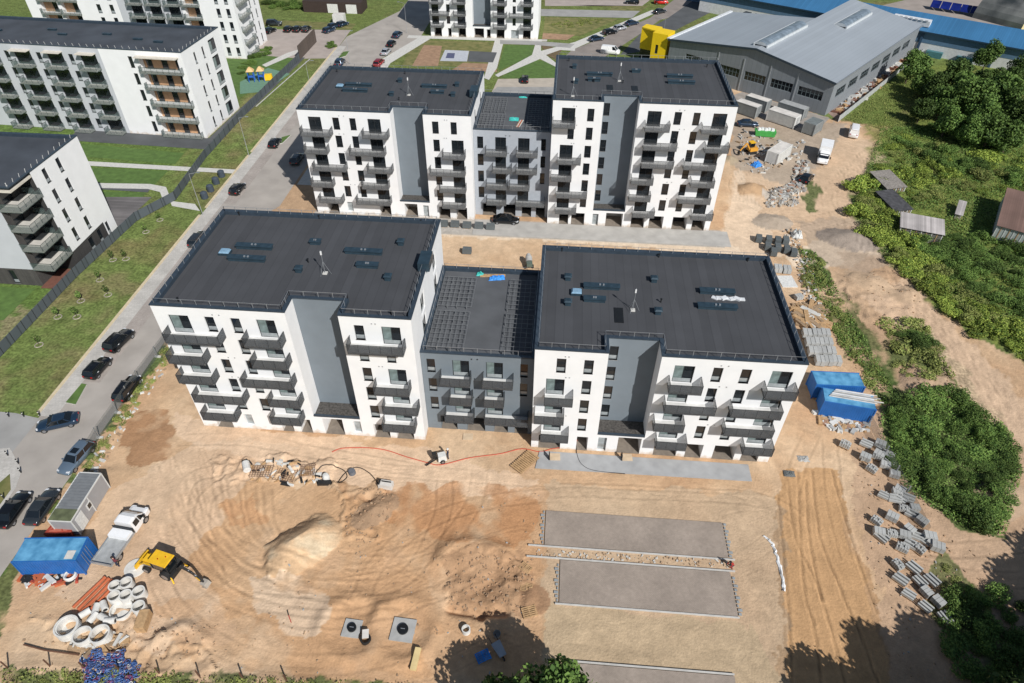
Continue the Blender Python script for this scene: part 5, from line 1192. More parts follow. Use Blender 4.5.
CW = mat('container_white', (.58, .58, .56), .6, var=.08); CWR = mat('container_white_roof', (.60, .57, .53), .7, var=.15, scale=1); CGY = mat('container_grey', (.24, .255, .255), .6, var=.1)
a_ = U(24, 539, 2.6); b_ = U(88, 538, 2.6); ang = math.degrees(math.atan2(b_[1]-a_[1], b_[0]-a_[0]))
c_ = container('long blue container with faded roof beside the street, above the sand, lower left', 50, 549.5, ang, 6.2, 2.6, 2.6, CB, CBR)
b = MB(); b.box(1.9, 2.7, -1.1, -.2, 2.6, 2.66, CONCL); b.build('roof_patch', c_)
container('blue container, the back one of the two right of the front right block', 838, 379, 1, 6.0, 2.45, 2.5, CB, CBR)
a_ = U(826, 386, 2.6); b_ = U(875, 397, 2.6); ang2 = math.degrees(math.atan2(b_[1]-a_[1], b_[0]-a_[0]))
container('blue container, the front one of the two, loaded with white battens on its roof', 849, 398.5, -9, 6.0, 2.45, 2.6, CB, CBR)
x, y = U(853, 396, 2.65); b = MB()
for i in range(9): b.beam((-2.9+.12*i, -.7+.17*i, .06+.06*(i % 2)), (2.7-.1*i+.5*(i % 3), -.75+.18*i, .06+.06*(i % 2)), .11, .07, [CWR, CONC, CWR, MATS['white_insulation_board']][i % 4])
tag(b.build('batten_bundle', None, (x, y, 2.64), R(-9)), 'bundle of white and grey battens on the front blue container', 'battens')
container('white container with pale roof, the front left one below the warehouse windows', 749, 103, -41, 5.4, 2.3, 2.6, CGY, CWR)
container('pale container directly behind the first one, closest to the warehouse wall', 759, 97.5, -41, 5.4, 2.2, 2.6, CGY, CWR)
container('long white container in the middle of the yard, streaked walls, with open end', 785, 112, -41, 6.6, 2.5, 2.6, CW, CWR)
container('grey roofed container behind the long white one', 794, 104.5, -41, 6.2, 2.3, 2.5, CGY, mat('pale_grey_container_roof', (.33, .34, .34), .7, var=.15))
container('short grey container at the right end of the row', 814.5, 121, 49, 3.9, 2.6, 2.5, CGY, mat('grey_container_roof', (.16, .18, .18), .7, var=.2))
container('white container standing alone on the yard with its long side to the rubble', 780.5, 147.5, 51, 6.0, 2.4, 2.5, CW, CWR)
# site cabin by the street
a_ = U(79, 473, 2.6); b_ = U(48, 520, 2.6); c2 = U(72, 521, 2.6); ang = math.atan2(b_[1]-a_[1], b_[0]-a_[0])
cx, cy = (U(101, 474, 2.6)[0]+b_[0])/2, (U(101, 474, 2.6)[1]+b_[1])/2
root = thing('site_cabin', 'grey site cabin with dark ribbed roof and white door, beside the parked cars', 'cabin', (cx, cy, .03), ang+PI)
CAB = mat('cabin_grey_wall', (.30, .30, .31), .6, var=.06); b = MB(); l, w_ = 3.05, 1.2
b.box(-l, l, -w_, w_, .1, 2.55, CAB); b.build('wall', root)
b = MB(); b.box(-l, l, -w_, w_, 2.56, 2.62, mat('cabin_roof_dark', (.17, .18, .19), .5))
for i in range(16): b.box(-l+.38*i, -l+.38*i+.2, -w_+.05, w_-.05, 2.62, 2.66, MATS['cabin_roof_dark'])
b.box(-l, -l+1.4, -w_, w_, 2.63, 2.665, mat('mossy_roof', (.10, .115, .06), .9, var=.3)); b.build('roof', root)
b = MB()
for sx in (-l, 0, l):
    for sy in (-w_, w_): b.box(sx-.05, sx+.05, sy-.05, sy+.05, 0, 2.6, CW)
for sy in (-w_, w_): b.box(-l, l, sy-.06, sy+.06, 2.5, 2.64, CW)
for sx in (-l, l): b.box(sx-.06, sx+.06, -w_, w_, 2.5, 2.64, CW)
b.build('frame', root)
for (x0, x1, z0, z1, nm) in ((-2.6, -1.4, .2, 2.2, 'door'), (-.7, .1, 1.0, 1.9, 'window')):
    b = MB(); b.box(x0, x1, -w_-.04, -w_-.002, z0, z1, PAINT); 
    if nm == 'window': b.box(x0+.15, x1-.15, -w_-.05, -w_-.041, z0+.15, z1-.15, GLASS)
    b.build(nm, root)
# rusty red skip between cabin and blue container
x, y = U(62, 530, .5); root = thing('rusty_skip', 'rusty red tilted metal skip between the grey cabin and the blue container', 'skip', (x, y, .02), R(8))
RUST = mat('rusty_red', (.32, .05, .03), .8, var=.3, scale=2); b = MB(); b.prism([(-1.2, -.7), (1.3, -.7), (1.1, .7), (-.8, .8)], .1, 1.0, RUST, shrink=-.12); b.box(-.9, .9, -.5, .5, .9, 1.02, mat('rusty_pink_lid', (.42, .12, .08), .8)); b.build('body', root)
b = MB(); b.beam((-.8, -.3, 1.05), (.9, .3, 1.05), .1, .08, RUST); b.beam((-.2, .5, 1.05), (.5, -.5, 1.05), .1, .08, RUST); b.build('brace', root)
x, y = U(765, 133, .6); root = thing('green_skip', 'bright green skip heaped with white sacks on the yard', 'skip', (x, y, .02), R(-4)); b = MB(); GR = mat('skip_green', (.06, .33, .07), .6)
b.prism([(-2, -.8), (2, -.8), (2, .8), (-2, .8)], .1, 1.2, GR, shrink=-.1); b.build('body', root)
b = MB()
for i in range(5): b.prism([(math.cos(t*PI/3)*.55-1.4+.7*i, math.sin(t*PI/3)*.5+.2*(i % 2)) for t in range(6)], 1.1, 1.7, mat('white_sack', (.62, .63, .62), .8), shrink=.4)
b.build('rubbish', root)
x, y = U(757, 164, .3); crumple('tarpaulin', 'blue tarpaulin over a low load near the white container on the yard', 'tarpaulin', (x, y), .02, 2.2, 1.6, .8, TBLUE, 12, .6)

# ------------------------------------------------------------------ building-site stock
# concrete rings: prototypes per size
CR = mat('concrete_ring', (.60, .59, .56), .85, var=.12, scale=2); CRI = mat('ring_inside', (.58, .565, .53), .9)
def ring_proto(r, h, t, lip=0):
    root = tag(link('concrete_ring', None), 'x', 'concrete ring'); b = MB(); n_ = 26
    b.lathe([(r, 0), (r, h), (r-t, h)], CR, n_); b.lathe([(r-t, h), (r-t, .06), (0, .06)], CRI, n_)
    if lip: b.lathe([(r-t, h-.12), (r-t*1.9, h-.12), (r-t*1.9, 0)], CR, n_)
    b.build('wall', root, smooth=False); 
    return root
RG = 'concrete shaft rings standing on the sand'
rp = {}
def ring(u, v, r, h, label, t=.12, lip=0):
    k = (r, h, lip)
    if k not in rp: rp[k] = (ring_proto(r, h, t, lip), [False])
    x, y = U(u, v, h); scatter(rp[k][0], rp[k][1], (x, y, max(Hat(x, y), -.02)), random.random()*6, label, RG)
ring(66, 626, 1.08, 1.0, 'big concrete ring with inner rim, leftmost of the rings', .14, 1)
ring(82, 635, .86, 1.0, 'concrete ring, middle one of the lower three')
ring(99.5, 634, .9, 1.0, 'concrete ring, rightmost of the lower three')
ring(121, 609.5, 1.05, .45, 'wide shallow concrete ring with sand inside, centre of the group', .1)
ring(138, 606, .62, 1.1, 'tall narrow concrete ring at the right edge, lowest of its column')
ring(138, 591, .62, 1.0, 'narrow concrete ring at the right edge, upper of its column')
ring(125.5, 582, .62, 1.0, 'narrow concrete ring nearest the round lid')
ring(114, 585, .58, 1.0, 'narrow concrete ring beside the rust red pipes, upper row')
ring(125, 594.5, .6, 1.0, 'narrow concrete ring enclosed by the others, right of centre')
ring(113.5, 595.5, .6, 1.0, 'narrow concrete ring enclosed by the others, left of centre')
x, y = U(135.5, 568.5); root = thing('shaft_lid', 'flat round concrete lid on the sand beside the yellow machine', 'lid', (x, y, Hat(x, y)+.02)); b = MB(); b.lathe([(0, .16), (.35, .16), (1.05, .14), (1.05, 0)], CR, 26); b.build('slab', root); b = MB(); b.lathe([(0, .22), (.3, .22), (.33, .15)], CR, 16); b.build('raised_cover', root)
for i, (u, v, l) in enumerate(((85, 613, 'small pale pipe stub furthest left of the lying ones'), (93, 618, 'small pale pipe stub above the lower three rings'), (96, 609, 'small pale pipe stub behind the wide ring, left'), (104, 606, 'small pale pipe stub against the rust red pipes'), (104, 618, 'small pale pipe stub left of the wide ring'), (111, 622, 'small pale pipe stub just above the rightmost big ring'))):
    x, y = U(u, v, .3); b = MB(); b.tube((-.5, 0, .32), (.5, 0, .32), .32, CR, 14); b.tube((-.505, 0, .32), (.505, 0, .32), .2, DARK, 14); tag(b.build('pipe_stub', None, (x, y, Hat(x, y)), .8+.5*i), l, 'pipe', 'small concrete pipe stubs among the rings')
RP = mat('rust_orange_pipe', (.42, .11, .045), .7, var=.15, scale=1.5)
pd = Vector(U(108, 585))-Vector(U(86, 606)); pd.normalize(); pn = Vector((-pd.y, pd.x)); pc = Vector(U(96, 597))
for i, l in enumerate(('rust red pipe on the outer left of the bundle', 'rust red pipe, second from the left of the bundle', 'rust red pipe in the middle of the bundle', 'rust red pipe, second from the rings in the bundle', 'rust red pipe nearest the concrete rings')):
    c0 = pc+pn*(.36*(2-i)); b = MB(); b.tube((-1.7, 0, .17), (1.7, 0, .17), .16, RP, 12); b.tube((1.7, 0, .17), (1.9, 0, .17), .2, RP, 12); b.tube((1.905, 0, .17), (1.8, 0, .17), .13, DARK, 10)
    tag(b.build('drain_pipe', None, (c0.x+.2*((i*7) % 3-1), c0.y, Hat(c0.x, c0.y)), math.atan2(pd.y, pd.x)+.04*(i % 3)), l, 'pipe', 'rust red pipes beside the rings')
def clutter(name, label, P, n_, smin, smax, mats_, seed, hmax=.4, long=1.0, kind='stuff', z0=None):
    rr = random.Random(seed); W_ = px(*P); b = MB(); xsP = [p[0] for p in W_]; ysP = [p[1] for p in W_]; k = 0; t = 0
    while k < n_ and t < n_*30:
        t += 1; x = rr.uniform(min(xsP), max(xsP)); y = rr.uniform(min(ysP), max(ysP))
        if not inpoly(np.array([x]), np.array([y]), W_)[0]: continue
        s = rr.uniform(smin, smax); a = rr.uniform(0, PI); hh = Hat(x, y) if z0 is None else z0; zz = rr.uniform(0, hmax*.5)
        b.obox((x, y), (math.cos(a), math.sin(a)), s*rr.uniform(1, long+.5), s*rr.uniform(.4, 1), hh-.05, hh+.04+zz+s*.25, rr.choice(mats_), shrink=rr.uniform(0, .3)); k += 1
    o = b.build(name); o['kind'] = kind; o['label'] = label; o['category'] = name.replace('_', ' '); return o
RUBM = [CONC, mat('grey_rubble', (.27, .26, .245), .9, var=.2), mat('dusty_rubble', (.38, .33, .27), .9, var=.2), CONCL, mat('broken_brick', (.32, .19, .13), .9, var=.2)]
clutter('building_rubble', 'broken grey and white rubble strewn beside the dirt road', [(798, 162), (810, 160), (806, 190), (792, 199), (772, 203), (774, 192), (790, 184)], 190, .2, .8, RUBM, 1, .5)
clutter('building_rubble', 'rubble heap edge behind the pale gravel piles', [(770, 190), (800, 182), (798, 206), (765, 208)], 170, .2, .6, [CONC, MATS['dusty_rubble'], MATS['grey_rubble'], CONCL], 2, .6)
clutter('building_rubble', 'stones and scraps down the right side of the stacked pallets', [(782, 232), (792, 228), (812, 262), (818, 300), (812, 318), (802, 290), (796, 262)], 230, .12, .5, [MATS['dusty_rubble'], CR, WOOD, MATS['grey_rubble']], 3, .3)
clutter('scrap_timber', 'heap of broken timber beside the front right roof', [(793, 305), (818, 305), (826, 328), (805, 332), (796, 322)], 150, .4, 1.0, [WOOD, mat('old_timber', (.30, .21, .13), .9, var=.3), CONCL], 4, .7, 3)
clutter('building_scrap', 'grey and white scrap lying below the blue containers', [(815, 412), (835, 408), (870, 420), (868, 432), (840, 432), (818, 424)], 170, .15, .7, [CONCL, CR, CONC, MATS['broken_brick'], WOOD], 5, .3, 2)
clutter('building_rubble', 'red brown scrap along the warehouse side wall', [(833, 113), (890, 62), (902, 48), (926, 48), (842, 117)], 190, .3, 1.2, [mat('scrap_rust', (.16, .07, .045), .9, var=.3), CONC, WOOD, CONCL], 6, .8, 2)
clutter('building_rubble', 'mixed clutter around the small excavator on the yard', [(738, 135), (745, 128), (790, 142), (806, 138), (800, 158), (760, 176), (742, 170), (736, 150)], 150, .15, .6, [CONC, CONCL, MATS['old_timber'], DK, CONC], 7, .3, 2)
clutter('stones', 'small stones and clods scattered over the dug sand', [(40, 590), (160, 610), (300, 560), (540, 490), (545, 683), (-20, 720)], 220, .06, .2, [mat('sandy_clod', (.36, .25, .16), .95, var=.2)]*5+[CONC], 8, .06)
clutter('stones', 'stones and clods scattered over the brown ground on the right', [(850, 500), (860, 430), (905, 520), (1010, 560), (960, 683), (895, 683)], 150, .06, .2, [MATS['sandy_clod']]*5+[CONC], 9, .06)
clutter('stones', 'pale stones along the strip by the site fence', [(150, 380), (168, 350), (175, 356), (120, 440), (90, 480), (84, 470)], 55, .12, .4, [CONCL, CR, CONC, MATS['sandy_clod']], 10, .1, 2)
clutter('weedy_stones', 'stones in the gap between the two paved rectangles', [(534, 549), (728, 560), (728, 568), (536, 557)], 150, .06, .22, [CONCL, MATS['sandy_clod']], 11, .06)
CL = [mat('dark_clod', (.33, .215, .135), .95, var=.2), mat('red_clod', (.40, .26, .16), .95, var=.2), MATS['sandy_clod']]
clutter('earth_clods', 'dark earth clods on the broken ground left of the paved rectangles', [(446, 562), (470, 552), (515, 556), (535, 575), (520, 612), (450, 610)], 170, .06, .26, CL, 31, .12)
clutter('earth_clods', 'dark earth clods below the small pale machine', [(350, 486), (395, 488), (388, 520), (370, 545), (345, 540)], 90, .06, .25, CL, 32, .1)
clutter('earth_clods', 'earth clods along the bank at the lower left', [(150, 630), (215, 625), (225, 655), (160, 660), (60, 600), (30, 605), (60, 590)], 70, .06, .22, CL, 33, .08)
clutter('earth_clods', 'clods on the mounds beside the dirt road', [(840, 275), (905, 270), (930, 320), (880, 330), (850, 310)], 60, .06, .25, CL, 34, .08)
clutter('earth_clods', 'clods on the mounds above the thicket', [(905, 365), (965, 375), (960, 398), (905, 400)], 50, .06, .25, CL, 35, .08)
clutter('earth_clods', 'clods scattered among the pallets', [(855, 440), (900, 460), (960, 560), (940, 640), (900, 600), (870, 520)], 90, .05, .2, CL, 36, .06)
# stacks of pavers and kerbs on pallets
PST = mat('paver_grey', (.38, .385, .375), .9, var=.1, scale=3, rnd=.1); PSTD = mat('paver_dark', (.10, .115, .12), .85, var=.1, rnd=.12)
def pallet_mesh(L_=1.2, W_=.9):
    b = MB()
    for i in range(6): y = -W_/2+.04+(W_-.08)*i/5; b.box(-L_/2, L_/2, y-.05, y+.05, .11, .14, WOOD)
    for x in (-L_/2+.06, 0, L_/2-.06): b.box(x-.05, x+.05, -W_/2, W_/2, .0, .11, WOOD)
    return b.mesh('pallet_base')
PMESH = pallet_mesh()
def stack_proto(kind):
    root = link('paver_stack', None); b = MB()
    if kind == 'a':
        for i in range(3): b.box(-.58+.39*i, -.22+.39*i, -.44, .44, .141, .8, PST)
    elif kind == 'b':
        for i in range(4): b.box(-.68+.04*i, .66+.05*(i % 2), -.44+.23*i, -.26+.23*i, .141, .45+.16*(i % 2), PST)
    elif kind == 'c':
        for i in range(5):
            for j in range(3): b.box(-.58+.24*i, -.38+.24*i, -.42+.29*j, -.17+.29*j, .141, .75-.12*((i*3+j*2) % 4 == 0), PST)
    elif kind == 'w':
        for i in range(2): b.box(-.72+.02, .72, -.6+.62*i, -.04+.62*i, .141, .95, PST)
    elif kind == 'd': b.box(-.75, .75, -.5, .5, .141, 1.0, PSTD, shrink=.06)
    o = b.build('stacked_blocks', root); link('pallet_base', PMESH, root); return root
SP = {k: (stack_proto(k), [False]) for k in 'abcwd'}
def stack(k, u, v, deg, label, group, s=1.0):
    x, y = U(u, v, .6); SP[k][0]['category'] = 'pallet'
    scatter(SP[k][0], SP[k][1], (x, y, max(Hat(x, y), -.02)), R(deg), label, group, s)
c7 = [(150, 150, 'c'), (230, 80, 'b'), (225, 135, 'a'), (185, 212, 'c'), (262, 192, 'a'), (285, 138, 'a'), (285, 172, 'b'), (315, 245, 'a'), (345, 335, 'a'), (255, 362, 'b'), (318, 383, 'b'), (350, 380, 'b'), (388, 378, 'b'), (370, 440, 'c'), (430, 435, 'a'), (300, 490, 'a'), (212, 512, 'c'), (470, 512, 'a'), (225, 577, 'a'), (300, 582, 'c'), (372, 592, 'a'), (450, 597, 'b'), (515, 602, 'a'), (360, 662, 'c'), (455, 668, 'c'), (560, 660, 'a')]
GP = 'pallets of pavers and kerbs down the right side of the site'
c7 += [(330, 345, 'a'), (415, 470, 'b'), (400, 560, 'a'), (490, 620, 'b'), (240, 600, 'b'), (530, 640, 'a'), (410, 640, 'b')]
for i, (a, b_, k) in enumerate(c7):
    u, v = 840+a/5.69, 430+b_/5.69
    stack(k, u, v, -28+random.uniform(-26, 26), 'pallet of grey pavers in the loose rows beside the green thicket', GP, random.uniform(.8, 1.08))
for (a, b_, k) in [(240, 145, 'c'), (340, 160, 'b'), (258, 232, 'b'), (378, 245, 'b'), (452, 237, 'b'), (310, 325, 'b'), (418, 315, 'a'), (492, 375, 'a'), (415, 402, 'b'), (537, 470, 'b')]:
    stack(k, 860+a/6.21, 540+b_/6.21, -52+random.uniform(-14, 14), 'pallet of pale kerbstones in the lowest rows, near the tree shadows', 'lowest pallets near the tree shadows', random.uniform(.85, 1.05))
for (u, v, k) in ((846, 443, 'c'), (867, 442, 'b'), (881, 443, 'a'), (866, 456, 'a'), (879, 455, 'c'), (889, 453, 'b')): stack(k, u, v, -30, 'pallet of grey blocks in the first short rows below the blue containers', 'first pallets below the blue containers')
for r_i, (us, v) in enumerate((((807, 816.5, 825.5), 333), ((810, 819, 828), 342), ((813, 821.5, 831), 351), ((820, 828, 836.5), 360))):
    for u in us: stack('w', u, v, 84, 'pallet of grey slabs packed between the front right roof and blue containers', 'tight block of slab pallets', 1.0)
for (u, v) in ((759, 238), (769, 239), (778, 240), (786, 240), (768, 246), (778, 247), (787, 249), (794, 252), (774, 251.5)): stack('d', u, v, 80, 'dark wrapped pallet in the cluster behind the front right block', 'dark wrapped pallets behind the front right block')
for (u, v, l) in ((778, 268, 'grey slab pallet behind the right roof edge, left one'), (787, 269, 'grey slab pallet behind the right roof edge, right one')): stack('w', u, v, 85, l, 'two slab pallets behind the roof edge')
stack('a', 799, 296, 20, 'single grey block pallet on bare sand beside the right roof edge', None)
for i, (u, v, l) in enumerate(((443.5, 223, 'dark wrapped pallet nearest the back left block'), (455, 223.5, 'dark wrapped pallet, second from the left block'), (467, 224.5, 'dark wrapped pallet in the middle of the row of five'), (479, 225, 'dark wrapped pallet, fourth in the row of five'), (490.5, 226, 'dark wrapped pallet nearest the black car'), (467, 250, 'lone dark wrapped pallet on the sand road, apart from the row'))): stack('d', u, v, 0, l, 'dark pallets in front of the back link building')
crumple('white_bulk_bag', 'white bulky sack at the head of the dark pallets', 'sack', U(797, 234, .4), .0, 1.8, 1.8, 1.4, mat('bulk_bag_white', (.55, .56, .55), .8), 21)
b = MB(); b.box(-1.2, 1.2, -1.5, 1.5, .02, .14, PAINT); tag(b.build('white_slab', None, (*U(787, 282), 0.02), .1), 'flat white sheet lying on sand beside the right roof edge', 'sheet')
for (u, v, l) in ((803, 459, 'small flat grey heap on the sand right of the front right block'), (789, 474, 'small dark flat heap near the tyre ruts')): x, y = U(u, v); crumple('gravel_heap', l, 'heap', (x, y), Hat(x, y), 1.3, .9, .25, CONC if u > 800 else mat('dark_gravel', (.12, .13, .13), .9), int(u))
# loose things in the middle of the yard
def at(u, v, z=.3): x, y = U(u, v, z); return (x, y, Hat(x, y))
root = thing('site_generator', 'white generator with a black arm on the sand before the link building', 'generator', at(442, 457, .6), R(20))
b = MB(); b.box(-.5, .5, -.4, .4, .25, 1.1, PAINT, shrink=.08); b.build('housing', root); b = MB(); b.beam((-.5, 0, .6), (-2.0, -.5, .3), .12, .12, DK); b.box(-1.1, -.6, .1, .6, .4, 1.2, DK); b.build('arm', root); add_wheels(root, [(0, -.5), (0, .5)], .28, .12)
root = thing('site_heater', 'pale boxy machine with dark grille at the end of the black hose', 'machine', at(386, 485, .4), R(-5)); b = MB(); b.box(-.8, .8, -.4, .4, .15, .85, CWR); b.build('housing', root); b = MB(); b.box(-.82, -.62, -.38, .38, .2, .9, DK); b.box(-.5, .6, .1, .2, .85, .95, DK); b.build('grille', root)
root = thing('white_tank', 'white rounded tank lying left of the rebar mats', 'tank', at(247, 468, .4), R(-60)); b = MB(); b.tube((-.6, 0, .45), (.6, 0, .45), .42, PAINT, 14); b.build('drum', root); b = MB(); b.box(-.9, -.6, -.3, .3, .1, .6, DK); b.build('pump', root)
root = thing('pump_set', 'white and dark pump between the hose loops', 'pump', at(326, 482, .3), R(5)); b = MB(); b.box(-.9, .6, -.3, .2, 0, .4, DK); b.build('base', root); b = MB(); b.lathe([(0, .9), (.3, .85), (.42, .5), (.4, .0)], PAINT, 14, (-.1, .6)); b.build('tank', root)
b = MB(); b.lathe([(0, .5), (.38, .5), (.42, 0)], mat('speckled_bin', (.12, .13, .15), .7), 14); tag(b.build('round_bin', None, at(352, 472)), 'small round dark bin inside the right hand hose loop', 'bin')
def rebar(u, v, deg, label, L_=2.4, W_=1.6):
    b = MB(); RB = mat('rebar_rust', (.20, .12, .08), .8)
    for i in range(7): b.tube((-L_/2, -W_/2+W_*i/6, .25), (L_/2, -W_/2+W_*i/6, .25), .025, RB, 4)
    for i in range(9): b.tube((-L_/2+L_*i/8, -W_/2, .28), (-L_/2+L_*i/8, W_/2, .28), .025, RB, 4)
    for sx in (-1, 1):
        for sy in (-1, 1): b.tube((sx*L_/2, sy*W_/2, 0), (sx*L_/2, sy*W_/2, .5), .03, RB, 4)
    tag(b.build('rebar_mat', None, at(u, v), R(deg)), label, 'rebar', 'rebar mats lying on the sand')
rebar(262, 472, 5, 'rebar mat beside the white tank'); rebar(285, 474, -4, 'rebar mat in the middle of the three'); rebar(308, 471, 12, 'rebar mat nearest the hose loops', 1.6, 1.6)
clutter('building_scrap', 'scrap between the rebar mats and the hose loops', [(250, 462), (300, 460), (330, 484), (300, 486), (252, 480)], 70, .1, .45, [DK, CONCL, WOOD, CR], 14, .2, 3)
def hose(name, label, P, r, m_, cat='hose', closed=False):
    W_ = smooth([U(*p) for p in P], 6); b = MB(); b.path([(x, y, Hat(x, y)+r+.02) for x, y in W_], r, m_, 5); return tag(b.build(name), label, cat)
hose('red_hose', 'long thin red hose winding along the front of the buildings', [(332, 452), (345, 448), (380, 449), (410, 458), (428, 463), (441, 465), (470, 458), (500, 454), (522, 449), (540, 452), (552, 449), (572, 446), (577, 440)], .05, mat('red_hose', (.5, .06, .03), .6))
hose('black_hose', 'black hose coiled in a left loop around the pump', [(318, 486), (316, 476), (322, 468), (334, 467), (344, 471), (347, 478), (338, 484), (345, 474), (357, 468), (370, 474), (379, 485)], .05, BLACK)
hose('black_cable', 'black cable hanging in an arc over the concrete apron to the gravel', [(576, 444), (577, 455), (582, 465), (595, 471), (625, 474)], .05, BLACK, 'cable')
WP = mat('white_plastic_sheet', (.72, .73, .74), .5, var=.05)
P = smooth([U(*p) for p in ((764, 536), (770, 541), (774, 548), (777, 556), (780, 568), (783, 582), (784, 592))], 6); b = MB()
def pw(i): return .12+.2*abs(mnoise.noise(Vector((i*.55, 2, 0)))), .3*abs(mnoise.noise(Vector((i*.9, 7, 0))))+.05, .25*mnoise.noise(Vector((i*.4, 11, 0)))
for i, (p, q) in enumerate(zip(P, P[1:])):
    (w0, h0, o0), (w1, h1, o1) = pw(i), pw(i+1); z0 = Hat(*p)+.05; z1 = Hat(*q)+.05
    b.face([(p[0]-w0+o0, p[1], z0), (p[0]+o0, p[1]+.05, z0+h0), (q[0]+o1, q[1]+.05, z1+h1), (q[0]-w1+o1, q[1], z1)], WP); b.face([(p[0]+o0, p[1]+.05, z0+h0), (p[0]+w0+o0, p[1], z0), (q[0]+w1+o1, q[1], z1), (q[0]+o1, q[1]+.05, z1+h1)], WP)
tag(b.build('plastic_sheet'), 'crumpled white plastic sheet trailing down the edge of the wheel ruts', 'sheet')
# manholes
for (u, v, s, l) in ((352, 628, .85, 'round black manhole lid in a small square concrete slab'), (403, 629.5, 1.1, 'round black manhole lid in a larger square concrete slab')):
    x, y = U(u, v, .15); root = thing('manhole', l, 'manhole', (x, y, .0), R(-3), 'manholes in the sand'); b = MB(); b.box(-s, s, -s, s, -.2, .14, CONC); b.build('slab', root)
    b = MB(); b.lathe([(.36*s+.12, .141), (.36*s+.12, .34), (0, .36)], BLACK, 24); o = b.build('lid', root); b = MB(); b.box(-.2, .2, -.03, .03, .355, .385, STEEL); b.build('handle', o)
x, y = U(466, 629, .5); b = MB(); b.lathe([(.42, 0), (.42, .6), (.32, .6), (.32, 0)], CR, 20); tag(b.build('concrete_ring', None, (x, y, -.02)), 'single concrete ring in the tree shade at the bottom', 'concrete ring')
root = thing('wheelbarrow', 'grey wheelbarrow with round bucket in the tree shade', 'wheelbarrow', at(499, 649, .4), R(-55)); b = MB(); b.prism([(-.6, -.4), (.7, -.3), (.7, .3), (-.6, .4)], .25, .65, STEEL, shrink=-.15); b.build('tray', root); b = MB(); b.beam((.5, -.3, .35), (-1.4, -.35, .6), .05, .05, DK); b.beam((.5, .3, .35), (-1.4, .35, .6), .05, .05, DK); b.build('handle', root); add_wheels(root, [(.9, 0)], .22, .1)
b = MB(); b.lathe([(0, .02), (.3, .02), (.36, .5)], CONC, 14); tag(b.build('bucket', None, at(497, 634)), 'round grey bucket above the wheelbarrow', 'bucket')
def pallet(u, v, deg, label, m_=None, s=1): o = link('wooden_pallet', PMESH if m_ is None else m_, None, at(u, v), R(deg)); o.scale = (s,)*3; return tag(o, label, 'pallet', 'empty pallets along the sand edge')
bp_ = MB()
for i in range(6): y = -.4+.16*i; bp_.box(-.6, .6, y-.05, y+.05, .11, .14, TBLUE)
for x in (-.54, 0, .54): bp_.box(x-.05, x+.05, -.45, .45, 0, .11, TBLUE)
pallet(483, 655, 30, 'blue pallet in the tree shade left of the wheelbarrow', bp_.mesh('wooden_pallet'), 1.1)
pallet(525.5, 567, -35, 'empty wooden pallet left of the paved rectangles, top one'); pallet(526.5, 586, -10, 'flat pale pallet left of the second paved rectangle'); pallet(529.5, 611, 20, 'wooden pallet with white boards beside the dark hole', None, 1.2)
b = MB(); b.box(-.28, .28, -1.0, 1.0, .0, .3, mat('pale_timber_beam', (.62, .48, .24), .8)); tag(b.build('timber_beam', None, at(416, 660, .2), R(-4)), 'short pale timber beam lying below the larger manhole slab', 'timber')
root = thing('stacked_tins', 'dark bin with white lid between the two manhole slabs', 'bin', at(366, 640, .3), R(12)); b = MB(); b.lathe([(.5, 0), (.5, .4), (.4, .4), (.4, 0)], DK, 18); b.build('bin', root); b = MB(); b.box(-.3, .3, .0, .8, .4, .55, CWR); b.build('lid', root)
x0, y0 = U(525, 463); b = MB()
for i in range(12): b.beam((-.9+.0*i, -1.5+.27*i, .08), (.9, -1.5+.27*i, .08), .2, .04, WOOD)
for xx in (-.7, .7): b.beam((xx, -1.6, .03), (xx, 1.6, .03), .08, .06, WOOD)
tag(b.build('timber_walkway', None, (x0, y0, Hat(x0, y0)+.2), R(-38)), 'slatted timber walkway leaning over the sand at the left end of the concrete apron', 'walkway')
for (u, v, l) in ((555, 457.5, 'plywood board lying on the left part of the apron'), (627, 458, 'plywood board lying on the middle of the apron'), (468, 437, 'plywood board on the sand under the link balconies')):
    b = MB(); b.box(-.6, .6, -.5, .5, .01, .08, mat('plywood', (.55, .43, .30), .8)); b.box(-.75, -.65, -.5, .1, .01, .9, DK) if v > 450 else None; tag(b.build('plywood_board', None, (*U(u, v), .085 if v > 450 else Hat(*U(u, v))+.03), R(3)), l, 'board')
b = MB(); BH = mat('blue_wire_coil', (.02, .06, .22), .5, var=.35, scale=3, c2=(.06, .13, .32)); BH2 = mat('maroon_wire_coil', (.16, .04, .10), .6)
rr = random.Random(5); Wp = px((82, 654), (125, 653), (142, 668), (135, 683), (120, 695), (90, 690)); k = 0
while k < 380:
    x = rr.uniform(min(p[0] for p in Wp), max(p[0] for p in Wp)); y = rr.uniform(min(p[1] for p in Wp), max(p[1] for p in Wp))
    if not inpoly(np.array([x]), np.array([y]), Wp)[0]: continue
    r_ = rr.uniform(.1, .24); t = rr.uniform(-.6, .6); z = Hat(x, y)+rr.uniform(.08, .4); ph = rr.uniform(0, 6); m_ = BH if rr.random() < .78 else rr.choice([BH2, BH2, CONCL])
    pts = [(x+r_*math.cos(a), y+r_*math.sin(a)*math.cos(t), z+r_*math.sin(a)*math.sin(t)) for a in [ph+2*PI*i/7 for i in range(8)]]
    b.path(pts, .045, m_, 4); k += 1
o = b.build('blue_cable_heap'); stuff(o); o['label'] = 'tangled heap of blue cable coils at the bottom left'; o['category'] = 'heap'
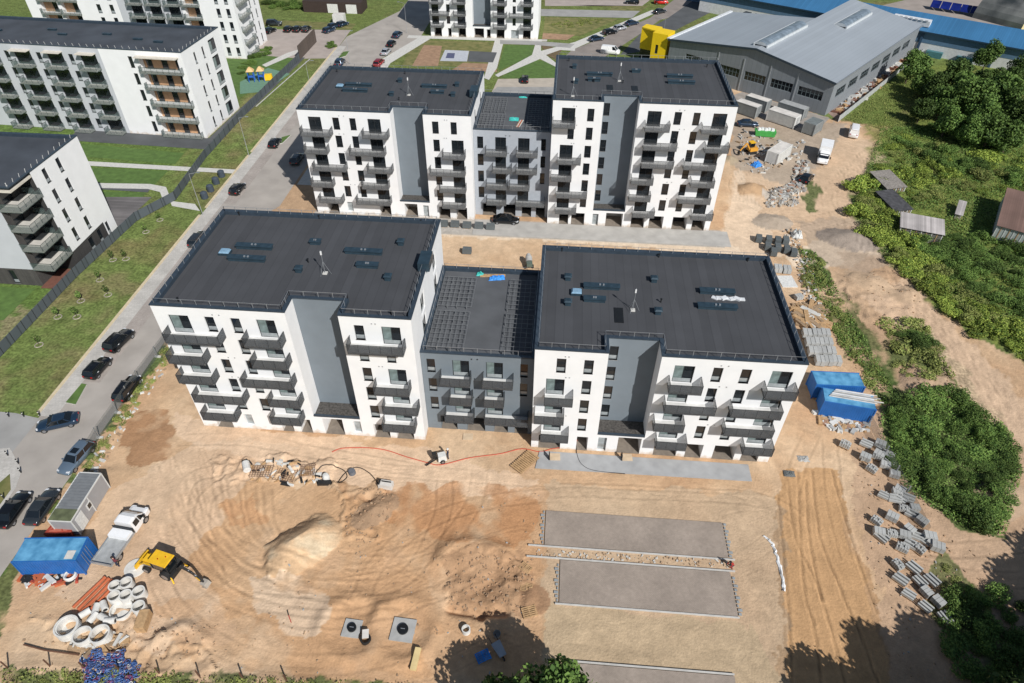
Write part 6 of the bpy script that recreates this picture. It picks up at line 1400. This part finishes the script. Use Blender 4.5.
for (pts, l) in ((((24, 645), (45, 651), (80, 656)), 'long rusty rail lying above the grass at the bottom left'), (((85, 657), (100, 655), (128, 654)), 'thin rusty bar along the top of the blue heap')):
    W_ = [U(*p) for p in pts]; b = MB(); b.path([(x, y, Hat(x, y)+.25) for x, y in W_], .07, mat('rusty_iron', (.13, .065, .04), .8), 6); tag(b.build('steel_bar', None), l, 'bar')
clutter('scrap_timber', 'splintered timber scraps above the blue heap', [(70, 640), (125, 638), (128, 650), (78, 652)], 60, .2, .6, [WOOD, MATS['old_timber'], CONCL], 15, .2, 4)
clutter('building_scrap', 'orange and grey scrap below the blue container', [(20, 576), (60, 574), (85, 580), (60, 586), (25, 586)], 60, .15, .6, [RP, CONCL, DK, RUST], 16, .2, 3)
x, y, z = at(70, 575, .4); b = MB(); b.lathe([(.5, .0), (.62, .1), (.62, .5), (.5, .6), (.4, .5), (.4, .1)], CR, 18); tag(b.build('cable_drum', None, (x, y, z)), 'white round drum on the sand below the right end of the blue container', 'drum')
b = MB(); b.prism([(-.7, -.3), (.9, -.2), (.7, .3), (-.6, .4)], .0, .25, RP); b.prism([(-.3, -1.0), (.1, -1.0), (.4, .2), (-.1, .3)], .25, .4, RP); tag(b.build('orange_barrier', None, at(42, 572), .3), 'collapsed orange barrier under the blue container', 'barrier')
b = MB(); b.box(-.02, .9, -.9, .9, 0, 1.0, WOOD); tag(b.build('timber_box', None, at(139, 622, .5), R(8)), 'open timber box below the right hand rings', 'box')

# ------------------------------------------------------------------ fences, walls, street furniture
def fence(name, label, pts, h, m_, post, gap=2.4, th=.06, mesh=False, foot=False):
    root = thing(name, label, 'fence'); W_ = [Vector(p) for p in pts]; b = MB(); pc_ = MB(); pc_.box(-.05, .05, -.05, .05, 0, h+.06, post); pme = pc_.mesh('post'); fc_ = MB(); fc_.box(-.4, .4, -.15, .15, 0, .18, CONCL); fme = fc_.mesh('concrete_foot')
    for a, c in zip(W_, W_[1:]):
        d = (c-a); L_ = d.length; d.normalize(); nn = max(1, int(L_/gap))
        b.obox((a+c)/2, d, L_, th, .08, h, m_)
        for i in range(nn): p = a+(c-a)*i/nn; link('post', pme, root, (p.x, p.y, 0))
        if foot:
            for i in range(nn): p = a+(c-a)*i/nn; link('concrete_foot', fme, root, (p.x, p.y, .002), math.atan2(-d.x, d.y))
    b.build('panels', root)
FG = stripes('fence_panel_grey', (.085, .10, .115), 2.4, 1, .08, .6, .6)
fence('panel_fence', 'long dark grey panel fence between the lawns and the rough verge', [U(*p) for p in ((-60, 420), (15, 342), (76, 278), (137, 221), (176, 200), (206, 158), (243, 117), (270, 89), (300, 60))], 1.7, FG, DFRAME, 2.4)
a_, b_ = U(300, 60), U(316.5, 42)
fence('brown_wall', 'tall brown sound wall at the end of the long dark fence', [a_, b_], 3.6, stripes('brown_wall_panel', (.10, .078, .066), .5, 1, .1, .8), DFRAME, 3, .15)
MSH = meshmat('fence_mesh', (.18, .2, .2), .22)
fence('mesh_fence', 'see through temporary mesh fence with concrete feet along the street', [U(*p) for p in ((172, 338), (158, 357), (140, 381), (118, 413), (100, 438), (92, 452))], 1.9, MSH, STEEL, 2.6, .02, foot=True)
fence('mesh_fence', 'see through mesh fence beside the green thicket and pallets', [U(*p) for p in ((868, 425), (884, 455), (905, 495), (925, 535))], 1.6, MSH, STEEL, 2.8, .02)
fence('mesh_fence', 'low wire fence along the weeds at the bottom edge', [U(*p) for p in ((8, 668), (50, 666), (120, 671), (200, 677), (330, 683))], 1.3, meshmat('thin_wire', (.12, .1, .08), .08), MATS['rusty_iron'], 3.0, .02)
a_, b_ = U(838, 122), U(930, 48)
fence('panel_fence', 'pale grey boundary fence between the warehouse scrap and the meadow', [a_, ((a_[0]+b_[0])/2, (a_[1]+b_[1])/2), b_], 1.5, mat('pale_fence_panel', (.36, .38, .38), .7), CONCL, 3)
bo = MB(); bo.tube((0, 0, 0), (0, 0, .85), .07, DK, 8); bo.tube((0, 0, .6), (0, 0, .7), .075, PAINT, 8); bm_ = bo.mesh('bollard')
for (u, v, l) in ((8, 415, 'short bollard nearest the left edge on the grass side'), (23, 415, 'short bollard in the middle on the grass side'), (39, 414, 'short bollard at the kerb corner'), (7, 454, 'bollard on the lower pavement, upper left one'), (17.5, 462, 'bollard on the lower pavement, right one'), (20, 471, 'bollard on the lower pavement above the kerb grass'), (3, 497, 'bollard beside the little grass wedge')): tag(link('bollard', bm_, None, (*U(u, v, .3), .01)), l, 'bollard', 'bollards at the side street mouth')
sheet('kerb_grass', px((-20, 500), (10, 474), (11, 490), (0, 505), (-20, 520)), .05, LAWN2)
sheet('pavement', px((-20, 450), (10, 448), (22, 470), (16, 488), (0, 510), (-20, 530)), .03, PAVE)
def lamp(u, v, label, deg=0, h=8, arm=1.5):
    root = thing('street_lamp', label, 'street lamp', (*U(u, v), 0), R(deg), 'street lamps'); b = MB(); b.tube((0, 0, 0), (0, 0, h), .06, GREYD, 8, .03); b.tube((0, 0, h), (arm, 0, h+.35), .03, GREYD, 6); b.build('pole', root); b = MB(); b.box(arm-.1, arm+.5, -.11, .11, h+.3, h+.38, STEEL); b.build('lamp_head', root)
lamp(249, 156, 'tall thin street lamp at the pavement beside the footpath end', 0); lamp(203, 215, 'street lamp where the small path meets the street'); lamp(407, 33, 'street lamp at the shaded corner by the top block', 180); lamp(350, 64, 'street lamp beside the junction behind the brown wall', 0); lamp(661, 50, 'street lamp beside the yellow entrance', 180); lamp(770, 60, 'street lamp standing before the grey warehouse wall', 200, 7)
lamp(312, 96, 'street lamp on the verge left of the back left block')
tag(MB().box(-1.7, 1.7, -1.2, 1.2, 0, 2.6, CW, CWR).build('white_kiosk', None, (*U(340, 23), 0), R(0)), 'small white kiosk at the corner of the car park', 'kiosk')
wb = MB(); wb.lathe([(0, 1.35), (.3, 1.3), (.62, 1.1), (.66, .0)], mat('dark_waste_bin', (.05, .065, .085), .5), 16); wbm = wb.mesh('waste_container')
for (u, v, l) in ((204, 195, 'round waste container nearest the verge, lowest of four'), (210, 188, 'round waste container, second of four'), (215.5, 180.5, 'round waste container, third of four'), (221, 173.5, 'round waste container furthest up the street')): tag(link('waste_container', wbm, None, (*U(u, v, .6), .01)), l, 'waste container', 'half buried waste containers on the verge')
# playground
root = thing('playground_tower', 'playground tower with yellow slide and blue posts behind the long fence', 'playground', (*U(256, 78, 1), 0), R(15)); PB = mat('play_blue', (.02, .12, .5), .5); PY = mat('play_yellow', (.78, .5, .02), .5); PT = mat('play_tan', (.62, .42, .2), .6)
b = MB()
for cx in (-1.8, .6):
    for dx in (0, 1.3):
        for dy in (0, 1.3): b.tube((cx+dx, dy, 0), (cx+dx, dy, 2.6), .09, PB)
    b.box(cx-.1, cx+1.4, -.1, 1.4, 1.2, 1.3, PB)
b.build('frame', root); b = MB()
for cx in (-1.8, .6): b.prism([(cx-.3, -.3), (cx+1.6, -.3), (cx+1.6, 1.6), (cx-.3, 1.6)], 2.6, 3.5, PT, shrink=.8)
b.build('roof', root); b = MB(); b.prism([(1.9, .1), (3.9, .1), (3.9, 1.3), (1.9, 1.3)], .2, 1.5, PY, shrink=.15); b.build('slide', root)
sheet('playground_floor', px((240, 82), (268, 68), (290, 74), (262, 92), (240, 94)), .03, mat('green_rubber_floor', (.13, .24, .17), .9, var=.1))
sheet('footpath', px((262, 65), (287, 53), (300, 49), (303, 51), (266, 67)), .02, CONCL)

# ------------------------------------------------------------------ people
SKINM = mat('skin', (.50, .30, .21), .6)
def person(u, v, label, top, legs, hat, pose='stand', deg=0):
    x, y = U(u, v, .6)
    if pose == 'stand':
        J = [(0, 0, .95), (0, 0, 1.2), (0, 0, 1.42), (0, 0, 1.52), (0, 0, 1.66), (0, -.19, 1.40), (.12, -.27, 1.14), (.3, -.24, 1.0), (0, .19, 1.40), (.08, .28, 1.12), (.26, .24, .92), (0, -.1, .9), (.04, -.13, .5), (0, -.15, .06), (.14, -.15, .04), (0, .1, .9), (-.02, .13, .5), (-.08, .15, .06), (.08, .16, .04)]
    else:
        J = [(0, 0, .55), (.15, 0, .78), (.32, 0, .98), (.40, 0, 1.05), (.48, 0, 1.16), (.32, -.19, .95), (.45, -.25, .7), (.62, -.15, .5), (.32, .19, .95), (.45, .25, .7), (.62, .15, .45), (0, -.1, .52), (.32, -.16, .48), (.05, -.17, .07), (.2, -.17, .05), (0, .1, .52), (.32, .16, .45), (.05, .17, .07), (.2, .17, .05)]
    E_ = [(0, 1), (1, 2), (2, 3), (3, 4), (2, 5), (5, 6), (6, 7), (2, 8), (8, 9), (9, 10), (0, 11), (11, 12), (12, 13), (13, 14), (0, 15), (15, 16), (16, 17), (17, 18)]
    Rr = [.15, .15, .16, .06, .1, .08, .055, .04, .08, .055, .04, .1, .07, .05, .045, .1, .07, .05, .045]
    me = bpy.data.meshes.new('person'); me.from_pydata(J, E_, []); o = bpy.data.objects.new('person', me); COL.objects.link(o)
    sk = o.modifiers.new('s', 'SKIN'); 
    for i, r_ in enumerate(Rr): me.skin_vertices[0].data[i].radius = (r_, r_*(.75 if i in (0, 1, 2) else 1))
    me.skin_vertices[0].data[0].use_root = True
    o.modifiers.new('b', 'SUBSURF').levels = 1; o.modifiers['b'].render_levels = 1
    bpy.context.view_layer.update(); dg = bpy.context.evaluated_depsgraph_get(); m2 = bpy.data.meshes.new_from_object(o.evaluated_get(dg)); o.modifiers.clear(); o.data = m2
    m2.materials.clear()
    for t in (top, legs, SKINM): m2.materials.append(t)
    hipz = .95 if pose == 'stand' else .6; headz = 1.5 if pose == 'stand' else 1.06
    hands = [Vector(J[7]), Vector(J[10])]
    for p in m2.polygons:
        c = p.center
        if c.z > headz or min((c-h_).length for h_ in hands) < .1: p.material_index = 2
        else: p.material_index = 1 if c.z < hipz and (abs(c.y) < .2) else 0
        p.use_smooth = True
    o.location = (x, y, Hat(x, y)+.02); o.rotation_euler = (0, 0, R(deg)); tag(o, label, 'person')
    b = MB(); h_ = J[4]; b.lathe([(.15, 0), (.13, .08), (.07, .14), (0, .155)], hat, 12, (h_[0], h_[1]), h_[2]+.03); b.build('helmet', o)
    return o
DKB = mat('dark_clothes', (.03, .035, .06), .9); REDC = mat('red_clothes', (.38, .04, .03), .9); NAVC = mat('maroon_clothes', (.14, .03, .04), .9)
person(116, 563, 'person in dark maroon work clothes standing behind the flatbed truck', NAVC, DKB, mat('dark_hair', (.03, .02, .02), .8), 'stand', 60)
person(733.5, 564, 'person in red and dark clothes crouching at the right end of the paved strip', REDC, DKB, MATS['dark_hair'], 'crouch', 200)
person(448, 455, 'person in dark clothes standing right of the white generator', DKB, DKB, PAINT, 'stand', 180)
b = MB(); b.beam((0, 0, .03), (.5, -.7, .05), .08, .04, REDC); b.beam((-.3, .5, .03), (0, 0, .05), .1, .05, DK); tag(b.build('hand_tool', None, at(288, 614)), 'red handled tool lying on the pale sand mound', 'tool')

# ------------------------------------------------------------------ plants
def leafmat(name, c, c2, k=.35):
    m = bpy.data.materials.new(name); m.use_nodes = True; n = m.node_tree; L = n.links; b = n.nodes['Principled BSDF']; b.inputs['Roughness'].default_value = .7; b.inputs['Specular IOR Level'].default_value = .2
    ge = n.nodes.new('ShaderNodeNewGeometry'); tc = n.nodes.new('ShaderNodeTexCoord'); nz = n.nodes.new('ShaderNodeTexNoise'); nz.inputs['Scale'].default_value = .7; nz.inputs['Detail'].default_value = 3; L.new(tc.outputs['Object'], nz.inputs['Vector'])
    ad = n.nodes.new('ShaderNodeMath'); ad.operation = 'ADD'; L.new(ge.outputs['Random Per Island'], ad.inputs[0]); L.new(nz.outputs[0], ad.inputs[1])
    mr = n.nodes.new('ShaderNodeMapRange'); mr.inputs[1].default_value = .35; mr.inputs[2].default_value = 1.3; L.new(ad.outputs[0], mr.inputs[0])
    mx = n.nodes.new('ShaderNodeMix'); mx.data_type = 'RGBA'; mx.inputs[6].default_value = (*c, 1); mx.inputs[7].default_value = (*c2, 1); L.new(mr.outputs[0], mx.inputs[0])
    oi = n.nodes.new('ShaderNodeObjectInfo'); m2 = n.nodes.new('ShaderNodeMapRange'); m2.inputs[3].default_value = 1-k; m2.inputs[4].default_value = 1+k; L.new(oi.outputs['Random'], m2.inputs[0])
    vm = n.nodes.new('ShaderNodeVectorMath'); vm.operation = 'SCALE'; L.new(mx.outputs[2], vm.inputs[0]); L.new(m2.outputs[0], vm.inputs['Scale']); L.new(vm.outputs[0], b.inputs['Base Color'])
    return m
LF1 = leafmat('tree_leaves', (.035, .075, .018), (.105, .17, .038), .45); LF2 = leafmat('bush_leaves', (.055, .115, .02), (.27, .33, .06), .45); LF3 = leafmat('dark_bush_leaves', (.03, .075, .016), (.13, .20, .045), .5); LF4 = leafmat('dry_weeds', (.10, .15, .035), (.25, .27, .08), .3)
BARK = mat('bark', (.10, .075, .05), .9, var=.2, scale=3)
def leafcloud(name, blobs, n_, size, m_, seed, up=.35):
    rg = np.random.default_rng(seed); vols = np.array([b_[3]*b_[4]*b_[5] for b_ in blobs])**(2/3); pr = vols/vols.sum()
    idx_ = rg.choice(len(blobs), n_, p=pr); B = np.array(blobs)[idx_]
    d = rg.normal(size=(n_, 3)); d /= np.linalg.norm(d, axis=1)[:, None]; r = rg.uniform(.45, 1.05, n_)**.6
    c = B[:, :3]+d*B[:, 3:6]*r[:, None]; keep_ = c[:, 2] > 0.02; c = c[keep_]; d = d[keep_]; n_ = len(c)
    nn = d*.6+rg.normal(size=(n_, 3))*.6+np.array([0, 0, up]); nn /= np.linalg.norm(nn, axis=1)[:, None]
    t = np.cross(nn, rg.normal(size=(n_, 3))); t /= np.linalg.norm(t, axis=1)[:, None]; bt = np.cross(nn, t); s = rg.uniform(.5, 1.3, (n_, 1))*size/2
    V = np.stack([c-t*s, c-bt*s*.75, c+t*s, c+bt*s*.75], 1).reshape(-1, 3)
    me = bpy.data.meshes.new(name); me.vertices.add(len(V)); me.vertices.foreach_set('co', V.ravel()); q = np.arange(len(V), dtype=np.int32)
    me.loops.add(len(V)); me.loops.foreach_set('vertex_index', q); me.polygons.add(n_); me.polygons.foreach_set('loop_start', np.arange(0, len(V), 4, dtype=np.int32)); me.polygons.foreach_set('loop_total', np.full(n_, 4, np.int32)); me.update(calc_edges=True); me.materials.append(m_); return me
def tree_proto(h, r, seed, m_, n_=5200, size=.5):
    rr = random.Random(seed); root = link('broadleaf_tree', None); blobs = []
    for i in range(17):
        a = rr.uniform(0, 2*PI); q = rr.uniform(.15, .72)*r; z = rr.uniform(.34, .86)*h; s = rr.uniform(.30, .5)*r; q *= (1.1-abs(z/h-.55)*1.3)
        blobs.append((q*math.cos(a), q*math.sin(a), z, s, s, s*.85))
    blobs.append((0, 0, h*.84, r*.4, r*.4, r*.4))
    cr = link('crown', leafcloud('crown', blobs, n_, size, m_, seed), root)
    b = MB(); b.tube((0, 0, -.3), (.1, 0, h*.4), .22, BARK, 8, .14); b.tube((.1, 0, h*.4), (0, .1, h*.75), .14, BARK, 7, .05)
    for bl in blobs[:9]: b.tube((.08, 0, h*rr.uniform(.25, .45)), bl[:3], .09, BARK, 5, .02)
    b.build('trunk', root); root['category'] = 'tree'; return root
TP = [(tree_proto(8.5, 4.2, 3, LF1), [False]), (tree_proto(7.5, 3.6, 8, LF1), [False]), (tree_proto(10, 4.6, 12, LF1, 6500), [False])]
def tree(i, u, v, z, label, group, s=1.0, xy=None):
    x, y = xy or U(u, v, z); scatter(TP[i][0], TP[i][1], (x, y, Hat(x, y)), random.random()*6, label, group, s)
TG = 'dark broadleaf trees behind the overgrown plots'
for j, (u, v, i, s, l) in enumerate(((912, 66, 0, .95, 'broadleaf tree at the left end of the clump, nearest the warehouse'), (936, 88, 1, 1.05, 'broadleaf tree second from the left, in front of the clump'), (957, 72, 1, 1.0, 'broadleaf tree in the back row just left of the clump centre'), (973, 104, 0, 1.15, 'large broadleaf tree in the centre front of the clump'), (990, 54, 2, .8, 'upright dark tree standing before the blue roofed hall'), (1018, 72, 2, .85, 'dark tree at the right edge before the blue roofed hall'), (950, 118, 1, .95, 'low broadleaf tree at the foot of the clump, lower left'), (1000, 96, 0, 1.1, 'large broadleaf tree in the back right of the clump'), (992, 130, 1, 1.05, 'broadleaf tree at the lower centre right of the clump'), (1020, 118, 2, .9, 'large dark tree at the right edge of the clump'), (925, 104, 1, .75, 'smaller tree at the lower left edge of the clump'))):
    tree(i, u, v, 4.5, l, TG, s)
for (u, v, i, s, l) in ((945, 100, 1, 1.0, 'broadleaf tree filling the left middle of the clump'), (962, 92, 0, 1.0, 'broadleaf tree filling the back middle of the clump'), (985, 112, 2, .8, 'broadleaf tree between the two large centre trees'), (1008, 108, 1, 1.15, 'broadleaf tree between the right trees of the clump'), (972, 126, 1, .9, 'low broadleaf tree along the lower front of the clump'), (1012, 134, 1, .95, 'low broadleaf tree at the lower right front'), (1040, 100, 2, .9, 'broadleaf tree beyond the right edge of the clump'), (982, 84, 1, 1.0, 'broadleaf tree in the back row right of centre'), (928, 78, 1, .85, 'broadleaf tree close behind the leftmost one'), (1000, 75, 1, .8, 'broadleaf tree between the two dark trees by the hall')):
    tree(i, u, v, 4.5, l, TG, s)
# trees just beyond the lower edge: their crowns and shadows reach into the view
for (x, y, i, s, l) in ((3.2, -30.3, 0, 1.02, 'green tree whose crown rises into the bottom edge, left of the lowest paving'), (-1.5, -31.5, 1, 1.0, 'tree just below the bottom edge whose shade falls on the single ring'), (30.5, -31.5, 1, 1.15, 'tree below the bottom edge, shading the end of the wheel ruts'), (39.5, -30, 2, 1.15, 'tree below the lower right pallets, left one of the shady row'), (45, -29, 2, 1.2, 'tree in the lower right corner row, second from the left'), (50, -25.5, 0, 1.25, 'tree at the lower right corner whose crown enters the picture'), (55, -22, 2, 1.1, 'tree right of the corner, shading the far end of the pallets'), (58, -27, 2, 1.2, 'tree furthest out beyond the lower right corner'), (49, -33, 2, 1.2, 'tree hidden below the corner behind the shady row'), (44, -24.5, 0, 1.0, 'tree just inside the corner row beside the lowest weeds') if 0 else (60, -20, 2, 1.25, 'tree right of the picture, shading the dirt below the thicket'), (53, -31, 2, 1.2, 'tree in the second row below the corner'), (36, -33.5, 2, 1.1, 'tree in the second row left of the corner'), (43, -35, 2, 1.2, 'tree in the second row in the middle')):
    tree(i, 0, 0, 0, l, 'trees along the lower edge', s, (x, y))
def bush_proto(r, h, seed, m_, n_=900, size=.34, name='bush'):
    rr = random.Random(seed); blobs = [(rr.uniform(-.75, .75)*r, rr.uniform(-.75, .75)*r, rr.uniform(.3, .65)*h, r*rr.uniform(.4, .65), r*rr.uniform(.4, .65), h*rr.uniform(.3, .45)) for _ in range(7)]
    o = link(name, leafcloud(name, blobs, n_, size, m_, seed)); o['category'] = 'bush'; return o
BP = [[(bush_proto(1.6, 1.7, 20+i, LF2 if i else LF4, 1700, .23), [False]) for i in range(3)], [(bush_proto(1.8, 2.4, 30+i, LF3, 2300, .23), [False]) for i in range(3)], [(bush_proto(1.0, .8, 40+i, LF4, 520, .2, 'weed_clump'), [False]) for i in range(2)]]
def bushes(P, n_, kind, label, group, smin, smax, seed, mind=1.6):
    rr = random.Random(seed); W_ = px(*P) if P[0][0] is not None and len(P[0]) == 2 else P; xsP = [p[0] for p in W_]; ysP = [p[1] for p in W_]; got = []; t = 0
    while len(got) < n_ and t < n_*60:
        t += 1; x = rr.uniform(min(xsP), max(xsP)); y = rr.uniform(min(ysP), max(ysP))
        if not inpoly(np.array([x]), np.array([y]), W_)[0] or any((x-a)**2+(y-b_)**2 < mind**2 for a, b_ in got): continue
        got.append((x, y)); p = BP[kind][rr.randrange(len(BP[kind]))]; s = rr.uniform(smin, smax)
        scatter(p[0], p[1], (x, y, Hat(x, y)), rr.random()*6, label, group, (s*rr.uniform(.8, 1.3), s*rr.uniform(.8, 1.3), s*rr.uniform(.35, .95)))
bushes([(852, 192), (870, 165), (893, 165), (880, 200), (905, 232), (882, 250), (862, 232), (850, 212)], 26, 0, 'yellow green bush beside the upper dirt road, left of the old shed', 'bushes left of the old shed', .8, 1.3, 1)
bushes([(880, 245), (905, 240), (940, 275), (1000, 320), (1060, 340), (1060, 375), (1023, 355), (960, 322), (910, 282)], 60, 0, 'yellow green bush in the band bordering the dirt road, below the old shed', 'bushes along the dirt road', .5, 1.2, 2, 1.4)
bushes([(905, 240), (1023, 235), (1070, 330), (1000, 315), (940, 272)], 55, 1, 'darker green bush in the thick growth between old shed and brown roofed house', 'dark bushes below the sheds', .4, 1.0, 3, 1.9)
bushes([(880, 150), (900, 135), (1060, 165), (1060, 200), (995, 190), (960, 196), (900, 205), (880, 168)], 46, 0, 'green bush in the overgrown plots above the old shed', 'bushes above the sheds', .4, 1.3, 4, 2.0)
bushes([(890, 145), (915, 125), (1060, 145), (1060, 190), (960, 180)], 26, 1, 'darker bush scattered through the plots at the foot of the tree clump', 'dark bushes at the foot of the trees', .7, 1.1, 5, 2.2)
bushes([(892, 402), (955, 398), (985, 415), (1005, 440), (1010, 470), (996, 520), (970, 525), (948, 512), (915, 480), (893, 450)], 58, 1, 'leafy shrub in the dense dark green thicket right of the pallets', 'shrubs of the dense thicket', .3, .95, 6, 1.2)
bushes([(803, 252), (818, 256), (834, 290), (848, 320), (866, 350), (884, 380), (868, 385), (842, 345), (822, 315), (806, 280)], 30, 2, 'low weed clump in the strip between pallets and dirt road', 'weed clumps in the strip', .5, 1.2, 7, 1.6)
bushes([(885, 325), (918, 320), (945, 352), (965, 372), (940, 385), (905, 380)], 22, 2, 'weed clump in the patch above the thicket', 'weed clumps above the thicket', .5, 1.5, 8, 1.0)
bushes([(896, 330), (925, 335), (930, 350), (905, 348)], 5, 1, 'leafy shrub among the weeds above the thicket', 'shrubs above the thicket', .5, .8, 18, 1.2)
bushes([(950, 590), (1023, 600), (1080, 700), (985, 700), (955, 650)], 34, 1, 'dark shrub in the tree shade at the lower right corner', 'shaded shrubs in the lower right corner', .4, .95, 19, 1.5)
bushes([(30, 676), (120, 677), (330, 683), (330, 700), (30, 700)], 18, 2, 'weed clump along the bottom edge fence', 'weed clumps at the bottom edge', .4, .9, 9, 1.2)
bushes([(235, 66), (268, 47), (272, 52), (240, 76)], 14, 1, 'clipped shrub in the hedge before the tall left flats', 'hedge shrubs', .5, .6, 10, 1.0)
bushes([(270, 2), (306, 2), (304, 10), (275, 10)], 10, 1, 'round shrub beside the dark garage at the top edge', 'shrubs by the garage', .7, 1.1, 11, 1.8)
bushes([(322, 44), (334, 42), (338, 48), (326, 50)], 4, 1, 'small dark shrub at the verge corner by the junction', 'shrubs by the junction', .4, .6, 12, 1)
bushes([(548, 23), (600, 19), (604, 22), (560, 29)], 22, 2, 'tiny planted shrub on the dry lawn behind the top block', 'tiny shrubs on the dry lawn', .5, .8, 13, 1.2)
bushes([(944, 566), (985, 600), (1000, 640), (975, 655), (948, 620)], 16, 2, 'weed clump in the half shaded patch beside the lowest pallets', 'weed clumps beside the lowest pallets', .4, .9, 14, 1.2)
bushes([(90, 478), (122, 425), (160, 372), (172, 352), (168, 350), (140, 385), (100, 445), (82, 480)], 22, 2, 'weed clump on the narrow strip along the temporary fence', 'weed clumps by the temporary fence', .35, .75, 15, .9)
# low growth nobody could count
def cover(name, label, P, n_, size, h, m_, seed):
    rg = np.random.default_rng(seed); W_ = px(*P); x = rg.uniform(min(p[0] for p in W_), max(p[0] for p in W_), n_*3); y = rg.uniform(min(p[1] for p in W_), max(p[1] for p in W_), n_*3)
    k = inpoly(x, y, W_); x = x[k][:n_]; y = y[k][:n_]; dn = fbm(x, y, 3, 3); k = dn > rg.uniform(.2, .55, len(x)); x, y = x[k], y[k]
    ii = np.clip(np.searchsorted(xs, x)-1, 0, nx-2); jj = np.clip(np.searchsorted(ys, y)-1, 0, ny-2); z = H[jj, ii]
    blobs = None; n2_ = len(x); c = np.stack([x, y, z+rg.uniform(.05, h, n2_)], 1); nn = rg.normal(size=(n2_, 3))*.7+np.array([0, 0, .6]); nn /= np.linalg.norm(nn, axis=1)[:, None]
    t = np.cross(nn, rg.normal(size=(n2_, 3))); t /= np.linalg.norm(t, axis=1)[:, None]; bt = np.cross(nn, t); s = rg.uniform(.5, 1.3, (n2_, 1))*size/2
    V = np.stack([c-t*s, c-bt*s*.7, c+t*s, c+bt*s*.7], 1).reshape(-1, 3); me = bpy.data.meshes.new(name); me.vertices.add(len(V)); me.vertices.foreach_set('co', V.ravel()); q = np.arange(len(V), dtype=np.int32)
    me.loops.add(len(V)); me.loops.foreach_set('vertex_index', q); me.polygons.add(n2_); me.polygons.foreach_set('loop_start', np.arange(0, len(V), 4, dtype=np.int32)); me.polygons.foreach_set('loop_total', np.full(n2_, 4, np.int32)); me.update(calc_edges=True); me.materials.append(m_)
    o = link(name, me); stuff(o); o['label'] = label; o['category'] = 'ground cover'
cover('undergrowth', 'tall mixed weeds filling the overgrown plots at the right', [(880, 130), (906, 128), (1100, 150), (1200, 420), (1023, 358), (938, 305), (882, 255), (850, 208), (868, 165)], 95000, .27, .6, LF3, 1)
cover('meadow_grass', 'rough bright meadow grass beside the warehouse fence', [(845, 120), (908, 58), (930, 72), (1023, 80), (1023, 140), (906, 128), (880, 130)], 30000, .24, .25, LF4, 2)
cover('thicket_undergrowth', 'weeds under and around the dense thicket', [(880, 398), (960, 395), (1005, 425), (1022, 470), (1005, 535), (965, 530), (905, 490), (880, 440)], 16000, .24, .4, LF3, 3)
cover('weeds', 'thin weeds along the bottom edge', [(-20, 668), (110, 671), (330, 680), (430, 686), (430, 720), (-20, 720)], 5000, .22, .35, LF4, 4)
cover('weeds', 'sparse weeds in the strip between the pallets and the dirt road', [(800, 250), (815, 252), (838, 290), (868, 345), (900, 400), (880, 405), (840, 345), (810, 285)], 5000, .26, .35, LF3, 5)
# saplings in stone rings on the verge
sr = link('sapling', None); b = MB(); b.tube((0, 0, 0), (0, 0, 1.6), .03, BARK, 5); b.build('trunk', sr); link('crown', leafcloud('crown', [(0, 0, 1.3, .4, .4, .55)], 90, .22, LF3, 77), sr)
b = MB()
b.lathe([(.45, 0), (.47, .07), (.56, .07), (.6, 0)], mat('verge_ring_stone', (.30, .27, .22), .9, var=.4, scale=5), 14)
b.build('stone_ring', sr); sr['category'] = 'sapling'; us_ = [False]
for (u, v, l) in ((39, 345, 'sapling in a pale ring nearest the street kerb, lowest of the verge'), (77, 317, 'sapling ringed by bright stones beside a darker one'), (58, 317, 'sapling in a dark ring close to the long fence'), (81, 301, 'sapling with scattered stones, halfway down the verge'), (108, 295, 'sapling with few white stones nearest the street'), (126, 259, 'sapling in a tidy stone ring in mid verge'), (113, 260, 'sapling left of the tidy stone ring'), (100, 280, 'sapling on the left side of the verge between two rings'), (146, 232, 'sapling with pale stones in the upper verge'), (160, 220, 'sapling at the top of the verge near the path')): scatter(sr, us_, (*U(u, v), .0), random.random()*6, l, 'saplings on the rough verge')
